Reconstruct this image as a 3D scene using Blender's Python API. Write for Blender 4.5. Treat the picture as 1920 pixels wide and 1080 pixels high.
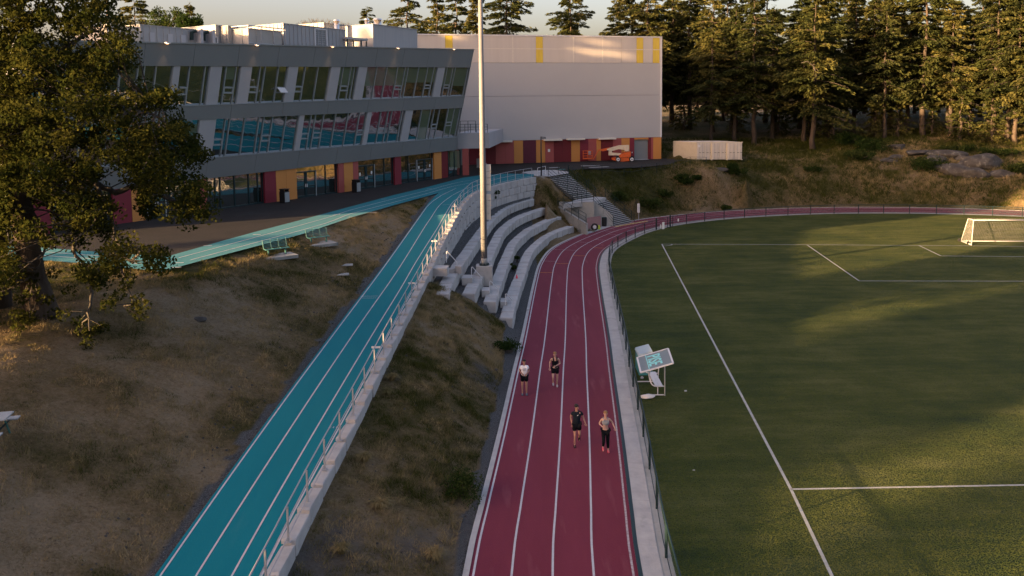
import bpy, math, random, bmesh
import numpy as np
from mathutils import Vector, Matrix
from mathutils.geometry import tessellate_polygon
for o in list(bpy.data.objects): bpy.data.objects.remove(o)
S = bpy.context.scene; COL = S.collection
rad = math.radians
# ---------------------------------------------------------------- camera
F, CH, TH, RO, CY = 1523.0, 13.9, 0.0844, -0.0119, 327.3
cd = bpy.data.cameras.new('camera'); cam = bpy.data.objects.new('camera', cd); COL.objects.link(cam)
cd.sensor_width = 36.0; cd.lens = 36.0*F/1920.0
cd.shift_y = -(540-CY)/1920.0
cd.clip_start = 0.5; cd.clip_end = 4000
cam.matrix_world = Matrix.Translation((0, 0, CH)) @ Matrix.Rotation(math.pi/2-TH, 4, 'X') @ Matrix.Rotation(RO, 4, 'Z')
S.camera = cam
# ---------------------------------------------------------------- sky and sun
SUN_AZ = rad(28.5); SUN_EL = rad(6.9)          # light travels towards (+cos az, +sin az)
to_sun = Vector((-math.cos(SUN_AZ)*math.cos(SUN_EL), -math.sin(SUN_AZ)*math.cos(SUN_EL), math.sin(SUN_EL)))
w = bpy.data.worlds.new('World'); S.world = w; w.use_nodes = True
nt = w.node_tree; sk = nt.nodes.new('ShaderNodeTexSky'); sk.sky_type = 'NISHITA'; sk.sun_disc = False
sk.sun_elevation = SUN_EL; sk.sun_rotation = math.atan2(to_sun.x, to_sun.y)
sk.air_density = 0.9; sk.dust_density = 6.0; sk.ozone_density = 1.3
bg = nt.nodes['Background']; bg.inputs[1].default_value = 0.11
wb = nt.nodes.new('ShaderNodeMix'); wb.data_type = 'RGBA'; wb.blend_type = 'MULTIPLY'; wb.inputs[0].default_value = 1; wb.inputs[7].default_value = (1.13, .905, .905, 1)
nt.links.new(sk.outputs[0], wb.inputs[6]); nt.links.new(wb.outputs[2], bg.inputs[0])
sl = bpy.data.lights.new('sun', 'SUN'); sl.energy = 4.6; sl.angle = rad(0.6); sl.color = (1.0, 0.62, 0.30)
so = bpy.data.objects.new('sun', sl); COL.objects.link(so); so.location = (-60, -30, 40)
so.rotation_euler = to_sun.to_track_quat('Z', 'Y').to_euler()
S.view_settings.view_transform = 'Standard'; S.view_settings.look = 'None'
S.view_settings.gamma = 1; S.view_settings.use_curve_mapping = False; S.view_settings.exposure = 2.75
# ---------------------------------------------------------------- where things stand: a point of the place from its bearing and its height
def ray(x, y):
    a, b = x-960.0, -(y-CY); c, s = math.cos(RO), math.sin(RO)
    xr, yr = c*a-s*b, s*a+c*b
    return Vector((xr, F*math.cos(TH)+yr*math.sin(TH), -F*math.sin(TH)+yr*math.cos(TH)))
def G(x, y, z=0.0):
    d = ray(x, y); t = (z-CH)/d.z; return Vector((d.x*t, d.y*t, z))
def GY(x, y, Y):
    d = ray(x, y); t = Y/d.y; return Vector((d.x*t, Y, CH+d.z*t))
RYk = [-50, 8, 21, 31, 41, 48, 55, 62, 70, 76, 400]; RZk = [-1.6, .45, 1.3, 2.1, 2.9, 3.4, 3.95, 4.5, 5.15, 5.6, 5.6]
def RZ(y): return float(np.interp(y, RYk, RZk))
def GR(x, y, off=0.0):
    z = 3.0
    for i in range(50): z = .5*z+.5*(RZ(G(x, y, z).y)+off)
    return G(x, y, z)
# ---------------------------------------------------------------- helpers
def link(o): COL.objects.link(o); return o
def tag(o, label=None, cat=None, group=None, kind=None):
    if label: o['label'] = label
    if cat: o['category'] = cat
    if group: o['group'] = group
    if kind: o['kind'] = kind
    return o
class MB:
    def __init__(s): s.v = []; s.f = []
    def add(s, vs, fs):
        n = len(s.v); s.v += [tuple(v) for v in vs]; s.f += [tuple(i+n for i in f) for f in fs]; return s
    def hexa(s, b, t):      # bottom quad, top quad (same winding, ccw seen from above)
        return s.add(list(b)+list(t), [(3,2,1,0),(4,5,6,7),(0,1,5,4),(1,2,6,5),(2,3,7,6),(3,0,4,7)])
    def box(s, c, sz, rz=0.0):
        hx, hy, hz = sz[0]/2, sz[1]/2, sz[2]/2; ca, sa = math.cos(rz), math.sin(rz)
        q = [(-hx,-hy),(hx,-hy),(hx,hy),(-hx,hy)]
        q = [(c[0]+x*ca-y*sa, c[1]+x*sa+y*ca) for x, y in q]
        return s.hexa([(x,y,c[2]-hz) for x,y in q], [(x,y,c[2]+hz) for x,y in q])
    def beam(s, a, b, wd, th):   # box from a to b, width wd horizontally, thickness th
        a, b = Vector(a), Vector(b); d = (b-a).normalized()
        h = Vector((0,0,1)).cross(d)
        if h.length < 1e-4: h = Vector((1,0,0))
        h.normalize(); u = d.cross(h).normalized()
        h *= wd/2; u *= th/2
        return s.hexa([a-h-u, a+h-u, b+h-u, b-h-u], [a-h+u, a+h+u, b+h+u, b-h+u])
    def tube(s, pts, r, n=6, caps=True):
        pts = [Vector(p) for p in pts]
        rs = r if isinstance(r, (list, tuple)) else [r]*len(pts)
        base = len(s.v); ref = None
        for i, p in enumerate(pts):
            d = (pts[min(i+1,len(pts)-1)]-pts[max(i-1,0)]).normalized()
            if ref is None: ref = d.orthogonal().normalized()
            else:
                ref = (ref-d*ref.dot(d))
                ref = ref.normalized() if ref.length > 1e-5 else d.orthogonal().normalized()
            bn = d.cross(ref)
            for k in range(n):
                a = 2*math.pi*k/n; s.v.append(tuple(p+(ref*math.cos(a)+bn*math.sin(a))*rs[i]))
        for i in range(len(pts)-1):
            for k in range(n):
                a = base+i*n+k; b = base+i*n+(k+1)%n
                s.f.append((a, b, b+n, a+n))
        if caps:
            s.f.append(tuple(base+k for k in range(n))[::-1]); s.f.append(tuple(base+(len(pts)-1)*n+k for k in range(n)))
        return s
    def disc(s, c, r, z0, z1, n=16, r1=None):
        r1 = r if r1 is None else r1
        return s.tube([(c[0],c[1],z0),(c[0],c[1],z1)], [r, r1], n)
    def poly(s, pts):
        n = len(s.v); s.v += [tuple(p) for p in pts]
        for t in tessellate_polygon([[Vector((p[0],p[1],0)) for p in pts]]):
            a,b,c = [Vector(pts[i]) for i in t]
            t = tuple(t)
            if (b-a).cross(c-a).z < 0: t = t[::-1]
            s.f.append(tuple(n+i for i in t))
        return s
    def strip(s, L, R):
        n = len(s.v); m = len(L)
        s.v += [tuple(p) for p in L]+[tuple(p) for p in R]
        for i in range(m-1): s.f.append((n+i, n+m+i, n+m+i+1, n+i+1))
        return s
def mesh(name, mb, mats=None, smooth=False):
    me = bpy.data.meshes.new(name); me.from_pydata(mb.v, [], mb.f); me.update()
    if mats:
        for m in (mats if isinstance(mats, (list, tuple)) else [mats]): me.materials.append(m)
    if smooth: me.polygons.foreach_set('use_smooth', [True]*len(me.polygons))
    return me
def fixn(me):
    bm = bmesh.new(); bm.from_mesh(me); bmesh.ops.recalc_face_normals(bm, faces=bm.faces); bm.to_mesh(me); bm.free()
def obj(name, mb, mat, parent=None, smooth=False, loc=None, world=True):
    """one mesh object; world-space vertices are made local to the parent or to loc"""
    off = Vector((0,0,0))
    if parent is not None and world: off = Vector(parent['_o']) if '_o' in parent else parent.location
    elif loc is not None: off = Vector(loc)
    if off.length > 0 and world: mb.v = [(v[0]-off.x, v[1]-off.y, v[2]-off.z) for v in mb.v]
    me = mesh(name, mb, mat, smooth); fixn(me) if len(me.polygons) < 6000 and name not in NOFIX else None
    o = bpy.data.objects.new(name, me); link(o)
    if parent is not None: o.parent = parent
    elif loc is not None: o.location = loc
    return o
NOFIX = set()
def empty(name, loc, label=None, cat=None, group=None, rz=0.0):
    o = bpy.data.objects.new(name, None); link(o); o.location = loc; o.rotation_euler = (0,0,rz); o.empty_display_size = .3
    return tag(o, label, cat, group)
def sub(name, mb, mat, parent, grand, smooth=False):     # sub-part given in world coordinates; grand = the thing
    off = grand.location; mb.v = [(v[0]-off.x, v[1]-off.y, v[2]-off.z) for v in mb.v]
    me = mesh(name, mb, mat, smooth); fixn(me); o = bpy.data.objects.new(name, me); link(o); o.parent = parent; return o
def copy_tree(o, parent=None):
    c = o.copy(); COL.objects.link(c)
    if parent is not None: c.parent = parent
    for ch in list(o.children): copy_tree(ch, c)
    return c
# ---------------------------------------------------------------- materials
def mat(name, c, rough=.8, c2=None, scale=3.0, detail=6, bump=0.0, bscale=30.0, metal=0.0, spec=.3, stains=None, obj_coords=False, stretch=None):
    m = bpy.data.materials.new(name); m.use_nodes = True; n = m.node_tree; b = n.nodes['Principled BSDF']
    b.inputs['Base Color'].default_value = (*c, 1); b.inputs['Roughness'].default_value = rough; b.inputs['Metallic'].default_value = metal
    b.inputs['Specular IOR Level'].default_value = spec
    tc = n.nodes.new('ShaderNodeTexCoord') if obj_coords else n.nodes.new('ShaderNodeNewGeometry')
    co = tc.outputs['Object'] if obj_coords else tc.outputs['Position']
    if stretch:
        mp = n.nodes.new('ShaderNodeMapping'); mp.inputs['Scale'].default_value = stretch; n.links.new(co, mp.inputs[0]); co = mp.outputs[0]
    if c2:
        t = n.nodes.new('ShaderNodeTexNoise'); t.inputs['Scale'].default_value = scale; t.inputs['Detail'].default_value = detail; t.inputs['Roughness'].default_value = .65
        n.links.new(co, t.inputs['Vector'])
        r = n.nodes.new('ShaderNodeValToRGB'); r.color_ramp.elements[0].position = .32; r.color_ramp.elements[1].position = .68
        r.color_ramp.elements[0].color = (*c, 1); r.color_ramp.elements[1].color = (*c2, 1)
        n.links.new(t.outputs[0], r.inputs[0]); n.links.new(r.outputs[0], b.inputs['Base Color']); last = r.outputs[0]
        if stains:
            t2 = n.nodes.new('ShaderNodeTexNoise'); t2.inputs['Scale'].default_value = stains[0]; t2.inputs['Detail'].default_value = 8; n.links.new(co, t2.inputs['Vector'])
            r2 = n.nodes.new('ShaderNodeValToRGB'); r2.color_ramp.elements[0].position = stains[2]; r2.color_ramp.elements[1].position = min(1, stains[2]+.12)
            n.links.new(t2.outputs[0], r2.inputs[0]); mx = n.nodes.new('ShaderNodeMix'); mx.data_type = 'RGBA'
            n.links.new(r2.outputs[0], mx.inputs[0]); n.links.new(last, mx.inputs[6]); mx.inputs[7].default_value = (*stains[1], 1)
            n.links.new(mx.outputs[2], b.inputs['Base Color'])
    if bump:
        t = n.nodes.new('ShaderNodeTexNoise'); t.inputs['Scale'].default_value = bscale; t.inputs['Detail'].default_value = 5; n.links.new(co, t.inputs['Vector'])
        bp = n.nodes.new('ShaderNodeBump'); bp.inputs['Strength'].default_value = bump; bp.inputs['Distance'].default_value = .05
        n.links.new(t.outputs[0], bp.inputs['Height']); n.links.new(bp.outputs[0], b.inputs['Normal'])
    return m
M = {}
M['red_track'] = mat('red_track', (.122,.018,.034), .9, (.148,.024,.043), .45, bump=.25, bscale=40, stains=(1.1,(.165,.040,.056),.60), spec=.08, stretch=(1.5,.22,1))
M['blue_track'] = mat('blue_track', (.001,.134,.166), .9, (.002,.150,.184), .4, bump=.2, bscale=40, stains=(1.0,(.012,.150,.180),.62), spec=.08, stretch=(1.5,.22,1))
M['line'] = mat('line_paint', (.46,.47,.49), .8, (.36,.37,.39), 5, spec=.1)
M['line_worn'] = mat('worn_line_paint', (.42,.40,.40), .8, (.22,.15,.16), 9)
M['line_orange'] = mat('orange_line_paint', (.55,.22,.03), .8)
M['line_field'] = mat('field_line_paint', (.36,.37,.36), .9, (.25,.26,.22), 4)
M['asphalt'] = mat('asphalt', (.024,.024,.023), .9, (.032,.030,.029), .6, bump=.3, bscale=50, stains=(.15,(.034,.038,.038),.66), spec=.12)
M['concrete'] = mat('concrete', (.30,.30,.29), .9, (.40,.39,.37), 1.4, bump=.3, bscale=18, stains=(.8,(.22,.22,.21),.62))
M['concrete_dk'] = mat('weathered_concrete', (.22,.23,.22), .9, (.31,.31,.29), 1.1, bump=.3, bscale=16, stains=(.7,(.13,.14,.13),.6))
M['block'] = mat('cast_block_concrete', (.30,.295,.285), .9, (.41,.40,.385), .8, bump=.5, bscale=9, stains=(2.2,(.26,.26,.24),.64))
M['gravel'] = mat('gravel', (.12,.125,.125), .95, (.22,.225,.225), 14, bump=.8, bscale=35)
M['galv'] = mat('galvanised_steel', (.28,.29,.305), .5, (.34,.35,.36), 4, metal=.2)
M['rail_white'] = mat('pale_painted_steel', (.58,.60,.62), .5, metal=.1)
M['dark_metal'] = mat('dark_green_black_steel', (.010,.028,.030), .5, metal=.3)
M['black'] = mat('black_plastic', (.012,.013,.014), .5)
M['white'] = mat('white_paint', (.55,.55,.55), .6)
M['white_warm'] = mat('off_white_paint', (.62,.58,.50), .6, (.52,.48,.41), 3)
M['grey_clad'] = mat('grey_metal_cladding', (.158,.172,.172), .6, (.170,.184,.184), .35, spec=.4)
M['white_clad'] = mat('white_panel_cladding', (.33,.335,.35), .55, (.36,.365,.38), .4)
M['gym_white'] = mat('pale_insulated_panel', (.35,.35,.35), .6, (.375,.372,.37), .12, bump=.05, bscale=1.2)
M['polycarb'] = mat('translucent_polycarbonate', (.45,.41,.37), .35, (.50,.46,.41), .3, spec=.5, stretch=(3,3,.15))
M['yellow_strip'] = mat('yellow_translucent_sheet', (.55,.40,.05), .4, (.62,.46,.07), 2, stretch=(3,3,.3))
M['frame'] = mat('window_frame_aluminium', (.30,.34,.36), .4, metal=.4)
M['frame_dk'] = mat('dark_window_frame', (.01,.03,.035), .4, metal=.3)
M['crimson'] = mat('crimson_panel', (.165,.018,.030), .6)
M['maroon'] = mat('maroon_panel', (.090,.014,.026), .6)
M['darkred'] = mat('dark_red_panel', (.125,.012,.016), .6)
M['salmon'] = mat('salmon_panel', (.30,.070,.062), .6)
M['ochre'] = mat('ochre_panel', (.47,.20,.050), .6)
M['roof'] = mat('roof_membrane', (.30,.30,.30), .9, (.38,.38,.37), .4)
M['unit'] = mat('pale_equipment_sheet', (.27,.28,.285), .6, (.31,.315,.315), 1.0, stretch=(4,4,.2))
M['unit_lit'] = mat('sunlit_equipment_sheet', (.30,.295,.275), .6, (.35,.34,.315), 1.0)  # lighter copy of the unit sheet, sun warmth put into its colour
M['steel'] = mat('polished_steel', (.7,.65,.6), .2, metal=.9)
M['teal_paint'] = mat('teal_painted_steel', (.035,.13,.125), .6, (.05,.16,.15), 8)
M['teal_box'] = mat('teal_plastic', (.04,.19,.20), .6)
M['bark'] = mat('bark', (.036,.028,.022), .95, (.075,.058,.044), 3, bump=1.0, bscale=9, stretch=(1,1,.25))
M['bark_pale'] = mat('lichen_bark', (.034,.030,.025), .95, (.080,.072,.060), 5, bump=.8, bscale=12)
M['rock'] = mat('rock', (.030,.029,.027), .95, (.080,.074,.066), .9, bump=1.0, bscale=3, stains=(1.8,(.15,.15,.125),.6))
M['orange'] = mat('orange_machine_paint', (.62,.11,.02), .45, (.5,.09,.02), 5)
M['cream'] = mat('cream_machine_paint', (.60,.52,.38), .5, (.5,.43,.31), 5)
M['rubber'] = mat('rubber', (.02,.02,.02), .8)
M['cont'] = mat('container_paint', (.47,.42,.32), .6, (.42,.37,.28), 2, stains=(3,(.28,.2,.13),.72))
M['cont2'] = mat('container_door_paint', (.46,.42,.36), .6, (.52,.48,.42), 2, stains=(4,(.3,.26,.2),.7))
M['wood'] = mat('reddish_plywood', (.22,.12,.12), .8, (.28,.16,.15), 3, stretch=(1,1,6))
M['skin'] = mat('skin', (.33,.185,.135), .6)
M['skin2'] = mat('fair_skin', (.43,.26,.20), .6)
M['cloth_white'] = mat('white_cotton', (.72,.72,.74), .9)
M['cloth_black'] = mat('black_sportswear', (.006,.007,.009), .9, spec=.1)
M['cloth_navy'] = mat('dark_slate_sportswear', (.010,.015,.022), .9, spec=.1)
M['cloth_grey'] = mat('heather_grey_sportswear', (.20,.22,.24), .85)
M['hair_dk'] = mat('dark_hair', (.012,.009,.007), .6)
M['hair_fair'] = mat('fair_brown_hair', (.20,.11,.05), .6)
M['shoe_blue'] = mat('blue_running_shoe', (.02,.10,.16), .6)
M['shoe_grey'] = mat('grey_running_shoe', (.30,.32,.34), .6)
M['shoe_pink'] = mat('pink_running_shoe', (.55,.05,.10), .6)
M['goal'] = mat('goal_frame_paint', (.34,.34,.335), .6, (.38,.38,.37), 4)
M['print'] = mat('grey_print', (.35,.36,.38), .9)
M['letter'] = mat('cyan_lettering', (.22,.62,.62), .5)
M['blind'] = mat('green_grey_blind', (.16,.20,.14), .8)
M['paper'] = mat('paper_notice', (.6,.62,.58), .8)
M['net'] = mat('net_cord', (.42,.41,.38), .9)
M['pink'] = mat('pink_plastic', (.7,.08,.12), .5)
M['lime'] = mat('lime_plastic', (.4,.5,.05), .6)
for k_ in ('blue_track','red_track'):
    b_ = M[k_].node_tree.nodes['Principled BSDF']; b_.inputs['Sheen Weight'].default_value = .035; b_.inputs['Sheen Roughness'].default_value = .5; b_.inputs['Sheen Tint'].default_value = (1,1,1,1)
def glass(name, c, ior=1.75, bump=.02):
    m = bpy.data.materials.new(name); m.use_nodes = True; n = m.node_tree; b = n.nodes['Principled BSDF']
    b.inputs['Base Color'].default_value = (*c, 1); b.inputs['Roughness'].default_value = .015; b.inputs['IOR'].default_value = ior
    b.inputs['Specular IOR Level'].default_value = .5
    g = n.nodes.new('ShaderNodeNewGeometry'); t = n.nodes.new('ShaderNodeTexNoise'); t.inputs['Scale'].default_value = .9; t.inputs['Detail'].default_value = 1
    n.links.new(g.outputs['Position'], t.inputs['Vector'])
    bp = n.nodes.new('ShaderNodeBump'); bp.inputs['Strength'].default_value = bump; bp.inputs['Distance'].default_value = .3
    n.links.new(t.outputs[0], bp.inputs['Height']); n.links.new(bp.outputs[0], b.inputs['Normal'])
    return m
M['glass'] = glass('dark_window_glass', (.003,.012,.011), 4.6, .03)
M['glass_gf'] = glass('ground_floor_glass', (.005,.012,.012), 3.4, .02)
M['glass_blind'] = glass('glass_over_blind', (.09,.12,.08), 2.2, .02)
M['roof_sheet'] = glass('smoked_roof_sheet', (.10,.13,.14), 1.4, .0); M['roof_sheet'].node_tree.nodes['Principled BSDF'].inputs['Roughness'].default_value = .3
def foliage(name, c, c2, scale=1.2, trans=.35):
    m = bpy.data.materials.new(name); m.use_nodes = True; n = m.node_tree; n.nodes.remove(n.nodes['Principled BSDF'])
    out = n.nodes['Material Output']; g = n.nodes.new('ShaderNodeNewGeometry'); oi = n.nodes.new('ShaderNodeObjectInfo')
    t = n.nodes.new('ShaderNodeTexNoise'); t.inputs['Scale'].default_value = scale; t.inputs['Detail'].default_value = 4
    n.links.new(g.outputs['Position'], t.inputs['Vector'])
    at = n.nodes.new('ShaderNodeAttribute'); at.attribute_name = 'vary'
    ad = n.nodes.new('ShaderNodeMath'); ad.operation = 'ADD'; n.links.new(t.outputs[0], ad.inputs[0]); n.links.new(at.outputs['Fac'], ad.inputs[1])
    ad2 = n.nodes.new('ShaderNodeMath'); ad2.operation = 'MULTIPLY_ADD'; n.links.new(oi.outputs['Random'], ad2.inputs[0]); ad2.inputs[1].default_value = .35; n.links.new(ad.outputs[0], ad2.inputs[2])
    r = n.nodes.new('ShaderNodeValToRGB'); r.color_ramp.elements[0].position = .45; r.color_ramp.elements[1].position = 1.35 if False else 1.0
    r.color_ramp.elements[0].color = (*c, 1); r.color_ramp.elements[1].color = (*c2, 1)
    sb = n.nodes.new('ShaderNodeMath'); sb.operation = 'MULTIPLY'; sb.inputs[1].default_value = .72
    n.links.new(ad2.outputs[0], sb.inputs[0]); n.links.new(sb.outputs[0], r.inputs[0])
    d = n.nodes.new('ShaderNodeBsdfDiffuse'); tr = n.nodes.new('ShaderNodeBsdfTranslucent'); mx = n.nodes.new('ShaderNodeMixShader'); mx.inputs[0].default_value = trans
    n.links.new(r.outputs[0], d.inputs[0]); n.links.new(r.outputs[0], tr.inputs[0]); n.links.new(d.outputs[0], mx.inputs[1]); n.links.new(tr.outputs[0], mx.inputs[2]); n.links.new(mx.outputs[0], out.inputs[0])
    return m
M['needles'] = foliage('fir_needles', (.046,.056,.018), (.20,.175,.055), .35, .42)
M['needles_dk'] = foliage('dark_fir_needles', (.032,.042,.016), (.115,.115,.038), .35, .38)
M['oak_leaf'] = foliage('oak_leaves', (.022,.030,.007), (.095,.088,.020), .9, .4)
M['bush_leaf'] = foliage('bush_leaves', (.022,.040,.010), (.085,.095,.028), 1.2, .35)
M['grass_blade'] = foliage('grass_blades', (.050,.058,.013), (.34,.26,.14), .28, .3)

def fuzz(n, scale, amt):
    """normals scattered like upright fibres, so low light catches them"""
    g = n.nodes.new('ShaderNodeNewGeometry'); t = n.nodes.new('ShaderNodeTexNoise'); t.inputs['Scale'].default_value = scale; t.inputs['Detail'].default_value = 2; t.inputs['Roughness'].default_value = .9
    n.links.new(g.outputs['Position'], t.inputs['Vector'])
    a = n.nodes.new('ShaderNodeVectorMath'); a.operation = 'SUBTRACT'; n.links.new(t.outputs['Color'], a.inputs[0]); a.inputs[1].default_value = (.5,.5,.5)
    b = n.nodes.new('ShaderNodeVectorMath'); b.operation = 'MULTIPLY_ADD'; n.links.new(a.outputs[0], b.inputs[0]); b.inputs[1].default_value = (amt, amt, 0); n.links.new(g.outputs['Normal'], b.inputs[2])
    c = n.nodes.new('ShaderNodeVectorMath'); c.operation = 'NORMALIZE'; n.links.new(b.outputs[0], c.inputs[0]); return c.outputs[0]
# ================================================================ TERRAIN
rng = np.random.default_rng(7)
def spline(pts, step=1.0, dims=2):
    P = [np.array(p, float) for p in pts]; P = [2*P[0]-P[1]]+P+[2*P[-1]-P[-2]]; out = []
    for i in range(1, len(P)-2):
        n = max(2, int(np.linalg.norm(P[i+1]-P[i])/step)+1)
        for k in range(n):
            t = k/n; a, b, c, d = P[i-1], P[i], P[i+1], P[i+2]
            out.append(.5*((2*b)+(-a+c)*t+(2*a-5*b+4*c-d)*t*t+(-a+3*b-3*c+d)*t**3))
    out.append(P[-2]); return np.array(out)
def resample(P, step):
    d = np.r_[0, np.cumsum(np.linalg.norm(np.diff(P, axis=0), axis=1))]; n = max(2, int(round(d[-1]/step))+1)
    s = np.linspace(0, d[-1], n); return np.stack([np.interp(s, d, P[:, k]) for k in range(P.shape[1])], 1)
def offset(P, o):     # to the right of travel
    t = np.gradient(P, axis=0); t /= np.linalg.norm(t, axis=1)[:, None]
    return P+np.stack([t[:, 1], -t[:, 0]], 1)*(o if np.isscalar(o) else np.asarray(o)[:, None])
OUT = resample(spline([(-3.6,-20),(-2.3,8),(-1.6,23),(-1.3,27),(-.95,31),(-.6,35.2),(-.05,42.2),(.45,48.2),(1.55,63),(2.35,71.3),(3.8,78.6),(6.7,85.6),(10.5,92.3),(15.8,98.0),(23,102.5),(30.5,105.2),(38,106.6),(45,106.7),(51.7,105.8),(57.8,104.1),(64.3,101.2),(72,96),(79,88),(83,78),(84,66),(83,40),(80,-20)], 1.0), 1.0)
CURB = spline([(-7.1,-20),(-6.6,8),(-6.35,21.5),(-6.2,26),(-5.95,31.2),(-5.7,37.4),(-5.25,47.9),(-5.1,52),(-4.95,56),(-4.8,60),(-4.6,64.4),(-4.4,68),(-4.15,71.6),(-3.7,75),(-3.05,78.4),(-2.1,82.2),(-1,85.6),(.2,88.4),(1.4,90.8),(2.8,93.2)], .8)
RL = np.array([(-10.6,-20),(-10.0,8),(-9.7,21.1),(-9.3,31.5),(-8.8,41.4),(-8.5,47.6),(-8.2,53),(-7.7,64.6),(-7.4,72.2),(-7.0,76.9)])
ROWPX = {
'A': ((.72,.75), [(1076.7,424.4),(1053.3,431.7),(1034,441),(1016,454),(1001,470),(991.5,492),(986.6,511.5),(980.5,527),(974,545),(969,562),(962,596)]),
'B': ((1.42,1.6), [(1053,405.5),(1042,409),(1031,413.3),(1021,417.8),(1011,423.3),(1002,427.5),(990,435.5),(968,457),(959,481.7),(952,498.5),(947,512.8),(943.2,524.4),(940,535),(930,566)]),
'C': ((2.12,2.5), [(1028,389.5),(1016.7,392),(1006.7,395.5),(996.7,399),(986.7,403.3),(976.7,407.8),(967.8,413.3),(956.7,422),(946.7,431.5),(930,466),(924.4,483),(916,500),(907.6,515),(891,550)]),
'D': ((2.84,3.35), [(1002,372.8),(991,375.5),(980,379),(970,382),(959,386.7),(951,391),(944,395.5),(936,402),(925,413),(895,456),(887.5,467.5),(880,478),(871.7,492),(865,503),(855.7,518),(846,536),(842,551)])}
ROWS = {}
for k, ((hn, hf), L) in ROWPX.items():
    pts = []
    for i, (x, y) in enumerate(L):
        P = G(x, y, hn)
        h = hn+(hf-hn)*min(1, max(0, (P.y-62)/24)); P = G(x, y, h); pts.append((P.x, P.y, h))
    c = resample(np.array(pts), .5)
    for _ in range(14): c[1:-1] = .25*c[:-2]+.5*c[1:-1]+.25*c[2:]
    ROWS[k] = c          # far end -> near end
def xrow(k, y): c = ROWS[k][::-1]; return np.interp(y, c[:, 1], c[:, 0])
def hrow(k, y): c = ROWS[k][::-1]; return np.interp(y, c[:, 1], c[:, 2])
UPT = [(-260,430),(10,459),(72,464),(249,477.5),(311.5,481.8),(420,451),(482,434),(557,414.6),(607,401),(660,386.8),(735,366.7),(799,351.4),(868,333.2),(900,328.8),(950,325.6),(1001,326.5)]
UPL = [(-260,466),(10,485),(88,489),(155,494),(257,504.5),(301,509.7),(368.6,491.5),(440,472.7),(566,439.6),(660,407.6),(750,382),(825,361.5)]
UPTw = [G(x, y, 5.6) for x, y in UPT]; UPLw = [G(x, y, 5.6) for x, y in UPL]
PLE = [G(x, y, 5.6) for x, y in [(1064,319.5),(1100,317),(1150,316),(1200,314),(1250,309),(1300,302)]]   # front edge of the yard
def seglist(P): return np.array([[p[0], p[1]] for p in P])
def pdist(X, Y, P):       # unsigned distance to polyline and side (+ = right of travel)
    best = np.full(X.shape, 1e9); side = np.zeros(X.shape)
    for a, b in zip(P[:-1], P[1:]):
        d = b-a; L = d@d
        if L < 1e-9: continue
        t = np.clip(((X-a[0])*d[0]+(Y-a[1])*d[1])/L, 0, 1)
        qx, qy = X-(a[0]+t*d[0]), Y-(a[1]+t*d[1]); dd = np.hypot(qx, qy)
        m = dd < best; best = np.where(m, dd, best); side = np.where(m, np.sign(qx*d[1]-qy*d[0]), side)
    return best, side
def inpoly(X, Y, P):
    r = np.zeros(X.shape, bool); n = len(P)
    for i in range(n):
        x0, y0 = P[i][0], P[i][1]; x1, y1 = P[(i+1) % n][0], P[(i+1) % n][1]
        if y0 == y1: continue
        c = ((y0 > Y) != (y1 > Y)) & (X < (x1-x0)*(Y-y0)/(y1-y0)+x0); r ^= c
    return r
PLZ = [(-390,30)]+[(p.x, p.y) for p in UPLw]+[(RL[-1][0]-.4, RL[-1][1]+1.5), (-5,80)]+[tuple(c) for c in CURB[CURB[:, 1] > 79]-np.array([.3,.1])]+[(4.4,95.5),(6.4,98.9)]+[(p.x, p.y) for p in PLE]+[(24,125),(0,128),(-10,400),(-390,400)]
ctrl = []
def cp(x, y, z): ctrl.append((x, y, z))
for q in OUT[(OUT[:, 1] > 50) & (OUT[:, 1] < 110)][::3]: cp(q[0], q[1], 0)
for q in offset(OUT, -1.3)[::3]:
    if q[1] > 84 and q[0] < 80: cp(q[0], q[1], .35 if q[0] > 12 else .1)
for q in PLE: cp(q.x, q.y, 5.5)
for a in [(2.2,93.6,5.45),(3.6,94.3,5.5),(1.0,92.2,5.5),(3.0,92.8,4.6)]: cp(*a)
for k, z in (('A',.15),('B',1.05),('C',1.9),('D',2.8)):
    e = ROWS[k][0]; cp(e[0]+.3, e[1]+.7, z)
for x, y, z in [(1046,388,2.3),(1099,440,.0),(1030,336,5.3),(1055,356,3.9),(1075,372,2.9),(1000,350,4.6),(1020,372,3.6),(1005,362,4.0),
    (1090,340,4.6),(1115,362,3.1),(1150,384,1.9),(1175,402,.9),(1190,410,.35),(1130,345,4.3),(1200,350,3.9),(1200,385,1.9),(1260,350,3.8),(1260,375,2.0),(1330,340,4.2),(1330,370,1.9),
    (1340,312,5.55),(1400,345,3.6),(1400,318,5.2),(1420,296,5.7),(1336,255,8.2),(1290,262,8.0),(1250,270,7.2)]:
    P = G(x, y, z); cp(P.x, P.y, z)
HILL = [(1413,272,134),(1480,290,125),(1470,262,140),(1525,281,129),(1525,312,117),(1525,340,112.5),(1525,365,109.5),(1450,365,109),(1450,335,113),(1600,370,109),(1600,345,112),(1600,320,115),(1600,295,120),(1600,270,129),(1600,256,138),
 (1680,365,108.5),(1680,340,111.5),(1680,315,115),(1680,290,120),(1680,272,127),(1680,256,135),(1730,254,133),(1760,360,107.5),(1760,335,110.5),(1760,312,114),(1760,292,118),(1760,275,124),(1760,262,130),
 (1830,365,105.5),(1830,345,108),(1830,325,111),(1830,305,114.5),(1830,288,119),(1830,274,125),(1920,366,102.5),(1920,345,105.5),(1920,325,109),(1920,305,113),(1920,290,118),(1920,282,123),(2000,366,98),(2000,330,104),(2000,300,112)]
for x, y, Yh in HILL:
    P = GY(x, y, Yh); cp(P.x, P.y, P.z)
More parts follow.
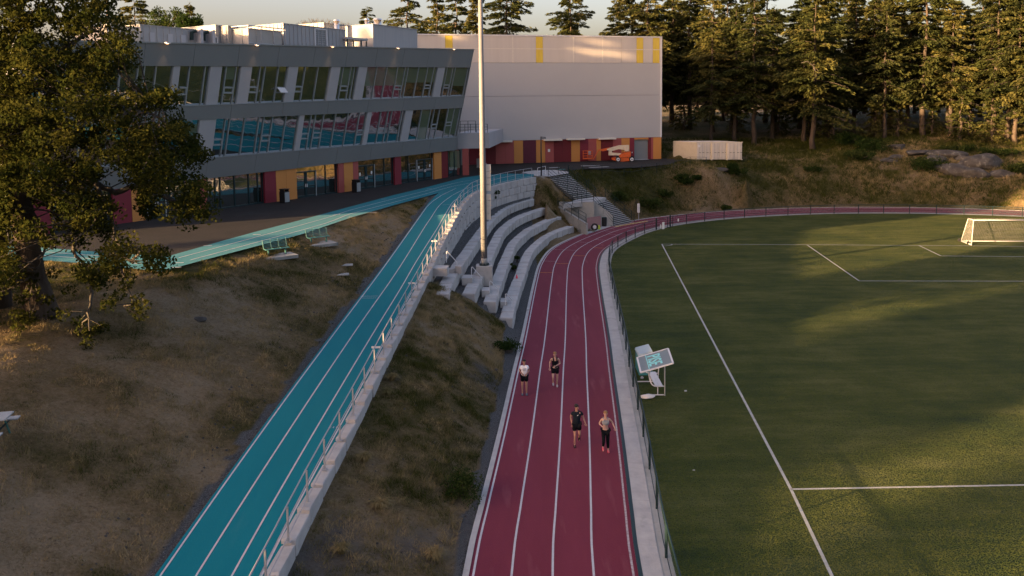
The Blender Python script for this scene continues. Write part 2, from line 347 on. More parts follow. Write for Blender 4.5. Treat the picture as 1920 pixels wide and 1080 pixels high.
def GH(x, y):        # point of the far hillside seen at a bearing
    hs = sorted(HILL, key=lambda h: (h[0]-x)**2/4+(h[1]-y)**2*4)[:3]; wq = [1/(1+math.hypot((h[0]-x)/2, (h[1]-y)*2)) for h in hs]
    Yh = sum(h[2]*q for h, q in zip(hs, wq))/sum(wq)
    for _ in range(25):
        P = GY(x, y, Yh); z = hz(P.x, P.y); Yh += (P.z-z)*4.0
        Yh = min(max(Yh, 98), 150)
    return GY(x, y, Yh)
for a in [(30,128,6.0),(38,124,6.0),(28,118,5.65),(34,117.5,5.65),(36,120,5.7),(30,170,10),(60,170,11),(90,150,11),(100,120,9),(110,100,6),(95,70,1),(0,175,8),(60,240,12),(150,200,12),(0,240,9),(150,100,6),(120,50,2),(160,0,0),(40,300,12),(-40,300,9)]: cp(*a)
ctrl = np.array(ctrl)
Dm = np.hypot(ctrl[:, None, 0]-ctrl[None, :, 0], ctrl[:, None, 1]-ctrl[None, :, 1])
Wt = np.linalg.solve(Dm+np.eye(len(ctrl))*-.15, ctrl[:, 2]-3)
def rbf(X, Y):
    z = np.full(X.shape, 3.0)
    for (a, b, _), wv in zip(ctrl, Wt): z += wv*np.hypot(X-a, Y-b)
    return z
def vnoise(X, Y, s, seed=0):
    X = X/s+seed*17.3; Y = Y/s+seed*9.1; xi, yi = np.floor(X), np.floor(Y); fx, fy = X-xi, Y-yi
    fx = fx*fx*(3-2*fx); fy = fy*fy*(3-2*fy)
    def h(i, j):
        v = np.sin(i*127.1+j*311.7+seed*74.7)*43758.5453; return v-np.floor(v)
    return (h(xi, yi)*(1-fx)+h(xi+1, yi)*fx)*(1-fy)+(h(xi, yi+1)*(1-fx)+h(xi+1, yi+1)*fx)*fy-.5
def terrain(X, Y, rough=True):
    X = np.asarray(X, float); Y = np.asarray(Y, float)
    cY = np.interp(Y, CURB[:, 1], CURB[:, 0]); cY = np.where(Y > 93.2, 1e3, cY)
    oY = np.interp(Y, OUT[:86, 1], OUT[:86, 0])
    rl = np.interp(Y, RL[:, 1], RL[:, 0]); rz = np.interp(Y, RYk, RZk)
    Z = rbf(X, Y)
    n1 = vnoise(X, Y, 7, 1)*.5+vnoise(X, Y, 2.3, 2)*.22+vnoise(X, Y, .9, 3)*.10 if rough else 0
    far = np.hypot(X, Y) > 230; Z = np.where(Z > 13, 13, Z); Z = np.where(far, 11+0*Z, Z)
    # bank between ramp kerb and red track
    u = np.clip((X-cY)/np.maximum(.3, oY-.55-cY), 0, 1)
    bank = (rz-.35)*(1-u)*(1+.25*u)+np.sin(u*math.pi)*(n1*.9)
    lower = (Y < 49.5) & (X > cY-.35)
    Z = np.where(lower, np.where(X > oY-.55, 0, bank), Z)
    # terraces
    for lo, hi in ((49.5, 96),):
        m = (Y >= 49.5) & (X > cY-.35) & (X < oY+2)
        cen = {k: xrow(k, Y)-.4 for k in 'ABCD'}
        z = np.where(X > cen['A'], 0.0, np.where(X > cen['B'], hrow('A', Y)-.18, np.where(X > cen['C'], hrow('B', Y)-.18, np.where(X > cen['D'], hrow('C', Y)-.2, hrow('D', Y)-.1+np.clip((Y-70)/20, 0, 1)*.3))))
        ends = [ROWS[k][0] for k in 'DCBA']; ex = [e[0] for e in ends]; ey = [e[1] for e in ends]
        lim = np.interp(X, ex, ey)
        m2 = m & (Y < lim+.15) & (X < ex[-1]+.2)
        Z = np.where(m2, z, Z)
        blend = m & (Y >= lim+.15) & (Y < lim+1.4) & (X < ex[-1]+.2); tt = np.clip((Y-lim-.15)/1.25, 0, 1)
        Z = np.where(blend, z*(1-tt)+Z*tt, Z)
    # left hillside
    left = X < cY-.35
    left &= (Y < 93.2)
    d = np.maximum(0, rl-.55-X); h = rz+d*.36-.02
    cap = np.interp(Y, [0, 20, 33, 44], [3.4, 3.9, 4.9, 5.0])
    h = np.where(h > cap, cap+.55*(1-np.exp(-(h-cap)/.55)), h)
    h = h+np.clip(d/4, 0, 1)*(n1*.45)*np.clip((cap+.6-h)/1.0+.35, 0, 1)
    h = np.where(Y > 77.5, 5.55, h)
    h = np.where(X > rl-.5, rz-.08, h)
    Z = np.where(left, h, Z)
    # rough hillside on the right
    bd, sd = pdist(X, Y, OUT[::3]); outside = (sd < 0) & (Y > 80) & (X > 4.5)
    rr = np.clip((bd-1)/5, 0, 1); Z = np.where(outside & ~left, Z+rr*n1*.9, Z)
    Z = np.where((bd < 1.0) & outside, np.minimum(Z, .1), Z)
    inside = (sd > 0) & (X > -4)
    Z = np.where(inside & (X > oY) | (sd > 0) & (Y > 60) & (X > 3), -.08, Z)
    m = inpoly(X, Y, PLZ); Z = np.where(m, np.minimum(5.55, 5.55), Z)
    m = inpoly(X, Y, [(p.x, p.y) for p in UPTw]+[(p.x, p.y) for p in UPLw[::-1]]); Z = np.where(m, 5.52, Z)
    return Z
def grid1(parts):
    a = []
    for lo, hi, st in parts: a.append(np.arange(lo, hi, st))
    return np.unique(np.concatenate(a).round(4))
gx = grid1([(-400,-130,30),(-130,-36,2.0),(-36,-12,.4),(-12,18,.25),(18,82,.8),(82,160,3),(160,500,30)])
gy = grid1([(-120,0,6),(0,12,1.0),(12,60,.35),(60,104,.3),(104,150,.8),(150,240,5),(240,420,20),(420,1600,150)])
XX, YY = np.meshgrid(gx, gy, indexing='ij')
ZZ = terrain(XX, YY)
def hfield(x, y):      # bilinear in the built grid
    x = np.clip(x, gx[0], gx[-1]-1e-3); y = np.clip(y, gy[0], gy[-1]-1e-3)
    i = np.clip(np.searchsorted(gx, x, 'right')-1, 0, len(gx)-2); j = np.clip(np.searchsorted(gy, y, 'right')-1, 0, len(gy)-2)
    fx = (x-gx[i])/(gx[i+1]-gx[i]); fy = (y-gy[j])/(gy[j+1]-gy[j])
    return (ZZ[i, j]*(1-fx)+ZZ[i+1, j]*fx)*(1-fy)+(ZZ[i, j+1]*(1-fx)+ZZ[i+1, j+1]*fx)*fy
def hz(x, y): return float(hfield(np.array([x]), np.array([y]))[0])
nx, ny = len(gx), len(gy)
vs = np.stack([XX.ravel(), YY.ravel(), ZZ.ravel()], 1)
ii = np.arange(nx-1)[:, None]*ny+np.arange(ny-1)[None, :]
fa = np.stack([ii, ii+ny, ii+ny+1, ii+1], -1).reshape(-1, 4)
me = bpy.data.meshes.new('ground'); me.vertices.add(len(vs)); me.vertices.foreach_set('co', vs.ravel().astype(np.float32))
me.loops.add(fa.size); me.loops.foreach_set('vertex_index', fa.ravel().astype(np.int32)); me.polygons.add(len(fa))
me.polygons.foreach_set('loop_start', (np.arange(len(fa))*4).astype(np.int32)); me.update(); me.validate()
me.polygons.foreach_set('use_smooth', [True]*len(fa))
# what the ground is made of: r = dry straw, g = gravel, b = bare rock / soil
def zones(X, Y):
    oY = np.interp(Y, OUT[:86, 1], OUT[:86, 0]); cY = np.interp(Y, CURB[:, 1], CURB[:, 0]); cY = np.where(Y > 93.2, 1e3, cY)
    rl = np.interp(Y, RL[:, 1], RL[:, 0])
    bd, sd = pdist(X, Y, OUT[::3])
    grav = np.zeros(X.shape); n = vnoise(X, Y, 1.6, 5)*.5+vnoise(X, Y, .6, 6)*.3
    w_ = .18+n*.6+np.clip((Y-40)/10, 0, 1)*.7
    grav = np.where((X < oY+.2) & (X > oY-w_-.25) & (Y < 90), 1., grav)
    left = X < cY-.3
    grav = np.where(left & (rl-X < .55+n*.8) & (Y < 79), 1., grav)
    ter = (Y > 49.3) & (X > cY-.3) & (X < oY+.5) & (Y < 94)
    ex = [ROWS[k][0][0] for k in 'DCBA']; ey = [ROWS[k][0][1] for k in 'DCBA']; lim = np.interp(X, ex, ey)
    ter &= Y < lim+.3
    grav = np.where(ter, 1-np.clip(n*2.2-.25, 0, 1), grav)
    dry = vnoise(X, Y, 6, 8)*.9+vnoise(X, Y, 2.2, 9)*.7+.5
    dry = np.where(left, dry+.28-np.exp(-((Y-46-X*.0)/9)**2)*.35, dry)                 # parched slope, greener by the benches
    dry = np.where(left & (Y < 21), dry-.3, dry)
    dry = np.where(left & (rl-X < 2.0) & (Y < 60), dry-.10, dry)
    soil = np.clip(vnoise(X, Y, 4, 11)*1.4+vnoise(X, Y, 1.2, 12)*.8-.2, 0, 1)*np.where((~left) & (X < oY) & (Y < 50), 1, .25)
    m = (Y > 89) & (Y < 96) & (X > 0) & (X < 8); dry = np.where(m, dry+.3*np.sin(Y*2)+.05, dry)
    dry = np.where((~left) & (X < oY) & (Y < 50), dry*.6+.28, dry)
    out = (sd < 0) & (Y > 95) & (X > 5)
    dry = np.where(out, .42+vnoise(X, Y, 9, 14)*.9+vnoise(X, Y, 2.5, 15)*.5-np.clip((Y-112)/14, 0, 1)*.12+np.clip((X-52)/10, 0, 1)*.2, dry)
    return np.clip(dry, 0, 1), np.clip(grav, 0, 1), np.clip(soil, 0, 1)
zr, zg, zb = zones(vs[:, 0], vs[:, 1])
ca = me.color_attributes.new('zone', 'FLOAT_COLOR', 'POINT')
ca.data.foreach_set('color', np.stack([zr, zg, zb, np.ones_like(zr)], 1).ravel().astype(np.float32))
gm = bpy.data.materials.new('ground_material'); gm.use_nodes = True; n = gm.node_tree; b = n.nodes['Principled BSDF']; b.inputs['Roughness'].default_value = .95; b.inputs['Specular IOR Level'].default_value = .15
geo = n.nodes.new('ShaderNodeNewGeometry'); zc = n.nodes.new('ShaderNodeVertexColor'); zc.layer_name = 'zone'; sp = n.nodes.new('ShaderNodeSeparateColor'); n.links.new(zc.outputs[0], sp.inputs[0])
def nz(scale, detail=6, rough=.7):
    t = n.nodes.new('ShaderNodeTexNoise'); t.inputs['Scale'].default_value = scale; t.inputs['Detail'].default_value = detail; t.inputs['Roughness'].default_value = rough
    n.links.new(geo.outputs['Position'], t.inputs['Vector']); return t.outputs[0]
def math_(op, a, b_, c_=None):
    t = n.nodes.new('ShaderNodeMath'); t.operation = op
    for i, v in enumerate((a, b_, c_)):
        if v is None: continue
        if isinstance(v, (int, float)): t.inputs[i].default_value = v
        else: n.links.new(v, t.inputs[i])
    return t.outputs[0]
def ramp(fac, stops):
    r = n.nodes.new('ShaderNodeValToRGB'); e = r.color_ramp.elements
    while len(e) < len(stops): e.new(.5)
    for q, (p_, c_) in zip(e, stops): q.position = p_; q.color = (*c_, 1)
    n.links.new(fac, r.inputs[0]); return r.outputs[0]
def mixc(fac, a, b_):
    t = n.nodes.new('ShaderNodeMix'); t.data_type = 'RGBA'
    for i, v in ((0, fac), (6, a), (7, b_)):
        if isinstance(v, tuple): t.inputs[i].default_value = (*v, 1)
        else: n.links.new(v, t.inputs[i])
    return t.outputs[2]
fine = nz(6.5, 8, .9); mid = nz(.9, 6, .75)
f0 = math_('MULTIPLY_ADD', mid, .8, math_('MULTIPLY_ADD', fine, 1.5, math_('MULTIPLY_ADD', sp.outputs[0], .9, -1.08)))
grass = ramp(f0, [(.06, (.026,.032,.008)), (.30, (.070,.066,.016)), (.52, (.135,.102,.044)), (.76, (.215,.158,.086)), (1.0, (.30,.235,.15))])
speck = ramp(nz(28, 3, .8), [(.38, (.060,.062,.062)), (.52, (.13,.132,.132)), (.66, (.26,.262,.262))])
sf = math_('SUBTRACT', math_('MULTIPLY_ADD', sp.outputs[1], 1.9, math_('MULTIPLY', fine, .8)), .9)
ck = n.nodes.new('ShaderNodeClamp'); n.links.new(sf, ck.inputs[0])
spots = ramp(math_('MULTIPLY_ADD', nz(3.4, 4, .8), .6, math_('MULTIPLY', nz(11, 3, .8), .4)), [(.36, (.55,.52,.50)), (.46, (1,1,1)), (.60, (1,1,1)), (.68, (1.5,1.45,1.4))])
mm_ = n.nodes.new('ShaderNodeMix'); mm_.data_type = 'RGBA'; mm_.blend_type = 'MULTIPLY'; mm_.inputs[0].default_value = 1; n.links.new(grass, mm_.inputs[6]); n.links.new(spots, mm_.inputs[7])
c1 = mixc(ck.outputs[0], mm_.outputs[2], speck)
soilf = math_('MULTIPLY', ramp(math_('MULTIPLY_ADD', fine, .6, math_('MULTIPLY', sp.outputs[2], .8)), [(.50, (0,0,0)), (.72, (1,1,1))]), .8)
c2 = mixc(soilf, c1, ramp(nz(3.0, 6, .75), [(.3, (.065,.066,.068)), (.7, (.13,.128,.125))]))
n.links.new(c2, b.inputs['Base Color'])
bp = n.nodes.new('ShaderNodeBump'); bp.inputs['Strength'].default_value = 1.0; bp.inputs['Distance'].default_value = .3
n.links.new(math_('ADD', nz(7, 8, .75), math_('MULTIPLY', nz(1.5, 5, .6), 1.4)), bp.inputs['Height']); n.links.new(fuzz(n, 14, 7.0), bp.inputs['Normal']); n.links.new(bp.outputs[0], b.inputs['Normal'])
me.materials.append(gm)
ground = bpy.data.objects.new('ground', me); link(ground); tag(ground, 'dry grassy slopes and gravel edges around the running tracks', kind='structure')

# ================================================================ FLAT SURFACES
def sheet(name, mb, m, label, kind='structure', parent=None):
    NOFIX.add(name); o = obj(name, mb, m, parent); tag(o, label if parent is None else None, kind=kind if parent is None else None); return o
def ring(o0, o1, z, P=OUT): return ([(q[0], q[1], z) for q in offset(P, o0)], [(q[0], q[1], z) for q in offset(P, o1)])
sheet('red_running_track', MB().strip(*ring(0, 5.2, .0)), M['red_track'], 'red rubber running track curving round the sports field')
mb = MB(); L, R = ring(-.02, .17, .03); mb.strip(L, R); mb.strip([(p[0], p[1], 0) for p in R] and R, [(p[0], p[1], -.02) for p in R])
sheet('track_kerb', mb, M['concrete'], 'pale concrete kerb along the outer edge of the red track')
mb = MB()
for o in (.30, 1.44, 2.66, 3.88): mb.strip(*ring(o-.034, o+.034, .006))
sheet('lane_line', mb, M['line'], 'white lane lines painted on the red track')
sheet('inner_lane_line', MB().strip(*ring(5.02, 5.09, .006)), M['line_worn'], 'worn innermost line of the red track')
mb = MB()
for (o0, o1, s_) in [(.3,1.44,77.5),(.3,1.44,72.2),(1.44,2.66,77.8),(1.44,2.66,82.5),(2.66,3.88,84.5),(2.66,3.88,88),(1.44,2.66,89.5)]:
    k = int(np.argmin(abs(OUT[:, 1]-s_)+(OUT[:, 0] > 30)*99)); a = offset(OUT, o0)[k]; b_ = offset(OUT, o1)[k]; t = (OUT[k+1]-OUT[k]); t /= np.linalg.norm(t); t *= .03
    mb.strip([(a[0]-t[0], a[1]-t[1], .007), (b_[0]-t[0], b_[1]-t[1], .007)], [(a[0]+t[0], a[1]+t[1], .007), (b_[0]+t[0], b_[1]+t[1], .007)])
sheet('cross_line', mb, M['line_worn'], 'short faded marks across the lanes on the bend')
mb = MB()
for (o0, o1, s_) in [(.3,1.44,67.0),(1.44,2.66,70.5),(2.66,3.88,74.5),(3.88,5.0,79.8)]:
    k = int(np.argmin(abs(OUT[:, 1]-s_)+(OUT[:, 0] > 30)*99)); a = offset(OUT, o0)[k]; b_ = offset(OUT, o1)[k]; t = (OUT[k+1]-OUT[k]); t /= np.linalg.norm(t); t *= .035
    mb.strip([(a[0]-t[0], a[1]-t[1], .007), (b_[0]-t[0], b_[1]-t[1], .007)], [(a[0]+t[0], a[1]+t[1], .007), (b_[0]+t[0], b_[1]+t[1], .007)])
sheet('orange_cross_line', mb, M['line_orange'], 'orange start marks across the red lanes')
sheet('drain_channel', MB().strip(*ring(5.2, 5.33, .012)), M['dark_metal'], 'dark drain channel beside the innermost lane')
NOFIX.add('slab')
walk = empty('walkway', (0,0,0)); tag(walk, 'narrow pale concrete walkway inside the red track', kind='structure')
O1, O2 = offset(OUT, 5.34), offset(OUT, 5.93)
cs = MB()
for i in range(0, len(OUT)-3, 3):
    if not (OUT[i][1] > 12 and OUT[i][0] < 82): continue
    a = [(*O1[k], .02) for k in range(i, i+4)]; b_ = [(*O2[k], .02) for k in range(i, i+4)]
    def lerp(p, q, t): return tuple(p[j]+(q[j]-p[j])*t for j in range(3))
    a[-1] = lerp(a[-2], a[-1], .985); b_[-1] = lerp(b_[-2], b_[-1], .985)
    m_ = MB().strip(a, b_); obj('slab', m_, M['concrete'], walk)
sheet('fence_strip', MB().strip(*ring(5.2, 6.35, .004)), M['concrete_dk'], 'grey concrete strip under the field fence')
# field
fb = offset(OUT, 6.3); fpoly = [(q[0], q[1], .010) for q in fb[::2]]
tm = bpy.data.materials.new('turf'); tm.use_nodes = True; n = tm.node_tree; b = n.nodes['Principled BSDF']; b.inputs['Roughness'].default_value = .9; b.inputs['Specular IOR Level'].default_value = .2
geo = n.nodes.new('ShaderNodeNewGeometry')
mp = n.nodes.new('ShaderNodeMapping'); mp.inputs['Scale'].default_value = (.18,.9,1); mp.inputs['Rotation'].default_value = (0,0,rad(-5)); n.links.new(geo.outputs['Position'], mp.inputs[0])
tt = n.nodes.new('ShaderNodeTexNoise'); tt.inputs['Scale'].default_value = 1.0; tt.inputs['Detail'].default_value = 6; tt.inputs['Roughness'].default_value = .7; n.links.new(mp.outputs[0], tt.inputs['Vector'])
g2 = math_('MULTIPLY_ADD', nz(.16, 6, .7), 1.0, math_('MULTIPLY_ADD', tt.outputs[0], .75, math_('MULTIPLY_ADD', nz(7, 5, .85), .55, -.52)))
n.links.new(ramp(g2, [(.34, (.014,.034,.005)), (.50, (.036,.058,.005)), (.64, (.060,.078,.009)), (.88, (.105,.118,.030))]), b.inputs['Base Color'])
n.links.new(fuzz(n, 22, 26.0), b.inputs['Normal'])
sheet('sports_field', MB().poly(fpoly), tm, 'dark green artificial turf football field')
c0 = G(1241,458); h0 = G(1483,918); tdir = (c0-h0).normalized(); ndir = Vector((tdir.y, -tdir.x, 0))
HL = (c0-h0).length
def fline(mb, a, b_, w_=.11):
    a, b_ = Vector(a), Vector(b_); d = (b_-a).normalized(); s_ = Vector((d.y, -d.x, 0))*w_/2
    for v in (a, b_): v.z = .016
    n_ = len(mb.v); mb.v += [tuple(a-s_), tuple(a+s_), tuple(b_+s_), tuple(b_-s_)]; mb.f.append((n_, n_+1, n_+2, n_+3))
c0 = Vector((c0.x, c0.y, 0)); gdir = (G(1798,460)-c0); gdir.z = 0; gdir.normalize()
gdir = (gdir*.5+ndir*.5).normalized()
mb = MB(); near = h0-tdir*60
fline(mb, c0, h0); fline(mb, h0, G(1560,1081)); fline(mb, G(1560,1081), G(1560,1081)-tdir*40)
def P_(px, py): return G(px, py, 0)
fline(mb, c0, P_(1513,459)); fline(mb, P_(1513,459), P_(1870,461.6)); fline(mb, P_(1870,461.6), P_(2200,468))
fline(mb, P_(1514,460), P_(1611,527)); fline(mb, P_(1611,527), P_(1920,527.5)); fline(mb, P_(1920,527.5), P_(2200,531))
fline(mb, P_(1722,460), P_(1764,480)); fline(mb, P_(1764,480), P_(1920,481.5)); fline(mb, P_(1920,481.5), P_(2100,484))
fline(mb, P_(1483,918), P_(1920,910)); fline(mb, P_(1920,910), P_(2400,905))
prev = None
for a in range(0, 91, 15):
    q = c0+(ndir*math.cos(rad(a))-tdir*math.sin(rad(a)))*1.0*1.0
    if prev is not None: fline(mb, prev, q)
    prev = q
NOFIX.add('field_marking'); sheet('field_marking', mb, M['line_field'], 'thin white football markings on the turf')
# ramp and upper path
def zr_(y): return RZ(y)+.012
ys = np.arange(-20, 77.01, 1.0)
RX = lambda y: float(np.interp(y, CURB[:, 1], CURB[:, 0]))-.42
LX = lambda y: float(np.interp(y, RL[:, 1], RL[:, 0]))-.12
sheet('blue_ramp_track', MB().strip([(LX(y), y, zr_(y)) for y in ys], [(RX(y)+.05, y, zr_(y)) for y in ys]), M['blue_track'], 'turquoise sprint track climbing beside the retaining wall')
up = [(p.x, p.y, 5.612) for p in UPTw]; w2 = [(c[0]-.35, c[1]-.05, 5.612) for c in CURB[CURB[:, 1] > 77.5][::-1]]
lowr = [(p.x, p.y, 5.612) for p in UPLw[::-1]]
sheet('upper_blue_path', MB().poly(up+w2+[(RX(77)+.05, 77.0, 5.612), (LX(77), 77.0, 5.612)]+lowr), M['blue_track'], 'turquoise track running past the building entrances')
def rline(mb, pts, w_=.055, lift=.008, flat=False):
    P = resample(spline([(p[0], p[1]) for p in pts], .8), .8); A = offset(P, -w_/2); B = offset(P, w_/2)
    f = lambda q: (q[0], q[1], zr_(q[1])+lift if q[1] < 76.9 and not flat else 5.612+lift)
    mb.strip([f(q) for q in A], [f(q) for q in B])
mb = MB()
low = [(-10.45,-20),(-9.85,8),(-9.66,21.1),(-9.28,31.5),(-8.78,41.4),(-8.46,47.6)]
for j, px in enumerate(([(728.3,489.6),(780,416.7),(805,383.3),(827.5,366.7),(855,353.5)], [(749,502),(793.8,430),(806.7,410.8),(825.4,384),(850.8,365),(871.7,355),(905,344)], [(743,555),(781,490),(818.8,430),(830.8,409),(845,385),(850.8,377.5),(863.3,369),(878,360.5),(915,346.5)])):
    pts = [(x+.975*j, y) for x, y in low[:4+(j < 2)]]+[tuple(GR(*q)[:2]) for q in px]
    rline(mb, pts)
rline(mb, [(RX(y)-.12, y) for y in range(-20, 76, 3)]+[(RX(y)-.15, y) for y in (78, 82, 86, 90)])
for e0, e1 in (([(335,484),(482,444.5),(607,410.5),(660,393.5),(735,374),(799,358),(868,340.5),(930,334),(985,331)], .05), ([(357,488),(482,454.5),(607,420),(660,400.5),(735,380.5),(799,363.5),(840,352),(868,346),(920,338)], .05)):
    rline(mb, [tuple(G(x, y, 5.6)[:2]) for x, y in e0], .07, flat=True)
for e0 in ([(10,466.5),(72,471.5),(140,477),(235,483)], [(10,474),(72,479),(140,483.5),(235,489.5)]):
    rline(mb, [tuple(G(x, y, 5.6)[:2]) for x, y in e0], .07, flat=True)
for x, y in [(256,494.5),(288,497.5),(336,493),(331,501.5),(390,461),(482,434+6),(720,373.5),(805,354),(700,399),(632,402)]:
    p = G(x, y, 5.6); mb.strip([(p.x-.25, p.y, 5.62), (p.x+.25, p.y+.05, 5.62)], [(p.x-.25, p.y-.12, 5.62), (p.x+.25, p.y-.07, 5.62)])
sheet('blue_lane_line', mb, M['line'], 'white lane lines painted on the turquoise tracks')
# small faded stencilled numerals on the ramp
mb = MB()
for (x, y, wd) in ((693,556.5,1.0),(693,560,.8),(630,803.5,.5),(838,384.5,.7),(729,415,.0)):
    if wd == 0: continue
    p = GR(x, y); k = int(wd/.11)
    for i in range(k):
        xx = p.x-wd/2+i*wd/k
        for (dx, dy, sx, sy) in ((0,0,.06,.02),(0,.09,.06,.02),(.0,.0,.02,.10)):
            mb.strip([(xx+dx, p.y+dy+sy, zr_(p.y+dy+sy)+.010), (xx+dx+sx, p.y+dy+sy, zr_(p.y+dy+sy)+.010)], [(xx+dx, p.y+dy, zr_(p.y+dy)+.010), (xx+dx+sx, p.y+dy, zr_(p.y+dy)+.010)])
sheet('lane_stencil', mb, M['line'], 'tiny worn stencil marks in the turquoise lanes')
# asphalt yard
yard = [(-260, 70, 5.6)]+[(p.x, p.y, 5.6) for p in UPTw[0:]]+[(3.0,94.0,5.6),(4.5,95.6,5.6)]+[(6.5,99,5.6)]+[(p.x, p.y, 5.6) for p in PLE]+[(24,124.5,5.6),(-6,122,5.6),(-60,122,5.6),(-260,122,5.6)]
sheet('asphalt_yard', MB().poly(yard), M['asphalt'], 'dark asphalt yard in front of the building doors')
pv = [G(x, y, 5.606) for x, y in [(978,323),(1001,319.5),(1040,318.5),(1066,322),(1066,325),(1030,331),(1005,330)]]
sheet('top_landing', MB().poly(pv), M['concrete'], 'pale concrete apron at the head of the stairs')
# ================================================================ WALLS, BLOCKS, RAILS
R_ = random.Random(3)
def rough_block(l, w_, h, seed):
    r = random.Random(seed); bm = bmesh.new(); bmesh.ops.create_cube(bm, size=1)
    for v in bm.verts: v.co = Vector((v.co.x*l, v.co.y*w_, v.co.z*h))
    bmesh.ops.bevel(bm, geom=bm.edges[:], offset=.045, segments=1, affect='EDGES')
    for v in bm.verts: v.co += Vector((r.uniform(-.018,.018), r.uniform(-.022,.022), r.uniform(-.015,.015)))
    me = bpy.data.meshes.new('block'); bm.to_mesh(me); bm.free(); me.materials.append(M['block']); return me
BLK = [rough_block(1.0, .75, .74, i) for i in range(5)]
def put_block(parent, a, b, top, h=.74, w_=.75, side=1, name='block'):
    """block whose outer top edge runs a->b (2-D); the body lies on the `side` of it"""
    a, b = Vector(a).to_2d(), Vector(b).to_2d(); d = b-a; L = d.length; d.normalize(); nrm = Vector((-d.y, d.x))*side
    c = (a+b)/2+nrm*(w_/2)
    o = bpy.data.objects.new(name, R_.choice(BLK)); link(o); o.parent = parent
    o.location = Vector((c.x, c.y, top-h/2))-parent.location+Vector((R_.uniform(-.015,.015), R_.uniform(-.02,.02), R_.uniform(-.02,.02)))
    o.rotation_euler = (R_.uniform(-.012,.012), R_.uniform(-.012,.012), math.atan2(d.y, d.x)+R_.uniform(-.012,.012)+(math.pi if R_.random() < .5 else 0))
    o.scale = ((L-.03), w_/.75, h/.74); return o
rowlab = {'A':'lowest curved seating row of concrete blocks, beside the red track', 'B':'second lowest curved seating row of concrete blocks above the track', 'C':'third curved seating row of concrete blocks, meeting the lighting mast pier', 'D':'topmost curved seating row of concrete blocks below the retaining wall'}
for k in 'ABCD':
    c = resample(ROWS[k], 1.5); e = empty('seating_row', (c[0][0], c[0][1], 0), rowlab[k], 'seating', 'curved seating rows of concrete blocks')
    for i in range(len(c)-1):
        put_block(e, c[i][:2], c[i+1][:2], (c[i][2]+c[i+1][2])/2, h=.78, w_=.85, side=-1)
W = resample(CURB[CURB[:, 1] > 10], 1.5)
rw = empty('retaining_wall', (W[0][0], W[0][1], RZ(10)), 'long pale retaining wall of stacked concrete blocks holding up the turquoise ramp', 'retaining wall')
for i in range(len(W)-1):
    ym = (W[i][1]+W[i+1][1])/2; top = RZ(ym)+.10; base = hz(W[i][0]+.5, ym)
    k = 0; t = top
    if ym < 48.5:
        put_block(rw, W[i], W[i+1], t+R_.uniform(-.02,.02), h=.7, w_=.42+R_.uniform(0,.05), side=1)
        continue
    while t > base+.05 and k < 5:
        sh = 0 if k % 2 == 0 else .5
        a, b = np.array(W[i]), np.array(W[i+1]); dd = (b-a)*sh
        put_block(rw, a+dd+np.array([.015*k, 0]), b+dd+np.array([.015*k, 0]), t, side=1, w_=.42 if k == 0 else .6); t -= .75; k += 1
# aisle steps and little rails at the near ends of the rows
st = [('top', (811,503),(838,504), 3.62, .5), ('D2', (838,505),(852,505), 3.1, .4), ('D3', (853,499),(865,500), 3.3, .5),
      ('C', (866,521.5),(885,521.5), 2.45, .5), ('C2', (887,530),(897,530), 2.1, .5), ('B', (903,545),(918,545), 1.7, .5), ('B2', (921,552),(931,552), 1.35, .45),
      ('A', (938,566),(951,566), .95, .5), ('A2', (953,575),(962,575), .7, .45)]
ais = empty('aisle_steps', G(838,510,3), 'flight of loose concrete step blocks climbing past the near ends of the seating rows', 'steps')
for nm, l, r_, z, h in st:
    a, b = G(*l, z), G(*r_, z); dpt = 1.1 if nm in ('top','C','B','A') else .45
    q = [a, b, b+Vector((.03,dpt,0)), a+Vector((.03,dpt,0))]
    m_ = MB().hexa([(p.x, p.y, z-h) for p in q], [(p.x, p.y, z) for p in q]); obj('step', m_, M['block'], ais)
rl_lab = ['the top step under the ramp rail', 'the step of the third row beside the mast pier', 'the step between the two lower rows', 'the lowest step beside the red track']
for i, (ft, tp, en, z) in enumerate((((837,492),(838,476),(857,492),3.45), ((884,521),(884.5,505),(902,519),2.4), ((918,548),(918.5,529.5),(935,543),1.75), ((947.5,572),(948,551),(960,562),.95))):
    a = G(*ft, z); top = a+Vector((0.02,0,.75)); b = GY(*en, a.y+.35)
    e = empty('step_handrail', a, 'small white bent handrail on '+rl_lab[i], 'handrail', 'small handrails on the seating steps')
    obj('post', MB().tube([a, top-Vector((0,0,.06)), top+Vector((.05,0,0))], .025, 6), M['rail_white'], e)
    obj('rail', MB().tube([top+Vector((.05,0,0)), b], .025, 6), M['rail_white'], e)
    obj('end_post', MB().tube([b, b-Vector((0,0,.55))], .022, 6), M['rail_white'], e)
# ramp railing
RP = resample(offset(CURB[(CURB[:, 1] > 12) & (CURB[:, 1] < 93)], -.20), 2.0)
e = empty('ramp_railing', (RP[0][0], RP[0][1], RZ(RP[0][1])), 'pale three-rail metal railing along the kerb of the turquoise ramp', 'railing')
for i, p in enumerate(RP):
    z = RZ(p[1])+.08; m_ = MB().box((p[0], p[1], z+.54), (.05,.05,1.08)); m_.box((p[0], p[1], z+.035), (.16,.13,.03)); obj('post', m_, M['galv'], e)
for hgt, r_ in ((1.09,.023),(.62,.016),(.16,.018)):
    obj('rail', MB().tube([(p[0]-.03, p[1], RZ(p[1])+.08+hgt) for p in resample(RP, 1.0)], r_, 6), M['galv'], e)
for i in (12, 17, 22, 28):
    if i < len(RP):
        p = RP[i]; z = RZ(p[1])+.55; obj('marker_plate', MB().box((p[0]-.3, p[1]-.2, z), (.42,.03,.09)), M['white'], e)
